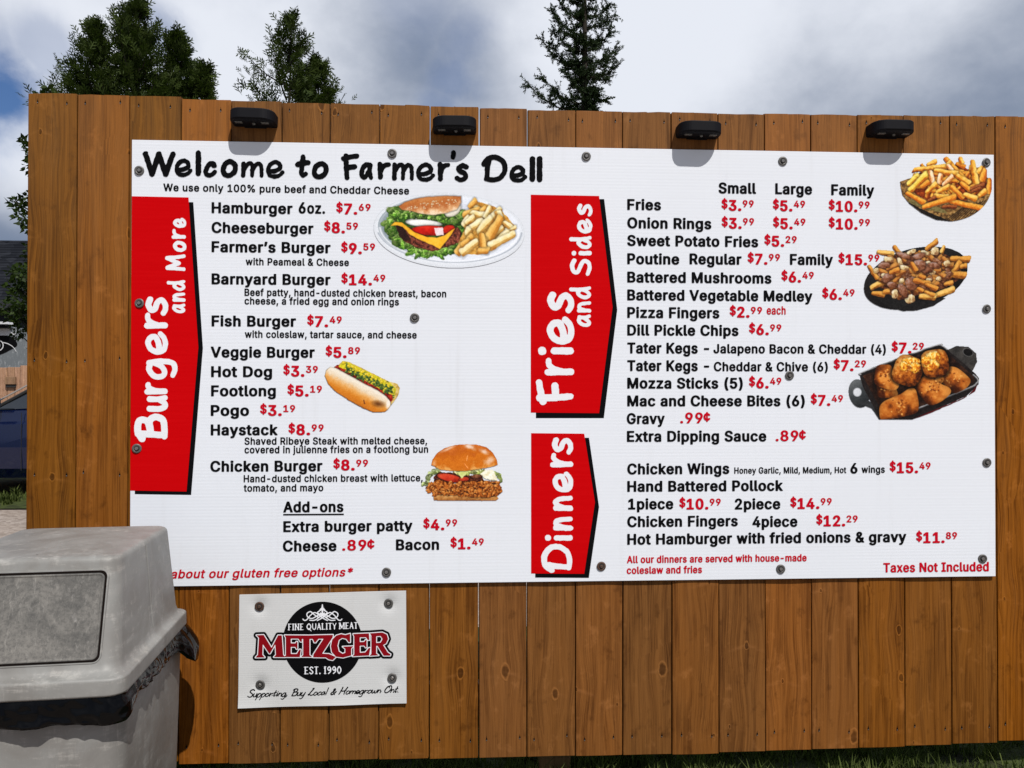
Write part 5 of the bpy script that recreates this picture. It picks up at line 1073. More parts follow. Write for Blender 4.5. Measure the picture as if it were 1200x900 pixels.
# --- poutine
P = Print(1000, 275, 1200, 786, 8.276)
P.ball(600, 420, 520, 282, [(12, 12, 12), (22, 20, 20), (34, 32, 32)], -16, .03, .2, drop=0, edge=0)
P.poly([(110, 480), (200, 590), (330, 700), (480, 742), (620, 735), (780, 690), (900, 610), (700, 640), (300, 620)], [(10, 10, 10), (40, 38, 38)], 4, 40, .3)
P.poly([(200, 350), (300, 240), (450, 190), (700, 150), (900, 190), (1050, 290), (1040, 420), (900, 520), (650, 590), (450, 640), (250, 500)], [(40, 16, 10), (96, 50, 26), (140, 84, 40)], 16, 40, 1.0, 24)
for q in ((700, 140, 815, 60, 26, 0), (230, 165, 390, 190, 28, 1), (390, 110, 450, 190, 24, 0), (145, 300, 235, 430, 22, 0), (880, 110, 850, 180, 20, 1), (940, 230, 1125, 240, 30, 0), (960, 370, 1040, 270, 28, 0), (1040, 310, 1095, 300, 24, 0), (170, 520, 290, 450, 30, 1), (180, 565, 300, 585, 26, 0),
          (290, 560, 345, 550, 24, 0), (860, 375, 1090, 395, 30, 0), (800, 590, 980, 525, 30, 1), (640, 600, 790, 605, 32, 1), (880, 480, 960, 465, 22, 0), (690, 550, 780, 590, 20, 0)):
    P.fry(*q[:5], [(196, 124, 42), (216, 160, 66)][q[5]], [(226, 166, 76), (240, 200, 116)][q[5]], (110, 54, 14), .5)
for i in range(110):
    cx = R_.uniform(250, 950); cy = R_.normal(350, 110)
    if (cx - 600) ** 2 / 370 ** 2 + (cy - 360) ** 2 / 210 ** 2 > 1: continue
    if R_.random() < .45: a = R_.uniform(-.9, .9); P.fry(cx - 50 * math.cos(a), cy - 50 * math.sin(a), cx + 50 * math.cos(a), cy + 50 * math.sin(a), 26, (170, 100, 38), (206, 144, 70), (80, 36, 14), .5)
    else: P.ball(cx, cy, R_.uniform(24, 50), R_.uniform(14, 30), [(70, 34, 20), (112, 64, 38), (138, 88, 58), (166, 124, 98)], R_.uniform(-50, 50), .3, .6, drop=.25, edge=.12)
for q in ((340, 240, 60, 32), (450, 265, 26, 56), (560, 170, 60, 26), (790, 160, 50, 50), (700, 180, 60, 24), (490, 320, 56, 28), (725, 290, 40, 44), (755, 365, 50, 26), (905, 280, 40, 34), (220, 350, 34, 32), (400, 575, 36, 56), (545, 625, 62, 50), (465, 455, 30, 40), (525, 470, 18, 60), (510, 520, 26, 30), (825, 430, 30, 28), (730, 440, 36, 20), (300, 400, 40, 30)):
    P.ball(q[0], q[1], q[2] * .8, q[3] * .8, [(130, 84, 50), (206, 182, 130), (240, 230, 202)], R_.uniform(-30, 30), .24, .4, drop=.3, p=2.6, edge=.1)
for q in ((600, 230, 110, 34), (330, 420, 60, 40), (300, 300, 60, 30), (380, 490, 60, 30), (700, 330, 70, 50), (640, 300, 60, 60), (560, 480, 60, 70), (780, 300, 70, 30), (480, 540, 40, 80), (500, 210, 90, 26)):
    P.ball(*q, [(70, 34, 20), (118, 68, 42), (146, 98, 74), (180, 148, 138)], R_.uniform(-30, 30), .25, .35, drop=.3)
for q in ((580, 440, 740, 480, 28), (640, 400, 690, 420, 22), (700, 480, 810, 530, 24), (620, 520, 670, 550, 20), (350, 370, 440, 340, 26), (560, 270, 600, 350, 26)):
    P.fry(*q, (190, 110, 36), (222, 156, 66), (100, 46, 14), .5)
P.build('poutine_photo', 'printed picture of poutine with gravy and curds in a black bowl')

# --- tater kegs in a tray
P = Print(990, 395, 1200, 764, 7.273)
P.ball(120, 480, 86, 124, [(22, 24, 26), (54, 58, 60), (100, 104, 106)], -14, .02, .1, drop=0, edge=0)
P.poly([(100, 560), (200, 540), (330, 640), (330, 702), (290, 702), (230, 610)], [(30, 32, 34), (60, 62, 64)], 3, 30, .3)
P.poly([(870, 110), (950, 74), (1050, 82), (1120, 140), (1128, 210), (1080, 300), (960, 300)], [(24, 24, 24), (52, 50, 48), (84, 80, 76)], 3, 40, .5, 60)
P.poly([(125, 320), (170, 285), (760, 72), (830, 72), (1110, 310), (1142, 350), (1140, 400), (1040, 500), (570, 705), (300, 705), (150, 420)], [(20, 16, 16), (40, 34, 32)], 2, 40, .5)
P.poly([(560, 705), (1050, 500), (1130, 400), (1110, 460), (1020, 520), (700, 660)], [(60, 8, 10), (110, 20, 26)], 3, 30, .5)
P.poly([(150, 330), (780, 95), (840, 105), (1100, 340), (1100, 390), (420, 690), (330, 660)], [(20, 10, 8), (50, 28, 18), (84, 50, 34)], 2, 40, .7, 60)
for q in (((135, 320), (175, 288), (760, 76), (830, 78), (870, 108)), ((1090, 320), (1130, 360), (1120, 395), (1020, 450), (400, 695))):
    c = curve_pts(q, False, 6)
    for i in range(len(c) - 1): P.fry(c[i][0], c[i][1], c[i + 1][0], c[i + 1][1], 7, (150, 150, 152), (214, 214, 216), (90, 90, 94), 0, .02)
P.ball(105, 470, 36, 38, [(196, 200, 206), (212, 216, 222)], 10, .02, .05, drop=0, edge=.2)
P.ball(1048, 130, 44, 32, [(8, 8, 8), (20, 18, 18)], 20, .02, .1, drop=0); P.put(np.clip(1 - np.abs(P.blobm(1048, 130, 44, 32, 20, .02)[3] - 1) / .1, 0, 1) * .7, (150, 150, 150))
K = [(66, 26, 8), (140, 66, 16), (196, 112, 34), (226, 158, 78)]
KG = ((168, 86, 24), (216, 138, 58), (70, 28, 8))
def crumbs(cx, cy, rx, ry, n_):
    for i in range(n_):
        a = R_.uniform(0, 6.28); q = R_.uniform(0, .85); P.ball(cx + rx * q * math.cos(a), cy + ry * q * math.sin(a), R_.uniform(4, 12), R_.uniform(3, 8), [(104, 46, 14), (140, 70, 24)] if R_.random() < .6 else [(208, 138, 60), (228, 168, 92)], R_.uniform(0, 180), .3, .3, drop=0, edge=0)
for (x0, y0, x1, y1, rk) in ((330, 330, 370, 500, 78), (330, 250, 345, 400, 96), (860, 300, 1000, 430, 98), (720, 330, 780, 400, 80), (650, 370, 800, 520, 100), (320, 640, 600, 540, 92)):
    P.fry(x0, y0, x1, y1, rk, *KG, .7, .36); crumbs((x0 + x1) / 2, (y0 + y1) / 2, rk * 1.1, rk, 34)
for (cx, cy, rx, ry, ro, p_) in ((535, 285, 124, 130, 20, 3.0), (768, 222, 116, 118, -10, 3.0)):
    P.ball(cx, cy, rx, ry, K, ro, .05, .4, 24, p=p_, drop=.7); crumbs(cx, cy, rx, ry, 16)
for (cx, cy, rx, ry) in ((560, 215, 76, 40), (600, 260, 44, 44), (500, 250, 40, 40), (750, 170, 60, 50), (740, 240, 70, 50), (690, 200, 40, 40)):
    P.ball(cx, cy, rx, ry, [(170, 80, 20), (226, 140, 30), (244, 186, 60), (250, 226, 150)], 0, .35, .8, 14, drop=.1)
P.clip(P.Y < 704)
P.build('tater_kegs_photo', 'printed picture of golden potato kegs in a black handled tray')

# ------------------------------------------------------------------ screws with washers
def lathe(prof, n=20):
    V = []; F = []
    for (r, y) in prof:
        for i in range(n):
            a = 2 * math.pi * i / n; V.append((r * math.cos(a), y, r * math.sin(a)))
    for k in range(len(prof) - 1):
        for i in range(n):
            j = (i + 1) % n; F.append((k * n + i, k * n + j, (k + 1) * n + j, (k + 1) * n + i))
    F.append(tuple((len(prof) - 1) * n + i for i in range(n)))
    return V, F
def screw_meshes(m):
    V, F = lathe([(0.0128, 0.0), (0.0130, -0.0012), (0.0122, -0.0022), (0.0098, -0.0027), (0.0078, -0.0022), (0.0072, -0.0016)])
    me = bpy.data.meshes.new('screw'); me.from_pydata(V, [], F); me.materials.append(m); me.polygons.foreach_set('use_smooth', [True] * (len(F) - 1) + [False])
    V2 = []; F2 = []
    for (r, y, n0) in ((0.0050, -0.0014, 6), (0.0050, -0.0050, 6), (0.0042, -0.0057, 6)):
        for i in range(6): V2.append((r * math.cos(i * math.pi / 3), y, r * math.sin(i * math.pi / 3)))
    for k in range(2):
        for i in range(6): F2.append((k * 6 + i, k * 6 + (i + 1) % 6, k * 6 + 6 + (i + 1) % 6, k * 6 + 6 + i))
    F2.append(tuple(12 + i for i in range(6)))
    h = bpy.data.meshes.new('screw_head'); h.from_pydata(V2, [], F2); h.materials.append(M_HEAD if m is not M_RUSTY else M_RUSTY)
    V3, F3 = lathe([(0.0071, -0.0017), (0.0068, -0.0026), (0.0050, -0.0028)], 14)
    g = bpy.data.meshes.new('rubber_ring'); g.from_pydata(V3, [], F3); g.materials.append(M_RUBBER)
    return me, h, g
SC = screw_meshes(M_WASHER); SR = screw_meshes(M_RUSTY)
def screw(u, v, parent, rusty=False, y=-0.0012, sc=1.0):
    p = at_y(u, v, 0.0); ms = SR if rusty else SC
    o = bpy.data.objects.new('screw', ms[0]); COL.objects.link(o); o.location = (p[0], y, p[2]); o.rotation_euler = (rnd.uniform(-.1, .1), rnd.uniform(0, 6), rnd.uniform(-.1, .1)); o.scale = (sc,) * 3
    attach(o, parent)
    if rusty: o['label'] = 'rust brown washer screw'
    for nm, me in (('screw_head', ms[1]), ('rubber_ring', ms[2])):
        c = bpy.data.objects.new(nm, me); COL.objects.link(c); c.parent = o
    return o
for (u, v) in ((163.5, 200), (459.6, 180), (687, 183.4), (917, 189), (1155.6, 190.4), (163.6, 355.4), (486, 372.4), (1156, 362), (160.6, 525.6), (925, 440), (1156.2, 542), (453, 670.4), (914.6, 666.6), (1151, 654.6)):
    screw(u, v, menu)
screw(704.6, 663.4, menu, True)

# ------------------------------------------------------------------ the small supplier sign
small = empty('sponsor_sign', tuple(at_y(378, 763, 0.006)), 'small white plastic sign with a black disc and red lettering screwed below the menu board', 'sign')
scr2 = [(304, 710.6), (455.4, 707), (305, 802.4), (459.6, 794.4)]
def swarp(u, v):
    u = np.asarray(u, float); v = np.asarray(v, float)
    w_ = 0.0012 * np.sin(u * .045 + .6) + 0.0010 * np.sin(u * .021 + v * .03)
    edge = np.clip((v - 806) / 24, 0, 1); w_ = w_ - edge ** 2 * 0.004 * (0.6 + .5 * np.sin(u * .05))
    for (a, b_) in scr2:
        d2 = ((u - a) ** 2 + (v - b_) ** 2) / 81.0; w_ = w_ + 0.0048 * np.exp(-d2)
    return w_
nu, nv_ = 66, 46
uu = np.linspace(0, 1, nu); vv = np.linspace(0, 1, nv_); A, B = np.meshgrid(uu, vv)
TL, TR, BR, BL = np.array((280.4, 697.4)), np.array((475.8, 692.4)), np.array((476.4, 824.2)), np.array((279.2, 829.6))
pt = (TL * (1 - A[..., None]) + TR * A[..., None]) * (1 - B[..., None]) + (BL * (1 - A[..., None]) + BR * A[..., None]) * B[..., None]
Wd = at_y(pt[..., 0], pt[..., 1], 0.0); YS = 0.0
Wd[..., 1] = YS + swarp(pt[..., 0], pt[..., 1])
V = [tuple(p) for p in Wd.reshape(-1, 3)]; nV = len(V); V += [(p[0], p[1] + 0.004, p[2]) for p in V]; F = []
for j in range(nv_ - 1):
    for i in range(nu - 1):
        a = j * nu + i; F.append((a, a + 1, a + nu + 1, a + nu)); F.append((nV + a, nV + a + nu, nV + a + nu + 1, nV + a + 1))
for i in range(nu - 1):
    F.append((i + 1, i, nV + i, nV + i + 1)); a = (nv_ - 1) * nu + i; F.append((a, a + 1, nV + a + 1, nV + a))
for j in range(nv_ - 1):
    a = j * nu; F.append((a, a + nu, nV + a + nu, nV + a)); a = j * nu + nu - 1; F.append((a + nu, a, nV + a, nV + a + nu))
mobj('panel', V, F, M_PANEL2, small, smooth=False)
tf5 = lambda u, v: (260 + u / 5.0, 680 + v / 5.0)
def swp(du): return lambda u, v: swarp(u, v) + YS
f = Field(340, 110, 840, 616, 6.0); f.f = 1 - np.hypot((f.X - 590) / 233.0, (f.Y - 362) / 238.0); f.f *= 233
f.mesh('disc', M_BLACK, small, 0, -0.0004, False, tf5, swp(0))
f = Field(170, 280, 1030, 490, 2.5)
LET = [
 [(203, 322), (245, 320), (292, 396), (330, 322), (352, 322), (360, 436), (372, 449), (305, 449), (318, 436), (314, 372), (283, 428), (278, 428), (240, 372), (238, 436), (252, 451), (198, 452), (212, 436), (218, 336)],
 [(368, 321), (470, 321), (470, 358), (462, 358), (450, 340), (405, 340), (405, 368), (432, 368), (438, 358), (444, 358), (444, 400), (438, 400), (432, 388), (405, 388), (405, 430), (440, 430), (456, 404), (464, 404), (458, 448), (366, 448), (376, 438), (376, 334)],
 [(452, 321), (555, 321), (552, 362), (544, 362), (534, 341), (515, 341), (515, 436), (530, 447), (466, 447), (478, 436), (478, 341), (470, 341), (456, 350)],
 [(540, 320), (652, 318), (650, 332), (588, 428), (628, 430), (668, 448), (650, 466), (628, 462), (610, 450), (536, 449), (538, 432), (598, 340), (568, 340), (550, 362), (542, 362)],
 [(724, 320), (752, 312), (752, 362), (744, 362), (730, 342), (706, 336), (686, 348), (678, 382), (686, 416), (708, 430), (724, 424), (724, 400), (708, 388), (770, 386), (758, 400), (758, 440), (710, 452), (670, 446), (646, 420), (640, 384), (648, 346), (672, 322), (700, 314)],
 [(770, 314), (862, 311), (864, 350), (856, 350), (844, 333), (808, 334), (808, 362), (834, 361), (842, 350), (848, 350), (848, 394), (842, 394), (834, 382), (808, 383), (808, 425), (840, 423), (862, 396), (870, 397), (862, 441), (766, 445), (776, 434), (776, 328)],
 [(868, 311), (940, 306), (966, 318), (974, 344), (962, 370), (944, 380), (972, 424), (988, 434), (986, 442), (948, 442), (912, 384), (904, 384), (904, 430), (918, 440), (866, 443), (876, 432), (876, 324)]]
for g_ in LET: f.poly(g_)
hole = Field(170, 280, 1030, 490, 2.5); hole.poly([(904, 328), (930, 326), (942, 344), (930, 366), (904, 368)]); f.f = np.minimum(f.f, -hole.f)
f.mesh('logo_outline', M_BLACK, small, -17.5, -0.0007, False, tf5, swp(0)); f.mesh('logo_outline', M_WHITE, small, -5.2, -0.0010, False, tf5, swp(0)); f.mesh('logo_lettering', M_MRED, small, -0.3, -0.0013, False, tf5, swp(0))['label'] = 'dark red serif lettering reading METZGER'
SERIF = {'F': [('v', .25), ('h', 1, .2, .95), ('h', .52, .25, .7)], 'I': [('v', .5)], 'N': [('v', .15), ('v', .85), ('d', .15, 1, .85, 0)], 'E': [('v', .22), ('h', 1, .2, .9), ('h', .5, .22, .7), ('h', 0, .2, .92)],
  'Q': [('o',), ('d', .5, .2, 1.0, -.25)], 'U': [('u',)], 'A': [('d', .5, 1, .08, 0), ('D', .5, 1, .92, 0), ('h', .35, .25, .75)], 'L': [('v', .25), ('h', 0, .2, .95)], 'T': [('v', .5), ('h', 1, .05, .95)],
  'Y': [('d', .05, 1, .5, .45), ('d', .95, 1, .5, .45), ('D', .5, .5, .5, 0)], 'M': [('v', .08), ('v', .92), ('D', .1, 1, .5, .15), ('d', .9, 1, .5, .15)], 'S': [('s',)], '.': [('.',)], '1': [('v', .5), ('d', .5, 1, .2, .8)], '9': [('9',)], '0': [('o',)]}
def serif(fl, s, x0, x1, ytop, ybot, slope, r=3.0):
    adv = {'M': 1.25, 'I': .5, '.': .4, ' ': .45, '1': .6, 'Q': 1.15, 'N': 1.1, 'U': 1.05}; tot = sum(adv.get(c, .9) for c in s); k = (x1 - x0) / tot; x = x0
    for c in s:
        wd = adv.get(c, .9) * k
        if c != ' ':
            def T(a, b_): X_ = x + wd * (.08 + .84 * a); return (X_, ybot - (ybot - ytop) * b_ + slope * (X_ - x0))
            for st in SERIF[c]:
                if st[0] == 'v':
                    fl.line([T(st[1], 0), T(st[1], 1)], r * 1.05)
                    for e in (0, 1): p = T(st[1], e); fl.line([(p[0] - r * 2.1, p[1]), (p[0] + r * 2.1, p[1])], r * .45)
                elif st[0] == 'h': fl.line([T(st[2], st[1]), T(st[3], st[1])], r * .6)
                elif st[0] == 'd': fl.line([T(st[1], st[2]), T(st[3], st[4])], r * .7)
                elif st[0] == 'D': fl.line([T(st[1], st[2]), T(st[3], st[4])], r * 1.1)
                elif st[0] == 'o': fl.line([T(*q) for q in curve_pts([(.5, 1), (.08, .5), (.5, 0), (.92, .5)], True, 6)], r * .95)
                elif st[0] == 'u': fl.line([T(*q) for q in curve_pts([(.12, 1), (.14, .3), (.5, 0), (.84, .3), (.86, 1)], False, 6)], r * .85)
                elif st[0] == 's': fl.line([T(*q) for q in curve_pts([(.88, .85), (.5, 1), (.14, .76), (.5, .52), (.86, .24), (.5, 0), (.1, .16)], False, 6)], r * .95)
                elif st[0] == '9': fl.line([T(*q) for q in curve_pts([(.85, .75), (.5, 1), (.12, .72), (.5, .45), (.85, .75), (.8, .3), (.3, 0)], False, 6)], r * .9)
                elif st[0] == '.': fl.line([T(.5, .03), T(.5, .04)], r * 1.3)
        x += wd
f = Field(370, 130, 830, 560, 2.5)
serif(f, 'FINE QUALITY MEAT', 386, 798, 256, 290, -0.022, 2.9); serif(f, 'EST. 1990', 482, 702, 507, 547, -0.01, 3.3)
FLO = [[(590, 142), (584, 170), (562, 188), (590, 206)], [(590, 206), (566, 214), (538, 196), (520, 182), (500, 194), (505, 214), (530, 222), (560, 206), (590, 190)], [(476, 226), (486, 234), (500, 228), (520, 204), (548, 188), (590, 218), (620, 234)], [(516, 232), (545, 232), (575, 212), (590, 204)], [(575, 174), (590, 160), (590, 200), (578, 190)]]
for q in FLO:
    c = curve_pts(q, False, 8); f.line([tuple(p) for p in c], 3.0); f.line([(1180 - p[0], p[1]) for p in c], 3.0)
f.mesh('disc_lettering', M_WHITE, small, 0, -0.0008, False, tf5, swp(0))['label'] = 'white flourish and lettering reading FINE QUALITY MEAT and EST. 1990'
# script line
f = Field(130, 600, 1060, 710, 2.2)
EXT = {'S': (0, 1.15, .62), 'B': (0, 1.1, .66), 'L': (0, 1.1, .62), 'H': (0, 1.1, .8), 'O': (0, 1.1, .75), '&': (0, .95, .62), 'l': (0, 1.1, .2), 'd': (0, 1.1, .5), 't': (0, .9, .3), 'i': (0, .5, .18), 'g': (-.5, .5, .46), 'p': (-.5, .5, .46), 'y': (-.5, .5, .46), ',': (-.2, .1, .2), '.': (-.05, .12, .2), 'm': (0, .5, .72), 'w': (0, .5, .66)}
S_ = 'Supporting, Buy Local & Homegrown Ont.'; adv = [(.42 if c == ' ' else EXT.get(c, (0, .5, .42))[2] + .10) for c in S_]; k = (1040 - 150) / sum(adv); x = 150; hh = 37
for c, a_ in zip(S_, adv):
    if c != ' ':
        e0, e1, wd = EXT.get(c, (0, .5, .42)); base = 684 - (x - 150) * .030; r = 3.0 if c not in 'SBLHO&' else 3.6
        for st in G[c]:
            pts = np.array(st[1:], float)
            if st[0] == 'C': pts = curve_pts(pts, False, 7)
            elif st[0] == 'O': pts = curve_pts(pts, True, 7)
            yy = (e0 + (e1 - e0) * pts[:, 1]) * hh; xx = x + pts[:, 0] * wd * k + yy * .42
            f.line(list(zip(xx, base - yy)), r, r * .8)
        if c == 'i': f.line([(x + 14, base - 27), (x + 16, base - 28)], 2.2)
        if c in 'upotinrgmewnca' : f.line([(x + wd * k * .9, base - 3), (x + (wd + .1) * k + 4, base - 10)], 1.5)
    x += a_ * k
f.mesh('script_lettering', M_BLACK, small, 0, -0.0005, False, tf5, swp(0))['label'] = 'black script line reading Supporting, Buy Local & Homegrown Ont.'
for i, (u, v) in enumerate(scr2): screw(u, v, small, i == 0, 0.0012)

# ------------------------------------------------------------------ four solar fence lights
M_SHELL, N, b = mat('black_light_housing', 0.6, (0.006, 0.006, 0.008), 0.12)
n = N.noise(N.n('ShaderNodeTexCoord').outputs['Object'], 300, 3); bump(N, n, b, 0.15, 0.0004)
M_SOLAR, _, _ = mat('dark_solar_cell', 0.15, (0.006, 0.009, 0.025), 0.6, coat=0.5)
M_LENS, _, _ = mat('clear_lens', 0.25, (0.12, 0.12, 0.115), 0.5)
def light_meshes():
    W_, D_, H_ = 0.0600, 0.064, 0.029
    def outline(w, d, r, z, n=8):
        pts = [(-w, 0, z)]
        for i in range(n + 1): a = math.radians(180 + 90 * i / n); pts.append((-w + r + r * math.cos(a), -d + r + r * math.sin(a), z))
        for i in range(n + 1): a = math.radians(270 + 90 * i / n); pts.append((w - r + r * math.cos(a), -d + r + r * math.sin(a), z))
        pts.append((w, 0, z)); return pts
    loops = [outline(W_ - .006, D_ - .010, .026, -0.004), outline(W_ - .0015, D_ - .004, .030, -0.002), outline(W_, D_, .034, 0.002), outline(W_, D_, .034, H_ - .003), outline(W_ - .001, D_ - .0012, .034, H_ - .001), outline(W_ - .004, D_ - .005, .032, H_)]
    V, F = loft(loops); 
    body = bpy.data.meshes.new('housing'); body.from_pydata(V, [], F); body.materials.append(M_SHELL)
    bm = bbox_bm(-.048, .048, -.050, -.008, H_ + .0002, H_ + .0012, .0004); sol = bpy.data.meshes.new('solar_panel'); bm.to_mesh(sol); bm.free(); sol.materials.append(M_SOLAR)
    bm = bbox_bm(-.010, .010, -.046, -.034, -.0062, -.0030, .0012, 2); ln = bpy.data.meshes.new('lens'); bm.to_mesh(ln); bm.free(); ln.materials.append(M_LENS)
    bm = bmesh.new(); bmesh.ops.create_uvsphere(bm, u_segments=12, v_segments=6, radius=.0045); sen = bpy.data.meshes.new('sensor'); bm.to_mesh(sen); bm.free(); sen.materials.append(M_LENS)
    bm = bbox_bm(-.030, .030, -.004, .0, -.007, -.001, .001); br = bpy.data.meshes.new('wall_bracket'); bm.to_mesh(br); bm.free(); br.materials.append(M_SHELL)
    return body, sol, ln, sen, br
LM = light_meshes()
LB = ['leftmost black solar light on the fence top, above the word Welcome', "black solar light on the fence top above the word Farmer's", 'black solar light on the fence top above the Small price column', 'rightmost black solar light, beside the picture of heaped fries']
for i, (u, v) in enumerate(((300.0, 148.0), (533.0, 156.5), (816.0, 161.5), (1038.0, 160.5))):
    p = at_y(u, v, YP)
    e = empty('solar_light', (p[0], YP - 0.002, p[2]), LB[i], 'solar light', 'black solar lights along the top of the fence')
    for nm, me, loc in (('housing', LM[0], (0, 0, 0)), ('solar_panel', LM[1], (0, 0, 0)), ('lens', LM[2], (-.035, 0, 0)), ('lens', LM[2], (.035, 0, 0)), ('sensor', LM[3], (0.004, -.034, -.005)), ('wall_bracket', LM[4], (0, 0, 0))):
        o = bpy.data.objects.new(nm, me); COL.objects.link(o); o.location = loc; o.parent = e
    e.rotation_euler = (math.radians(rnd.uniform(-1, 1)), math.radians((1.2, -.6, .8, .2)[i]), 0)

# ------------------------------------------------------------------ trash can
m, N, b = mat('weathered_grey_plastic', 0.55, (0.3, 0.29, 0.27), 0.4)
tc = N.n('ShaderNodeTexCoord').outputs['Object']
n1 = N.noise(tc, 5, 6, 0.6, 1.2); n2 = N.m('ADD', N.m('MULTIPLY', N.noise(N.mapping(tc, (5, 5, 26), rot=(.5, .4, .3)), 2.0, 9, 0.78, 0.3), .6), N.m('MULTIPLY', N.noise(N.mapping(tc, (30, 30, 5), rot=(.1, .3, .3)), 1.6, 9, 0.8, 0.2), .4)); n3 = N.noise(N.mapping(tc, (60, 60, 6), rot=(.1, .5, 0)), 1.5, 5, 0.7, .6); n4 = N.noise(tc, 160, 3)
c = N.mix(N.mr(n1, 0.3, 0.7), (0.150, 0.151, 0.145), (0.232, 0.231, 0.220))
c = N.mix(N.m('MULTIPLY', N.mr(n2, 0.50, 0.65), 0.50), c, (0.46, 0.445, 0.415))
c = N.mix(N.m('MULTIPLY', N.mr(n3, 0.60, 0.74), 0.45), c, (0.48, 0.45, 0.41))
c = N.mix(N.m('MULTIPLY', N.mr(n1, 0.56, 0.44), 0.08), c, (0.26, 0.20, 0.15))
c = N.mix(N.m('MULTIPLY', n4, 0.2), c, (0.18, 0.17, 0.155))
link(N, c, b, 'Base Color'); bump(N, N.m('ADD', N.m('MULTIPLY', n4, .5), n3), b, 0.15, 0.001)
link(N, N.mr(n2, .4, .7, .45, .65), b, 'Roughness')
M_CAN = m
m, N, b = mat('grimy_flap_plastic', 0.6, (0.2, 0.19, 0.17), 0.35)
tc = N.n('ShaderNodeTexCoord').outputs['Object']
n1 = N.noise(tc, 6, 7, 0.7, .8); n2 = N.noise(N.mapping(tc, (40, 40, 8), rot=(0, .7, 0)), 2.5, 6, 0.8, 1.5); n5 = N.noise(N.mapping(tc, (1, 1, 1), (3, 1, 2)), 17, 3, .5)
n4 = N.noise(tc, 120, 6, .8)
c = N.mix(N.mr(n1, 0.3, 0.68), (0.070, 0.069, 0.065), (0.185, 0.176, 0.160))
c = N.mix(N.m('MULTIPLY', N.mr(n4, 0.42, 0.62), 0.5), c, (0.045, 0.045, 0.044))
c = N.mix(N.m('MULTIPLY', N.mr(n2, 0.52, 0.70), 0.40), c, (0.34, 0.325, 0.30))
c = N.mix(N.m('MULTIPLY', N.mr(n5, 0.74, 0.78), 0.5), c, (0.46, 0.44, 0.42))
link(N, c, b, 'Base Color'); bump(N, n2, b, 0.15, 0.001); M_FLAP = m
m, N, b = mat('black_bin_bag', 0.13, (0.0012, 0.0012, 0.0014), 0.18)
tc = N.n('ShaderNodeTexCoord').outputs['Object']
nb = N.n('ShaderNodeTexVoronoi', {'Vector': N.mapping(tc, (1, 1, .5)), 'Scale': 17.0, 'Smoothness': .3}, feature='SMOOTH_F1').outputs['Distance']; bump(N, N.m('ADD', nb, N.m('MULTIPLY', N.noise(tc, 22, 2, .5), .6)), b, 0.45, 0.012); M_BAG = m
PHI = math.radians(5.6); CW, CD = 0.42, 0.515
FRx, FRy, ZF = 0.2475, -0.622, -0.0285
cpx = FRx - (CW / 2) * math.cos(PHI) - (CD / 2) * math.sin(PHI); cpy = FRy - (CW / 2) * math.sin(PHI) + (CD / 2) * math.cos(PHI)
can = empty('trash_can', (cpx, cpy, GZ), 'weathered grey plastic trash can with a domed lid and black bag before the fence', 'trash can', rz=PHI)
Z0 = -GZ      # local z = world z - GZ
def lp(l, r, f_, bk, rad, z, n=7): return rr(-CW / 2 + l, CW / 2 - r, -CD / 2 + f_, CD / 2 - bk, rad, z + Z0, n)
loops = [lp(.010, .010, .010, .010, .03, ZF - .030, 6), lp(.002, .002, .002, .002, .034, ZF - .035, 6), lp(0, 0, 0, 0, .034, ZF - .032, 6), lp(0, 0, 0, 0, .034, ZF - .030, 6), lp(.0005, .0005, .0005, .0005, .034, ZF - .006, 6), lp(.0008, .0008, .0008, .0008, .034, ZF - .003, 6), lp(.0030, .0030, .0030, .0030, .034, ZF - .0004, 6), lp(.0045, .0045, .0045, .0045, .033, ZF, 6),
         lp(.010, .010, .012, .010, .032, ZF + .001, 6), lp(.015, .015, .020, .015, .032, ZF + .004, 6), lp(.0185, .0185, .026, .0185, .032, ZF + .011, 6), lp(.021, .021, .030, .021, .034, ZF + .022, 6)]
for t in (0.25, .5, .75, .92, 1.0):
    loops.append(lp(.021 + .016 * t, .021 + .016 * t, .030 + .052 * t, .021 + .022 * t, .034 - .004 * t, ZF + .022 + .188 * t, 6))
for (dz, ins) in ((.005, .0010), (.0095, .0040), (.0122, .009), (.0132, .015), (.0138, .030), (.0148, .10)):
    loops.append(lp(.037 + ins, .037 + ins, .082 + ins, .043 + ins, max(.012, .030 - ins * .3), ZF + .210 + dz, 6))
V, F = loft(loops)
lid = mobj('lid', V, F, M_CAN, can, smooth=True, world=False)
# mould seams
def strip(name, pts, wdt, nrm, m, parent):
    V = []; F = []
    for p in pts:
        p = Vector(p); s = Vector(wdt); V += [tuple(p - s), tuple(p + Vector(nrm)), tuple(p + s)]
    for i in range(len(pts) - 1):
        for j in (0, 1): F.append((i * 3 + j, i * 3 + j + 1, i * 3 + j + 4, i * 3 + j + 3))
    return mobj(name, V, F, m, parent, world=False)
strip('mould_seam', [(CW / 2 - .0208 - .016 * t, .01, ZF + .022 + .188 * t + Z0) for t in (0, .5, 1)], (0, .0016, 0), (.0013, 0, .0002), M_CAN, lid)
strip('mould_seam', [(0.005, -CD / 2 + .115 + .30 * t, ZF + .2240 + Z0) for t in (0, .5, 1)], (.0015, 0, 0), (0, 0, .0012), M_CAN, lid)
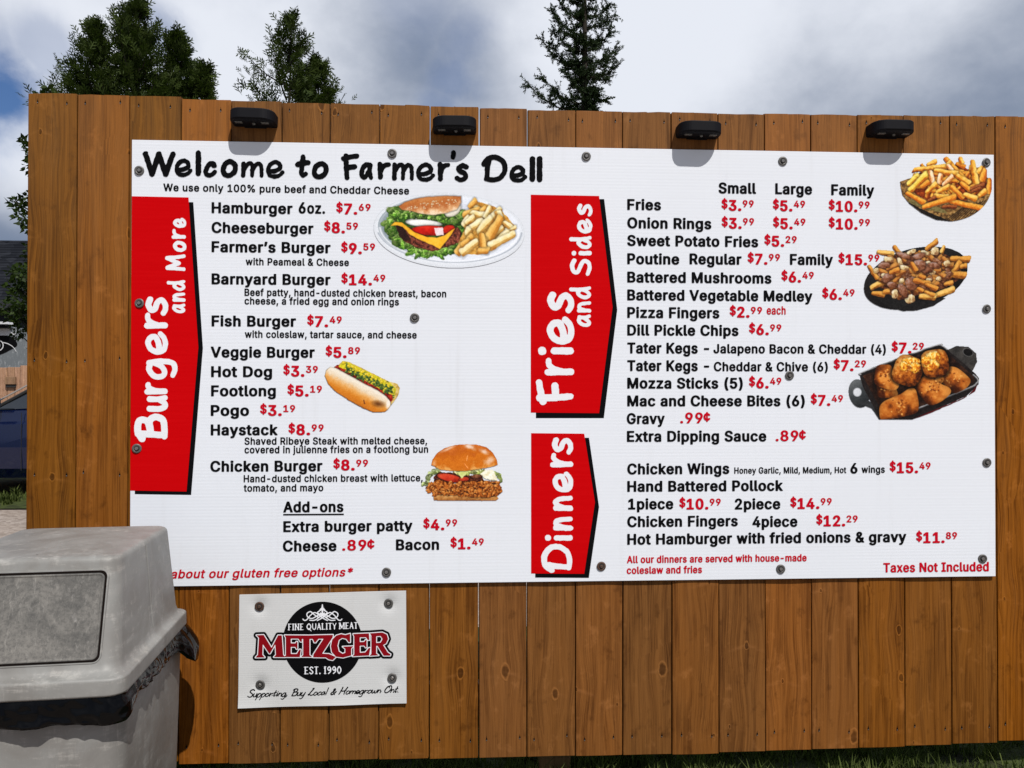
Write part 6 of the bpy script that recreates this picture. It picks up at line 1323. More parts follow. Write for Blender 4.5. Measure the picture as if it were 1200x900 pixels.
# swing flap on the sloping front
def fpt(x, s, out):   # s from 0 (base) to 1 (top) of the front wall
    y = -CD / 2 + .030 + .052 * s; z = ZF + .022 + .188 * s + Z0; nx = Vector((0, -.188, .052)).normalized()
    return (x + nx.x * out, y + nx.y * out, z + nx.z * out)
def fplate(name, xa, xb, sa, sb, r, outs, m):
    loops = []
    for (ins, out) in outs:
        base = rr(xa + ins, xb - ins, (sa * .196 + ins), (sb * .196 - ins), max(.003, r - ins), 0, 5)
        loops.append([fpt(p[0], p[1] / .196, out) for p in base])
    V, F = loft(loops, False, True)
    F = [tuple(q) for q in F]
    return mobj(name, V, F, m, can, world=False)
fplate('flap_gap', -.155, .155, .015, .925, .013, ((0, -.001), (0, .0016)), M_HOLE)
fplate('swing_flap', -.1510, .1510, .034, .900, .011, ((0, .0004), (.0003, .0030), (.0015, .0042), (.0035, .0042), (.0050, .0030), (.007, .0028)), M_FLAP)
fplate('flap_edge', -.1585, .1585, -.005, .945, .017, ((0, -.001), (.001, .0012), (.0018, .0014)), M_CAN)
# body, tapering to the ground
loops = []
for t, z in ((0, ZF - .012), (.2, -.14), (.5, -.30), (.8, -.45), (.97, GZ + .02), (1, GZ + .004)):
    i_ = .009 + .012 * t; loops.append(rr(-CW / 2 + i_, CW / 2 - i_, -CD / 2 + i_ + .012, CD / 2 - i_ + .006, .045, z + Z0, 7))
V, F = loft(loops); mobj('body', V, F, M_CAN, can, smooth=True, world=False)
strip('mould_seam', [(CW / 2 - .063 - .012 * t, -CD / 2 + .0283 + .014 * t, -.06 + Z0 - .45 * t) for t in (0, 1)], (.0012, 0, 0), (0, -.0010, 0), M_CAN, can)
# bin bag hanging out under the lid
bag = None
per = rr(-CW / 2 + .004, CW / 2 - .004, -CD / 2 + .004, CD / 2 - .004, .034, 0, 9); 
per2 = []
for i in range(len(per)):
    a = Vector(per[i]); b_ = Vector(per[(i + 1) % len(per)]); k = max(1, int((b_ - a).length / .004))
    for j in range(k): per2.append(a.lerp(b_, j / k))
V = []; F = []; rows = 13; n = len(per2)
def hang(p):
    x, y = p.x / (CW / 2), p.y / (CD / 2)
    fr = min(1, max(0, (-y - .80) / .12))
    h = .044 + .010 * mnoise.noise(Vector((p.x * 9, p.y * 9, 3)))
    h = h + .019 * fr * (0.8 + .2 * math.cos((p.x - .12) * 12))
    if x > .8: h += .050 * math.exp(-(abs(p.y - CD / 2 + .055) / .055) ** 3)
    return h
def ridge(v): return (1 - abs(v) * 2.2)
for r_ in range(rows):
    t = r_ / (rows - 1)
    for i, p in enumerate(per2):
        nrm = (per2[(i + 1) % n] - per2[i - 1]); nrm = Vector((nrm.y, -nrm.x, 0)).normalized()
        h = hang(p); sh_ = (p.x + p.y)
        wv = mnoise.noise(Vector((p.x * 22 + t * .9, p.y * 22, t * 1.6))); w2 = ridge(mnoise.noise(Vector((p.x * 34 - t * 1.5, p.y * 34, t * 2.4 + 5)))); w3 = ridge(mnoise.noise(Vector((p.x * 75 + t * 2, p.y * 75, t * 3 + 9))))
        o = -.007 + .011 * min(1, t * 1.8) ** .7 + (wv * .006 + w2 * .0048 + w3 * .0006) * (.3 + t * .6)
        fl = math.exp(-(abs(p.y - CD / 2 + .055) / .060) ** 3) * (1 if p.x > CW / 2 - .05 else 0)
        o += fl * .032 * min(1, t * 1.5) ** .7
        q = p + nrm * o
        V.append((q.x, q.y, ZF - .026 - h * t + Z0))
for r_ in range(rows - 1):
    for i in range(n):
        j = (i + 1) % n; F.append((r_ * n + i, (r_ + 1) * n + i, (r_ + 1) * n + j, r_ * n + j))
# turned-under inner side so that the rim reads as folded film
k0 = len(V)
for i, p in enumerate(per2):
    q = Vector(V[(rows - 1) * n + i]); c_ = Vector((0, 0, q.z)); d_ = (c_ - q).normalized(); V.append(tuple(q + d_ * .02 + Vector((0, 0, .012))))
for i in range(n): F.append(((rows - 1) * n + i, k0 + i, k0 + (i + 1) % n, (rows - 1) * n + (i + 1) % n))
mobj('bin_bag', V, F, M_BAG, can, smooth=True, world=False)['label'] = 'glossy black bin bag hanging out under the lid'

# ------------------------------------------------------------------ trees
def rotm(n, dirs, roll):
    """frames whose x axis follows dirs"""
    x = dirs / np.linalg.norm(dirs, axis=1, keepdims=True)
    up = np.where(np.abs(x[:, 2:3]) > .95, np.array([[1., 0, 0]]), np.array([[0, 0, 1.]]))
    y = np.cross(up, x); y /= np.linalg.norm(y, axis=1, keepdims=True); z = np.cross(x, y)
    c, s = np.cos(roll)[:, None], np.sin(roll)[:, None]
    return np.stack([x, y * c + z * s, z * c - y * s], 2)
def scatter_mesh(name, tv, tf_, pos, dirs, scl, m, parent, roll=None):
    n = len(pos); roll = rng.uniform(0, 2 * np.pi, n) if roll is None else roll
    R_ = rotm(n, dirs, roll); tv = np.asarray(tv, float)
    V = np.einsum('nij,kj->nki', R_, tv) * np.asarray(scl)[:, None, None] + pos[:, None, :]
    tf_ = np.asarray(tf_); k = len(tv); L_ = (np.arange(n)[:, None, None] * k + tf_[None]).reshape(-1)
    me = bpy.data.meshes.new(name); me.vertices.add(n * k); me.vertices.foreach_set('co', V.reshape(-1))
    me.loops.add(len(L_)); me.loops.foreach_set('vertex_index', L_); fs = tf_.shape[1]
    me.polygons.add(n * len(tf_)); me.polygons.foreach_set('loop_start', np.arange(n * len(tf_)) * fs); me.update(calc_edges=True)
    me.materials.append(m); o = bpy.data.objects.new(name, me); COL.objects.link(o)
    if parent is not None: attach(o, parent)
    return o
def tube(pts, r0, r1, sides=6):
    V = []; F = []; n = len(pts)
    for i, p in enumerate(pts):
        p = Vector(p); d = (Vector(pts[min(i + 1, n - 1)]) - Vector(pts[max(i - 1, 0)])).normalized()
        a = d.orthogonal().normalized(); b_ = d.cross(a); r = r0 + (r1 - r0) * i / (n - 1)
        for s in range(sides): t = 2 * math.pi * s / sides; V.append(tuple(p + a * r * math.cos(t) + b_ * r * math.sin(t)))
    for i in range(n - 1):
        for s in range(sides): F.append((i * sides + s, i * sides + (s + 1) % sides, (i + 1) * sides + (s + 1) % sides, (i + 1) * sides + s))
    F.append(tuple(range(sides))); F.append(tuple((n - 1) * sides + s for s in reversed(range(sides))))
    return V, F
def joined(name, tubes, m, parent):
    V = []; F = []
    for v_, f_ in tubes:
        k = len(V); V += v_; F += [tuple(i + k for i in q) for q in f_]
    return mobj(name, V, F, m, parent, smooth=True)
# one cedar spray: a forked flat frond of slim lobes
def frond():
    V = []; F = []
    def lobe(x, y, a, l, w_):
        k = len(V); c, s = math.cos(a), math.sin(a)
        for (p, q) in ((0, -w_ * .5), (l * .55, -w_), (l, 0), (l * .55, w_), ):
            V.append((x + p * c - q * s, y + p * s + q * c, .06 * math.sin((x + p) * 3)))
        F.append((k, k + 1, k + 2, k + 3))
    lobe(0, 0, 0, 1, .05)
    for t, s in ((.15, 1), (.3, -1), (.45, 1), (.6, -1), (.75, 1)): lobe(t, 0, s * .75, .50 * (1.1 - t * .6), .055)
    return V, F
FR = frond()
def cedar(name, label, u, v_top, y, hw_px, group, seed, lean=0.0, dens=1.0):
    """hw_px: half width of the crown in the photo at the fence top"""
    r = np.random.default_rng(seed)
    top = at_y(u, v_top, y); base = at_y(u, 130, y); dist = y - CAM[1]; sc = dist / FPX
    H = top[2] - GZ; hw = hw_px * sc; hv = top[2] - base[2]     # crown half-width hw at depth hv below the tip
    e = empty(name, (base[0], y, GZ), label, 'tree', group)
    V, F = tube([(base[0] + lean * t * H * .1 + .02 * math.sin(t * 9), y, GZ - .05 + (H * .97) * t) for t in np.linspace(0, 1, 10)], .07, .008); mobj('trunk', V, F, M_BARK, e, smooth=True)
    pos = []; dr = []; sc_ = []; tubes = []
    nb = int(210 * dens)
    for i in range(nb):
        dpt = (r.random() ** 1.15) * min(H - .25, hv * 3.2) ; z = top[2] - dpt
        prof = hw * (min(1.25, (dpt / hv)) ** .8) * (r.uniform(.35, .95) if r.random() < .72 else r.uniform(.95, 1.3))
        az = r.uniform(0, 2 * np.pi); el = r.uniform(.45, 1.15); Lb = prof / math.cos(el) * .9
        Lb = min(Lb, prof * 1.5); bz = z - math.sin(el) * Lb * .5
        x0_ = base[0] + lean * (bz - GZ) * .1
        d0 = np.array([math.cos(az) * math.cos(el), math.sin(az) * math.cos(el), math.sin(el)])
        tip = np.array([x0_, y, bz]) + d0 * Lb
        pts = [np.array([x0_, y, bz]) + d0 * Lb * t + np.array([0, 0, -.10 * Lb * math.sin(t * 3.1)]) for t in np.linspace(0, 1, 5)]
        if i < nb * .6: tubes.append(tube(pts, .012, .003, 4))
        nf = int(26 * Lb / .5 + 10); ts = r.uniform(.15, 1.03, nf)
        if bz > top[2] - hv * 1.5: pass
        else: nf = nf // 2; ts = ts[:nf]
        P_ = np.array([pts[0] * (1 - t) + pts[-1] * t + np.array([0, 0, -.10 * Lb * math.sin(min(t, 1) * 3.1)]) for t in ts]) + r.normal(0, .018 + .03 * Lb, (nf, 3))
        D_ = d0[None] * 1.1 + r.normal(0, .42, (nf, 3)) + np.array([0, 0, .1])
        pos.append(P_); dr.append(D_); sc_.append(r.uniform(.07, .15, nf) * (sc / .0085) ** .6)
    tag(joined('limb', tubes, M_BARK, e), kind='stuff')
    c = scatter_mesh('crown', FR[0], FR[1], np.concatenate(pos), np.concatenate(dr), np.concatenate(sc_), M_CEDAR, e)
    return e
GC = 'cedar tops showing over the plank fence'
cedar('cedar_tree', 'tallest dark cedar of the left cluster over the fence, with a pointed top', 160, 8, 6.2, 60, GC, 1, dens=1.15)
cedar('cedar_tree', 'broad leftmost cedar rising over the fence, its rounded top lower than its neighbour', 112, 34, 5.9, 44, GC, 2, dens=1.15)
cedar('cedar_tree', 'narrow cedar on the right shoulder of the left cluster over the fence', 207, 42, 6.6, 38, GC, 3)
cedar('cedar_tree', 'short cedar tip between the left cluster and the airy cedar, above the third plank', 238, 84, 6.4, 18, GC, 4, dens=.6)
cedar('cedar_tree', 'airy cedar with drooping sprays just behind the leftmost solar light', 312, 24, 6.0, 68, GC, 5, .5, .5)
cedar('cedar_tree', 'small bushy cedar right of the airy cedar, low over the fence', 372, 76, 6.3, 30, GC, 6, dens=.7)
# spruce
YSP = 9.5
sp_top = at_y(686, -75, YSP); spx = at_y(682, 130, YSP)
e = empty('spruce_tree', (spx[0], YSP, GZ), 'tall sparse spruce whose top leaves the picture above the middle of the fence', 'tree')
H = sp_top[2] - GZ
V, F = tube([(spx[0] + (sp_top[0] - spx[0]) * t, YSP, GZ - .05 + H * t) for t in np.linspace(0, 1, 12)], .13, .012); mobj('trunk', V, F, M_BARK, e, smooth=True)
tips = [(617, 97, 692 - 8, 128), (636, 90, 684, 122), (650, 104, 684, 134), (633, 44, 684, 84), (645, 52, 684, 78), (648, 36, 685, 60), (644, 10, 686, 42), (656, 2, 687, 26), (722, 14, 688, 32), (718, 32, 688, 52), (722, 54, 687, 72), (720, 64, 686, 82), (728, 73, 686, 90), (711, 92, 686, 84),
        (710, 116, 685, 106), (706, 130, 684, 120), (660, 118, 684, 140), (652, 24, 686, 48), (715, 4, 688, 18), (655, -20, 688, 8), (716, -16, 688, 0), (668, 70, 685, 92), (704, 44, 687, 60), (700, 104, 685, 118), (662, 84, 685, 110)]
tubes = []; pos = []; dr = []; scl = []
r = np.random.default_rng(21)
NEED = ([(0, -.10, 0), (.45, -.16, .03), (1, 0, 0), (.45, .16, -.03)], [(0, 1, 2, 3)])
def sp_branch(a, b_, w_=1.0):
    L_ = np.linalg.norm(b_ - a); ts = np.linspace(0, 1, 7)
    pts = [a + (b_ - a) * t + np.array([0, 0, -.16 * L_ * math.sin(t * 3.14)]) for t in ts]; tubes.append(tube(pts, .014, .004, 4))
    n_tw = int(20 * L_ / .4 + 7)
    for q in range(n_tw):
        t = r.uniform(.08, 1.0); p = a + (b_ - a) * t + np.array([0, 0, -.16 * L_ * math.sin(t * 3.14)])
        d = (b_ - a) / L_ * .6 + r.normal(0, .55, 3) + np.array([0, 0, .1]); d /= np.linalg.norm(d); l_ = r.uniform(.08, .20) * (1.15 - .4 * t) * w_
        n_ = 34; tt = r.uniform(0, 1, n_); P_ = p + d * (tt * l_)[:, None] + r.normal(0, .006, (n_, 3))
        D_ = d[None] * .9 + r.normal(0, .6, (n_, 3)); pos.append(P_); dr.append(D_); scl.append(r.uniform(.028, .046, n_))
for (u, v, tu, tv) in tips:
    yo = r.uniform(-.35, .35); sp_branch(at_y(tu, tv, YSP), at_y(u, v, YSP + yo))
for i in range(210):
    z = GZ + H * (1 - r.random() ** .9 * .93); fr = (sp_top[2] - z) / H; az = r.uniform(0, 6.283)
    side = abs(math.cos(az)); L_ = (.12 + 1.1 * fr) * r.uniform(.45, .85)
    vis = z > at_y(690, 140, YSP)[2]
    if vis: L_ *= .5
    a = np.array([spx[0] + (sp_top[0] - spx[0]) * (z - GZ) / H, YSP, z]); sp_branch(a, a + np.array([math.cos(az), math.sin(az), .22]) * L_, .9)
tag(joined('limb', tubes, M_BARK, e), kind='stuff')
scatter_mesh('crown', NEED[0], NEED[1], np.concatenate(pos), np.concatenate(dr), np.concatenate(scl), M_SPRUCE, e)
# broad-leaved trees at the left
LEAF = ([(0, 0, 0), (.35, -.32, .06), (1, 0, -.05), (.35, .32, .06)], [(0, 1, 2, 3)])
def broadleaf(name, label, clusters, y, trunk_px, dens, leaf, cat='tree'):
    b_ = at_y(trunk_px, 400, y); e = empty(name, (b_[0], y, GZ), label, cat)
    r = np.random.default_rng(int(abs(trunk_px) + y * 10))
    top = max(at_y(c[0], c[1], y)[2] for c in clusters)
    V, F = tube([(b_[0] + .04 * math.sin(t * 5), y, GZ - .05 + (top - GZ) * .85 * t) for t in np.linspace(0, 1, 9)], .09, .02); mobj('trunk', V, F, M_BARK, e, smooth=True)
    tubes = []; pos = []; dr = []; scl = []
    for (u, v, rad) in clusters:
        dep = r.uniform(-.4, .4); c = at_y(u, v, y + dep); R_ = rad * (y - CAM[1]) / FPX
        s = np.array([b_[0], y, max(GZ + .8, c[2] - .7)]); tubes.append(tube([s + (c - s) * t + np.array([0, 0, .08 * math.sin(t * 3.1)]) for t in np.linspace(0, 1, 6)], .02, .004, 5))
        n_ = int(dens * (rad / 10) ** 2) + 12; d = r.normal(0, 1, (n_, 3)); d /= np.linalg.norm(d, axis=1, keepdims=True); rr_ = R_ * r.uniform(.15, 1.05, n_) ** .6
        pos.append(c + d * rr_[:, None]); dr.append(d + r.normal(0, .6, (n_, 3)) + np.array([0, 0, -.3])); scl.append(r.uniform(.6, 1.2, n_) * leaf)
    tag(joined('limb', tubes, M_BARK, e), kind='stuff')
    scatter_mesh('crown', LEAF[0], LEAF[1], np.concatenate(pos), np.concatenate(dr), np.concatenate(scl), M_LEAF, e)
    return e
cl = [(30, 168, 5), (33, 180, 5), (27, 163, 3), (31, 232, 7), (20, 240, 7), (24, 252, 7), (30, 258, 6), (16, 236, 4), (28, 264, 4), (55, 108, 3), (46, 110, 3), (56, 103, 2)]
rs = np.random.default_rng(9)
cl += [(rs.uniform(52, 200), rs.uniform(160, 330), rs.uniform(14, 26)) for _ in range(26)] + [(rs.uniform(40, 60), rs.uniform(170, 300), rs.uniform(8, 14)) for _ in range(10)]
broadleaf('leafy_tree', 'leafy tree hidden by the fence, its twigs poking out left of the fence edge', cl, 4.6, 110, 46, .052)
cl = [(22, 320, 8), (14, 318, 5), (18, 335, 9), (28, 340, 12), (30, 322, 9), (26, 358, 13), (10, 358, 6), (8, 364, 8), (20, 372, 10), (30, 380, 11), (20, 390, 7), (34, 362, 12), (14, 348, 5)]
cl += [(rs.uniform(34, 110), rs.uniform(300, 430), rs.uniform(12, 22)) for _ in range(20)]
broadleaf('leafy_shrub_tree', 'dark leafy tree in front of the shingled roof at the left edge', cl, 10.5, 62, 60, .085)

# ------------------------------------------------------------------ house with shingled roof
m, N, b = mat('dark_shingles', 0.95, (0.03, 0.032, 0.038), 0.03)
tc = N.n('ShaderNodeTexCoord').outputs['Object']
vz = N.n('ShaderNodeTexVoronoi', {'Vector': N.mapping(tc, (3.2, 3.2, 5)), 'Scale': 1.0})
link(N, N.mix(N.n('ShaderNodeSeparateColor', {0: vz.outputs['Color']}).outputs[0], (0.008, 0.009, 0.012), (0.022, 0.024, 0.030)), b, 'Base Color'); bump(N, N.noise(tc, 60, 3), b, .4, .01); M_SHINGLE = m
M_HWALL, N, b = mat('dark_siding', 0.8, (0.022, 0.024, 0.028), 0.3)
tc = N.n('ShaderNodeTexCoord').outputs['Object']; link(N, N.mix(N.noise(tc, 2, 4), (.014, .015, .018), (.032, .034, .04)), b, 'Base Color')
M_GLASS, _, _ = mat('dark_window_glass', 0.06, (0.02, 0.025, 0.03), 0.8)
M_TRIM, _, _ = mat('light_trim', 0.5, (0.5, 0.5, 0.5), 0.4)
YH = 20.0
ridge = at_y(0, 282, YH + 3.0)[2]; eave = at_y(0, 352, YH)[2]
hx0, hx1 = float(at_y(-420, 300, YH)[0]), float(at_y(150, 300, YH)[0])
ho = empty('house', ((hx0 + hx1) / 2, YH + 3, GZ), 'low house with a dark shingled roof behind the tree at the left edge', 'house')
wl = bm_obj('wall', bbox_bm(hx0 + .5, hx1 - .5, YH + .5, YH + 6.5, GZ - .02, eave + .05), M_HWALL, ho)
V = []; F = []; nc = 22
for k in range(nc):
    t0, t1 = k / nc, (k + 1) / nc
    for sgn in (1, -1):
        yA = YH + 3.0 - sgn * 3.0 * (1 - t0); yB = YH + 3.0 - sgn * 3.0 * (1 - t1); zA = eave + (ridge - eave) * t0; zB = eave + (ridge - eave) * t1
        dn = .03; i0 = len(V); x1_, x2_ = hx0, hx1 - .0
        V += [(x1_, yA, zA + dn), (x2_, yA, zA + dn), (x2_, yB, zB + .008), (x1_, yB, zB + .008), (x1_, yA, zA), (x2_, yA, zA)]
        F += [(i0, i0 + 1, i0 + 2, i0 + 3), (i0 + 4, i0 + 5, i0 + 1, i0)]
rf = mobj('roof', V, F, M_SHINGLE, ho)
bm_obj('fascia', bbox_bm(hx0, hx1, YH - .03, YH, eave - .22, eave - .002), M_HWALL, rf)
for xx in (hx0 + 2.0, hx0 + 5.0, hx0 + 8.0):
    wn = bm_obj('window', bbox_bm(xx, xx + 1.2, YH + .44, YH + .5, GZ + 1.0, GZ + 2.2, .01), M_TRIM, ho); bm_obj('pane', bbox_bm(xx + .08, xx + 1.12, YH + .42, YH + .438, GZ + 1.08, GZ + 2.12), M_GLASS, wn)

# ------------------------------------------------------------------ grey trailer with the almond emblem
m, N, b = mat('weathered_grey_trailer', 0.5, (0.2, 0.22, 0.24), 0.4)
tc = N.n('ShaderNodeTexCoord').outputs['Object']; n = N.noise(tc, 3, 6, .65); n2 = N.noise(N.mapping(tc, (2, 2, .7)), 9, 5, .7)
link(N, N.mix(N.m('MULTIPLY', N.mr(n2, .52, .7), .6), N.mix(n, (.105, .120, .130), (.155, .17, .18)), (.42, .44, .45)), b, 'Base Color'); M_TRL = m
M_SILV, _, _ = mat('bright_trailer_trim', 0.4, (0.55, 0.56, 0.57), 0.5)
YTR = 16.0
tp = at_y(0, 372, YTR); tr_ = at_y(33, 395, YTR); scl_ = (YTR - CAM[1]) / FPX
xr_ = float(at_y(50, 400, YTR)[0]); ztop = float(at_y(0, 381, YTR)[2])
trailer = empty('trailer', (xr_ - 3, YTR + 1, GZ), 'grey round-shouldered trailer with a black almond emblem above the rustic fence', 'trailer')
pr = []
Lx = 6.0; rad = 1.05; zb_ = GZ + .45
pts = [(xr_, zb_)] + [(xr_ - rad + rad * math.cos(a), ztop - rad * .62 + rad * .62 * math.sin(a)) for a in np.linspace(0, math.pi / 2, 9)] + [(xr_ - Lx + rad - rad * math.sin(a), ztop - rad * .62 + rad * .62 * math.cos(a)) for a in np.linspace(0, math.pi / 2, 9)] + [(xr_ - Lx, zb_)]
n = len(pts); V = [(p[0], YTR, p[1]) for p in pts] + [(p[0], YTR + 2.1, p[1]) for p in pts]
F = [tuple(range(n)), tuple(reversed(range(n, 2 * n)))] + [(i, n + i, n + (i + 1) % n, (i + 1) % n) for i in range(n)]
mobj('body', V, F, M_TRL, trailer)
def tflat(name, ring, m, y, parent):
    A = np.array(ring, float); Wd = at_y(A[:, 0], A[:, 1], YTR); n = len(Wd); V = [(p[0], YTR - y, p[2]) for p in Wd] + [(p[0], YTR - .001, p[2]) for p in Wd]
    return mobj(name, V, [tuple(range(n))] + [(i, n + i, n + (i + 1) % n, (i + 1) % n) for i in range(n)], m, parent)
em = tflat('emblem', [tuple(p) for p in curve_pts([(20, 402), (19, 406), (12, 410), (4, 414), (-8, 417), (-22, 413), (-38, 408), (-44, 403), (-36, 396), (-20, 393), (0, 393), (14, 395)], True, 4)], M_BLACK, .01, trailer)
def ringmesh(cx, cy, r0, r1, m, y, parent, name, sx=1):
    ring_o = [(cx + r1 * sx * math.cos(a), cy + r1 * math.sin(a)) for a in np.linspace(0, 2 * math.pi, 25)[:-1]]; ring_i = [(cx + r0 * sx * math.cos(a), cy + r0 * math.sin(a)) for a in np.linspace(0, 2 * math.pi, 25)[:-1]]
    A = np.array(ring_o + ring_i); Wd = at_y(A[:, 0], A[:, 1], YTR); V = [(p[0], YTR - y, p[2]) for p in Wd]; n = 24
    return mobj(name, V, [(i, (i + 1) % n, n + (i + 1) % n, n + i) for i in range(n)], m, parent)
ringmesh(-2, 404.8, 5.6, 6.7, M_SILV, .014, em, 'emblem_ring'); ringmesh(-2, 404.8, .01, 3.0, M_TRL, .014, em, 'emblem_center')
c = curve_pts([(4, 401.4), (10, 403), (16, 407), (19, 412)], False, 5); fr_ = [(p[0], p[1] - .5) for p in c] + [(p[0], p[1] + .5) for p in c[::-1]]; tflat('emblem_line', fr_, M_SILV, .014, em)
tflat('brow', [(-40, 385), (11, 385), (14, 390), (20, 391), (14, 393.2), (-40, 393)], M_SILV, .012, trailer)
tflat('awning', [(-60, 381.6), (12, 381.8), (14, 384.8), (-60, 384.8)], M_BLACK, .20, trailer); tflat('awning_rail', [(-60, 377.8), (15, 378), (16, 380.8), (-60, 380.8)], M_SILV, .24, trailer)
for xx in (xr_ - 1.4, xr_ - 4.4):
    V, F = lathe([(.34, 0), (.36, -.05), (.34, -.18), (.20, -.20), (.18, -.14), (.02, -.14)], 20); mobj('wheel', V, F, M_RUBBER, trailer, (xx, YTR + .1, GZ + .36), world=True)

# ------------------------------------------------------------------ rustic board fence behind the car
YF = 12.5
rf0 = float(at_y(0, 428, YF)[2]); xx = float(at_y(-260, 440, YF)[0]); xe = float(at_y(150, 440, YF)[0])
rust = empty('board_fence', ((xx + xe) / 2, YF, GZ), 'weathered multi-toned rustic board fence between the blue car and the grey trailer', 'fence')
k = 0
while xx < xe:
    wd = rnd.uniform(.085, .15); top = rf0 + rnd.uniform(-.05, .02)
    bm_obj('board', bbox_bm(-wd / 2 + .004, wd / 2 - .004, 0, .022, 0, top - GZ, .003), M_OLDWOOD, rust, (xx + wd / 2, YF + rnd.uniform(-.012, .012), GZ)); xx += wd; k += 1
xm = float(at_y(14, 450, YF)[0]); bm_obj('nail_block', bbox_bm(-.09, .09, -.05, 0, -.07, .07, .006), M_OLDWOOD, rust, (xm, YF - .016, float(at_y(14, 446, YF)[2])))
bm_obj('latch', bbox_bm(-.085, .085, -.03, 0, -.04, .04, .006), M_RUBBER, rust, (xm, YF - .016, float(at_y(14, 451.5, YF)[2])))
for z_ in (GZ + .4, rf0 - .3): bm_obj('rail', bbox_bm(float(at_y(-260, 440, YF)[0]), xe, YF + .036, YF + .07, z_, z_ + .09), M_WOODR, rust)

# ------------------------------------------------------------------ blue car
m, N, b = mat('metallic_blue_paint', 0.25, (0.0025, 0.009, 0.050), 0.4, 0.5, 1.0)
b.inputs['Coat Roughness'].default_value = 0.04; M_BLUE = m
M_TYRE, _, _ = mat('tyre_rubber', 0.85, (0.015, 0.015, 0.015)); M_RIM, _, _ = mat('alloy_rim', 0.3, (0.35, 0.36, 0.38), 0.5, 0.9); M_CGL, _, _ = mat('tinted_car_glass', 0.05, (0.015, 0.018, 0.022), 0.9, coat=.6)
M_CHROME, _, _ = mat('window_bright_trim', 0.2, (0.6, 0.57, 0.52), 0.5, 0.9); M_HLAMP, _, _ = mat('headlamp_lens', 0.1, (0.5, 0.52, 0.55), 0.8)
YC = 6.25                                        # near side of the car
xw = float(at_y(-10, 487, YC)[0])                # foot of the windscreen
car = empty('parked_car', (xw + .9, YC + .9, GZ), 'metallic blue car parked behind the left end of the plank fence', 'car')
X0 = xw - 1.15; CL = 4.6; HWc = .9
def sec(x, zb2, zbelt, hw):   # lower body section ring
    return [(x, YC + HWc - hw * .93, zb2), (x, YC + HWc - hw * .985, zb2 + .10), (x, YC + HWc - hw, zb2 + .32), (x, YC + HWc - hw * .992, zbelt - .16), (x, YC + HWc - hw * .975, zbelt - .13), (x, YC + HWc - hw * .955, zbelt - .02), (x, YC + HWc - hw * .90, zbelt),
            (x, YC + HWc, zbelt + .03), (x, YC + HWc + hw * .90, zbelt), (x, YC + HWc + hw * .975, zbelt - .13), (x, YC + HWc + hw, zb2 + .32), (x, YC + HWc + hw * .93, zb2)]
st = [(0, .28, .60, .62), (.08, .22, .68, .78), (.35, .20, .76, .87), (.8, .20, .84, .9), (1.15, .20, .91, .9), (2.0, .20, .94, .9), (3.0, .20, .96, .9), (3.8, .20, .98, .89), (4.3, .22, .96, .85), (4.52, .26, .90, .76), (4.6, .34, .80, .64)]
loops = [sec(X0 + a, GZ + b_, GZ + c_, h_) for a, b_, c_, h_ in st]; V, F = loft(loops)
body = mobj('body', V, F, M_BLUE, car)
# cabin: glass shell with a painted roof
def cab(x, z, hw): return [(x, YC + HWc - hw, z), (x, YC + HWc + hw, z)]
prof_low = [(1.12, .905), (2.0, .945), (3.0, .962), (3.95, .975)]; prof_up = [(1.95, 1.40), (2.35, 1.455), (3.0, 1.45), (3.6, 1.30)]
V = []; F = []
for (a, z1), (b_, z2) in zip(prof_low, prof_up):
    V += [(X0 + a, YC + HWc - .84, GZ + z1), (X0 + b_, YC + HWc - .62, GZ + z2), (X0 + b_, YC + HWc + .62, GZ + z2), (X0 + a, YC + HWc + .84, GZ + z1)]
for i in range(3):
    o_ = i * 4
    for j in range(3): F.append((o_ + j, o_ + j + 1, o_ + j + 5, o_ + j + 4))
F += [(0, 3, 2, 1), (12, 13, 14, 15)]
mobj('windows', V, F, M_CGL, car)
V = []
for (b_, z2) in prof_up: V += [(X0 + b_, YC + HWc - .64, GZ + z2 - .012), (X0 + b_, YC + HWc - .55, GZ + z2 + .02), (X0 + b_, YC + HWc, GZ + z2 + .05), (X0 + b_, YC + HWc + .55, GZ + z2 + .02), (X0 + b_, YC + HWc + .64, GZ + z2 - .012)]
V, F = V, [(i * 5 + j, i * 5 + j + 1, i * 5 + j + 6, i * 5 + j + 5) for i in range(3) for j in range(4)]
mobj('roof', V, F, M_BLUE, car, smooth=True)
def bar(name, a, b_, r, m, parent):
    V, F = tube([a, ((a[0] + b_[0]) / 2, (a[1] + b_[1]) / 2, (a[2] + b_[2]) / 2 + .015), b_], r, r, 6); return mobj(name, V, F, m, parent)
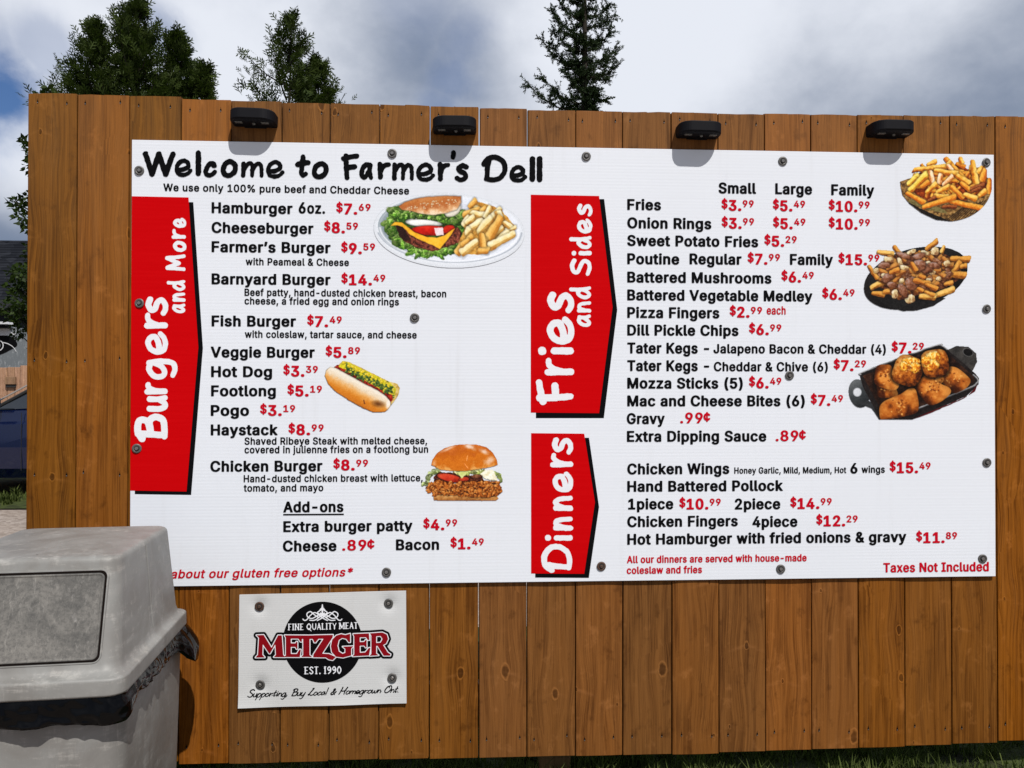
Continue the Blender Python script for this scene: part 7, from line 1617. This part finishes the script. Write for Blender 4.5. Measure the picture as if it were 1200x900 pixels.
for s in (-1, 1):
    yl, yu = YC + HWc + s * .845, YC + HWc + s * .63
    bar('pillar', (X0 + 1.12, yl, GZ + .905), (X0 + 1.95, yu, GZ + 1.405), .016, M_RUBBER, car); bar('pillar', (X0 + 3.95, yl, GZ + .975), (X0 + 3.6, yu, GZ + 1.30), .04, M_BLUE, car)
    bar('pillar', (X0 + 2.55, yl, GZ + .955), (X0 + 2.6, yu + s * .01, GZ + 1.44), .025, M_RUBBER, car)
    bar('window_trim', (X0 + 1.10, yl - 0 + s * .02, GZ + .945), (X0 + 1.93, yu + s * .02, GZ + 1.445), .008, M_CHROME, car)
    bm = bbox_bm(-.09, .09, -.05, .05, -.06, .06, .03, 2); bm_obj('mirror', bm, M_BLUE, car, (X0 + 1.18, YC + HWc + s * .98, GZ + .98))
    for xd in (2.35, 3.35): bm_obj('door_handle', bbox_bm(-.09, .09, -.012, .012, -.014, .014, .006), M_BLUE, car, (X0 + xd, YC + HWc + s * .91, GZ + .78))
    bm_obj('headlight', bbox_bm(-.13, .13, -.05, .05, -.06, .06, .03, 2), M_HLAMP, car, (X0 + .20, YC + HWc + s * .74, GZ + .62))
    for xd in (1.45, 2.52, 3.55): bm_obj('door_seam', bbox_bm(-.002, .002, -.002, .004, -.30, .30), M_RUBBER, car, (X0 + xd, YC + HWc + s * .9015, GZ + .58))
for xd in (.82, 3.72):
    for s in (-1, 1):
        V, F = lathe([(.30, 0), (.325, -.02), (.325, -.17), (.30, -.20), (.22, -.205)], 24)
        if s > 0: V = [(v[0], -v[1], v[2]) for v in V]
        wh = mobj('wheel', V, F, M_TYRE, car, (X0 + xd, YC + HWc + s * .72, GZ + .325), smooth=True)
        rv, rf_ = [], []
        for q in range(7):
            a = q * 2 * math.pi / 7; k = len(rv); c_, s_ = math.cos(a), math.sin(a)
            for (rr_, ww) in ((.03, .03), (.215, .022)):
                for sg in (-1, 1): rv.append((rr_ * c_ - sg * ww * s_, s * .212, rr_ * s_ + sg * ww * c_))
            rf_.append((k, k + 1, k + 3, k + 2))
        mobj('rim', rv, rf_, M_RIM, wh, world=False)
        V, F = lathe([(.37, 0), (.37, -.006), (.33, -.006)], 24); V = [(v[0], v[1] if s < 0 else -v[1], v[2]) for v in V]
        mobj('wheel_arch', V, F, M_RUBBER, car, (X0 + xd, YC + HWc + s * .897, GZ + .34))
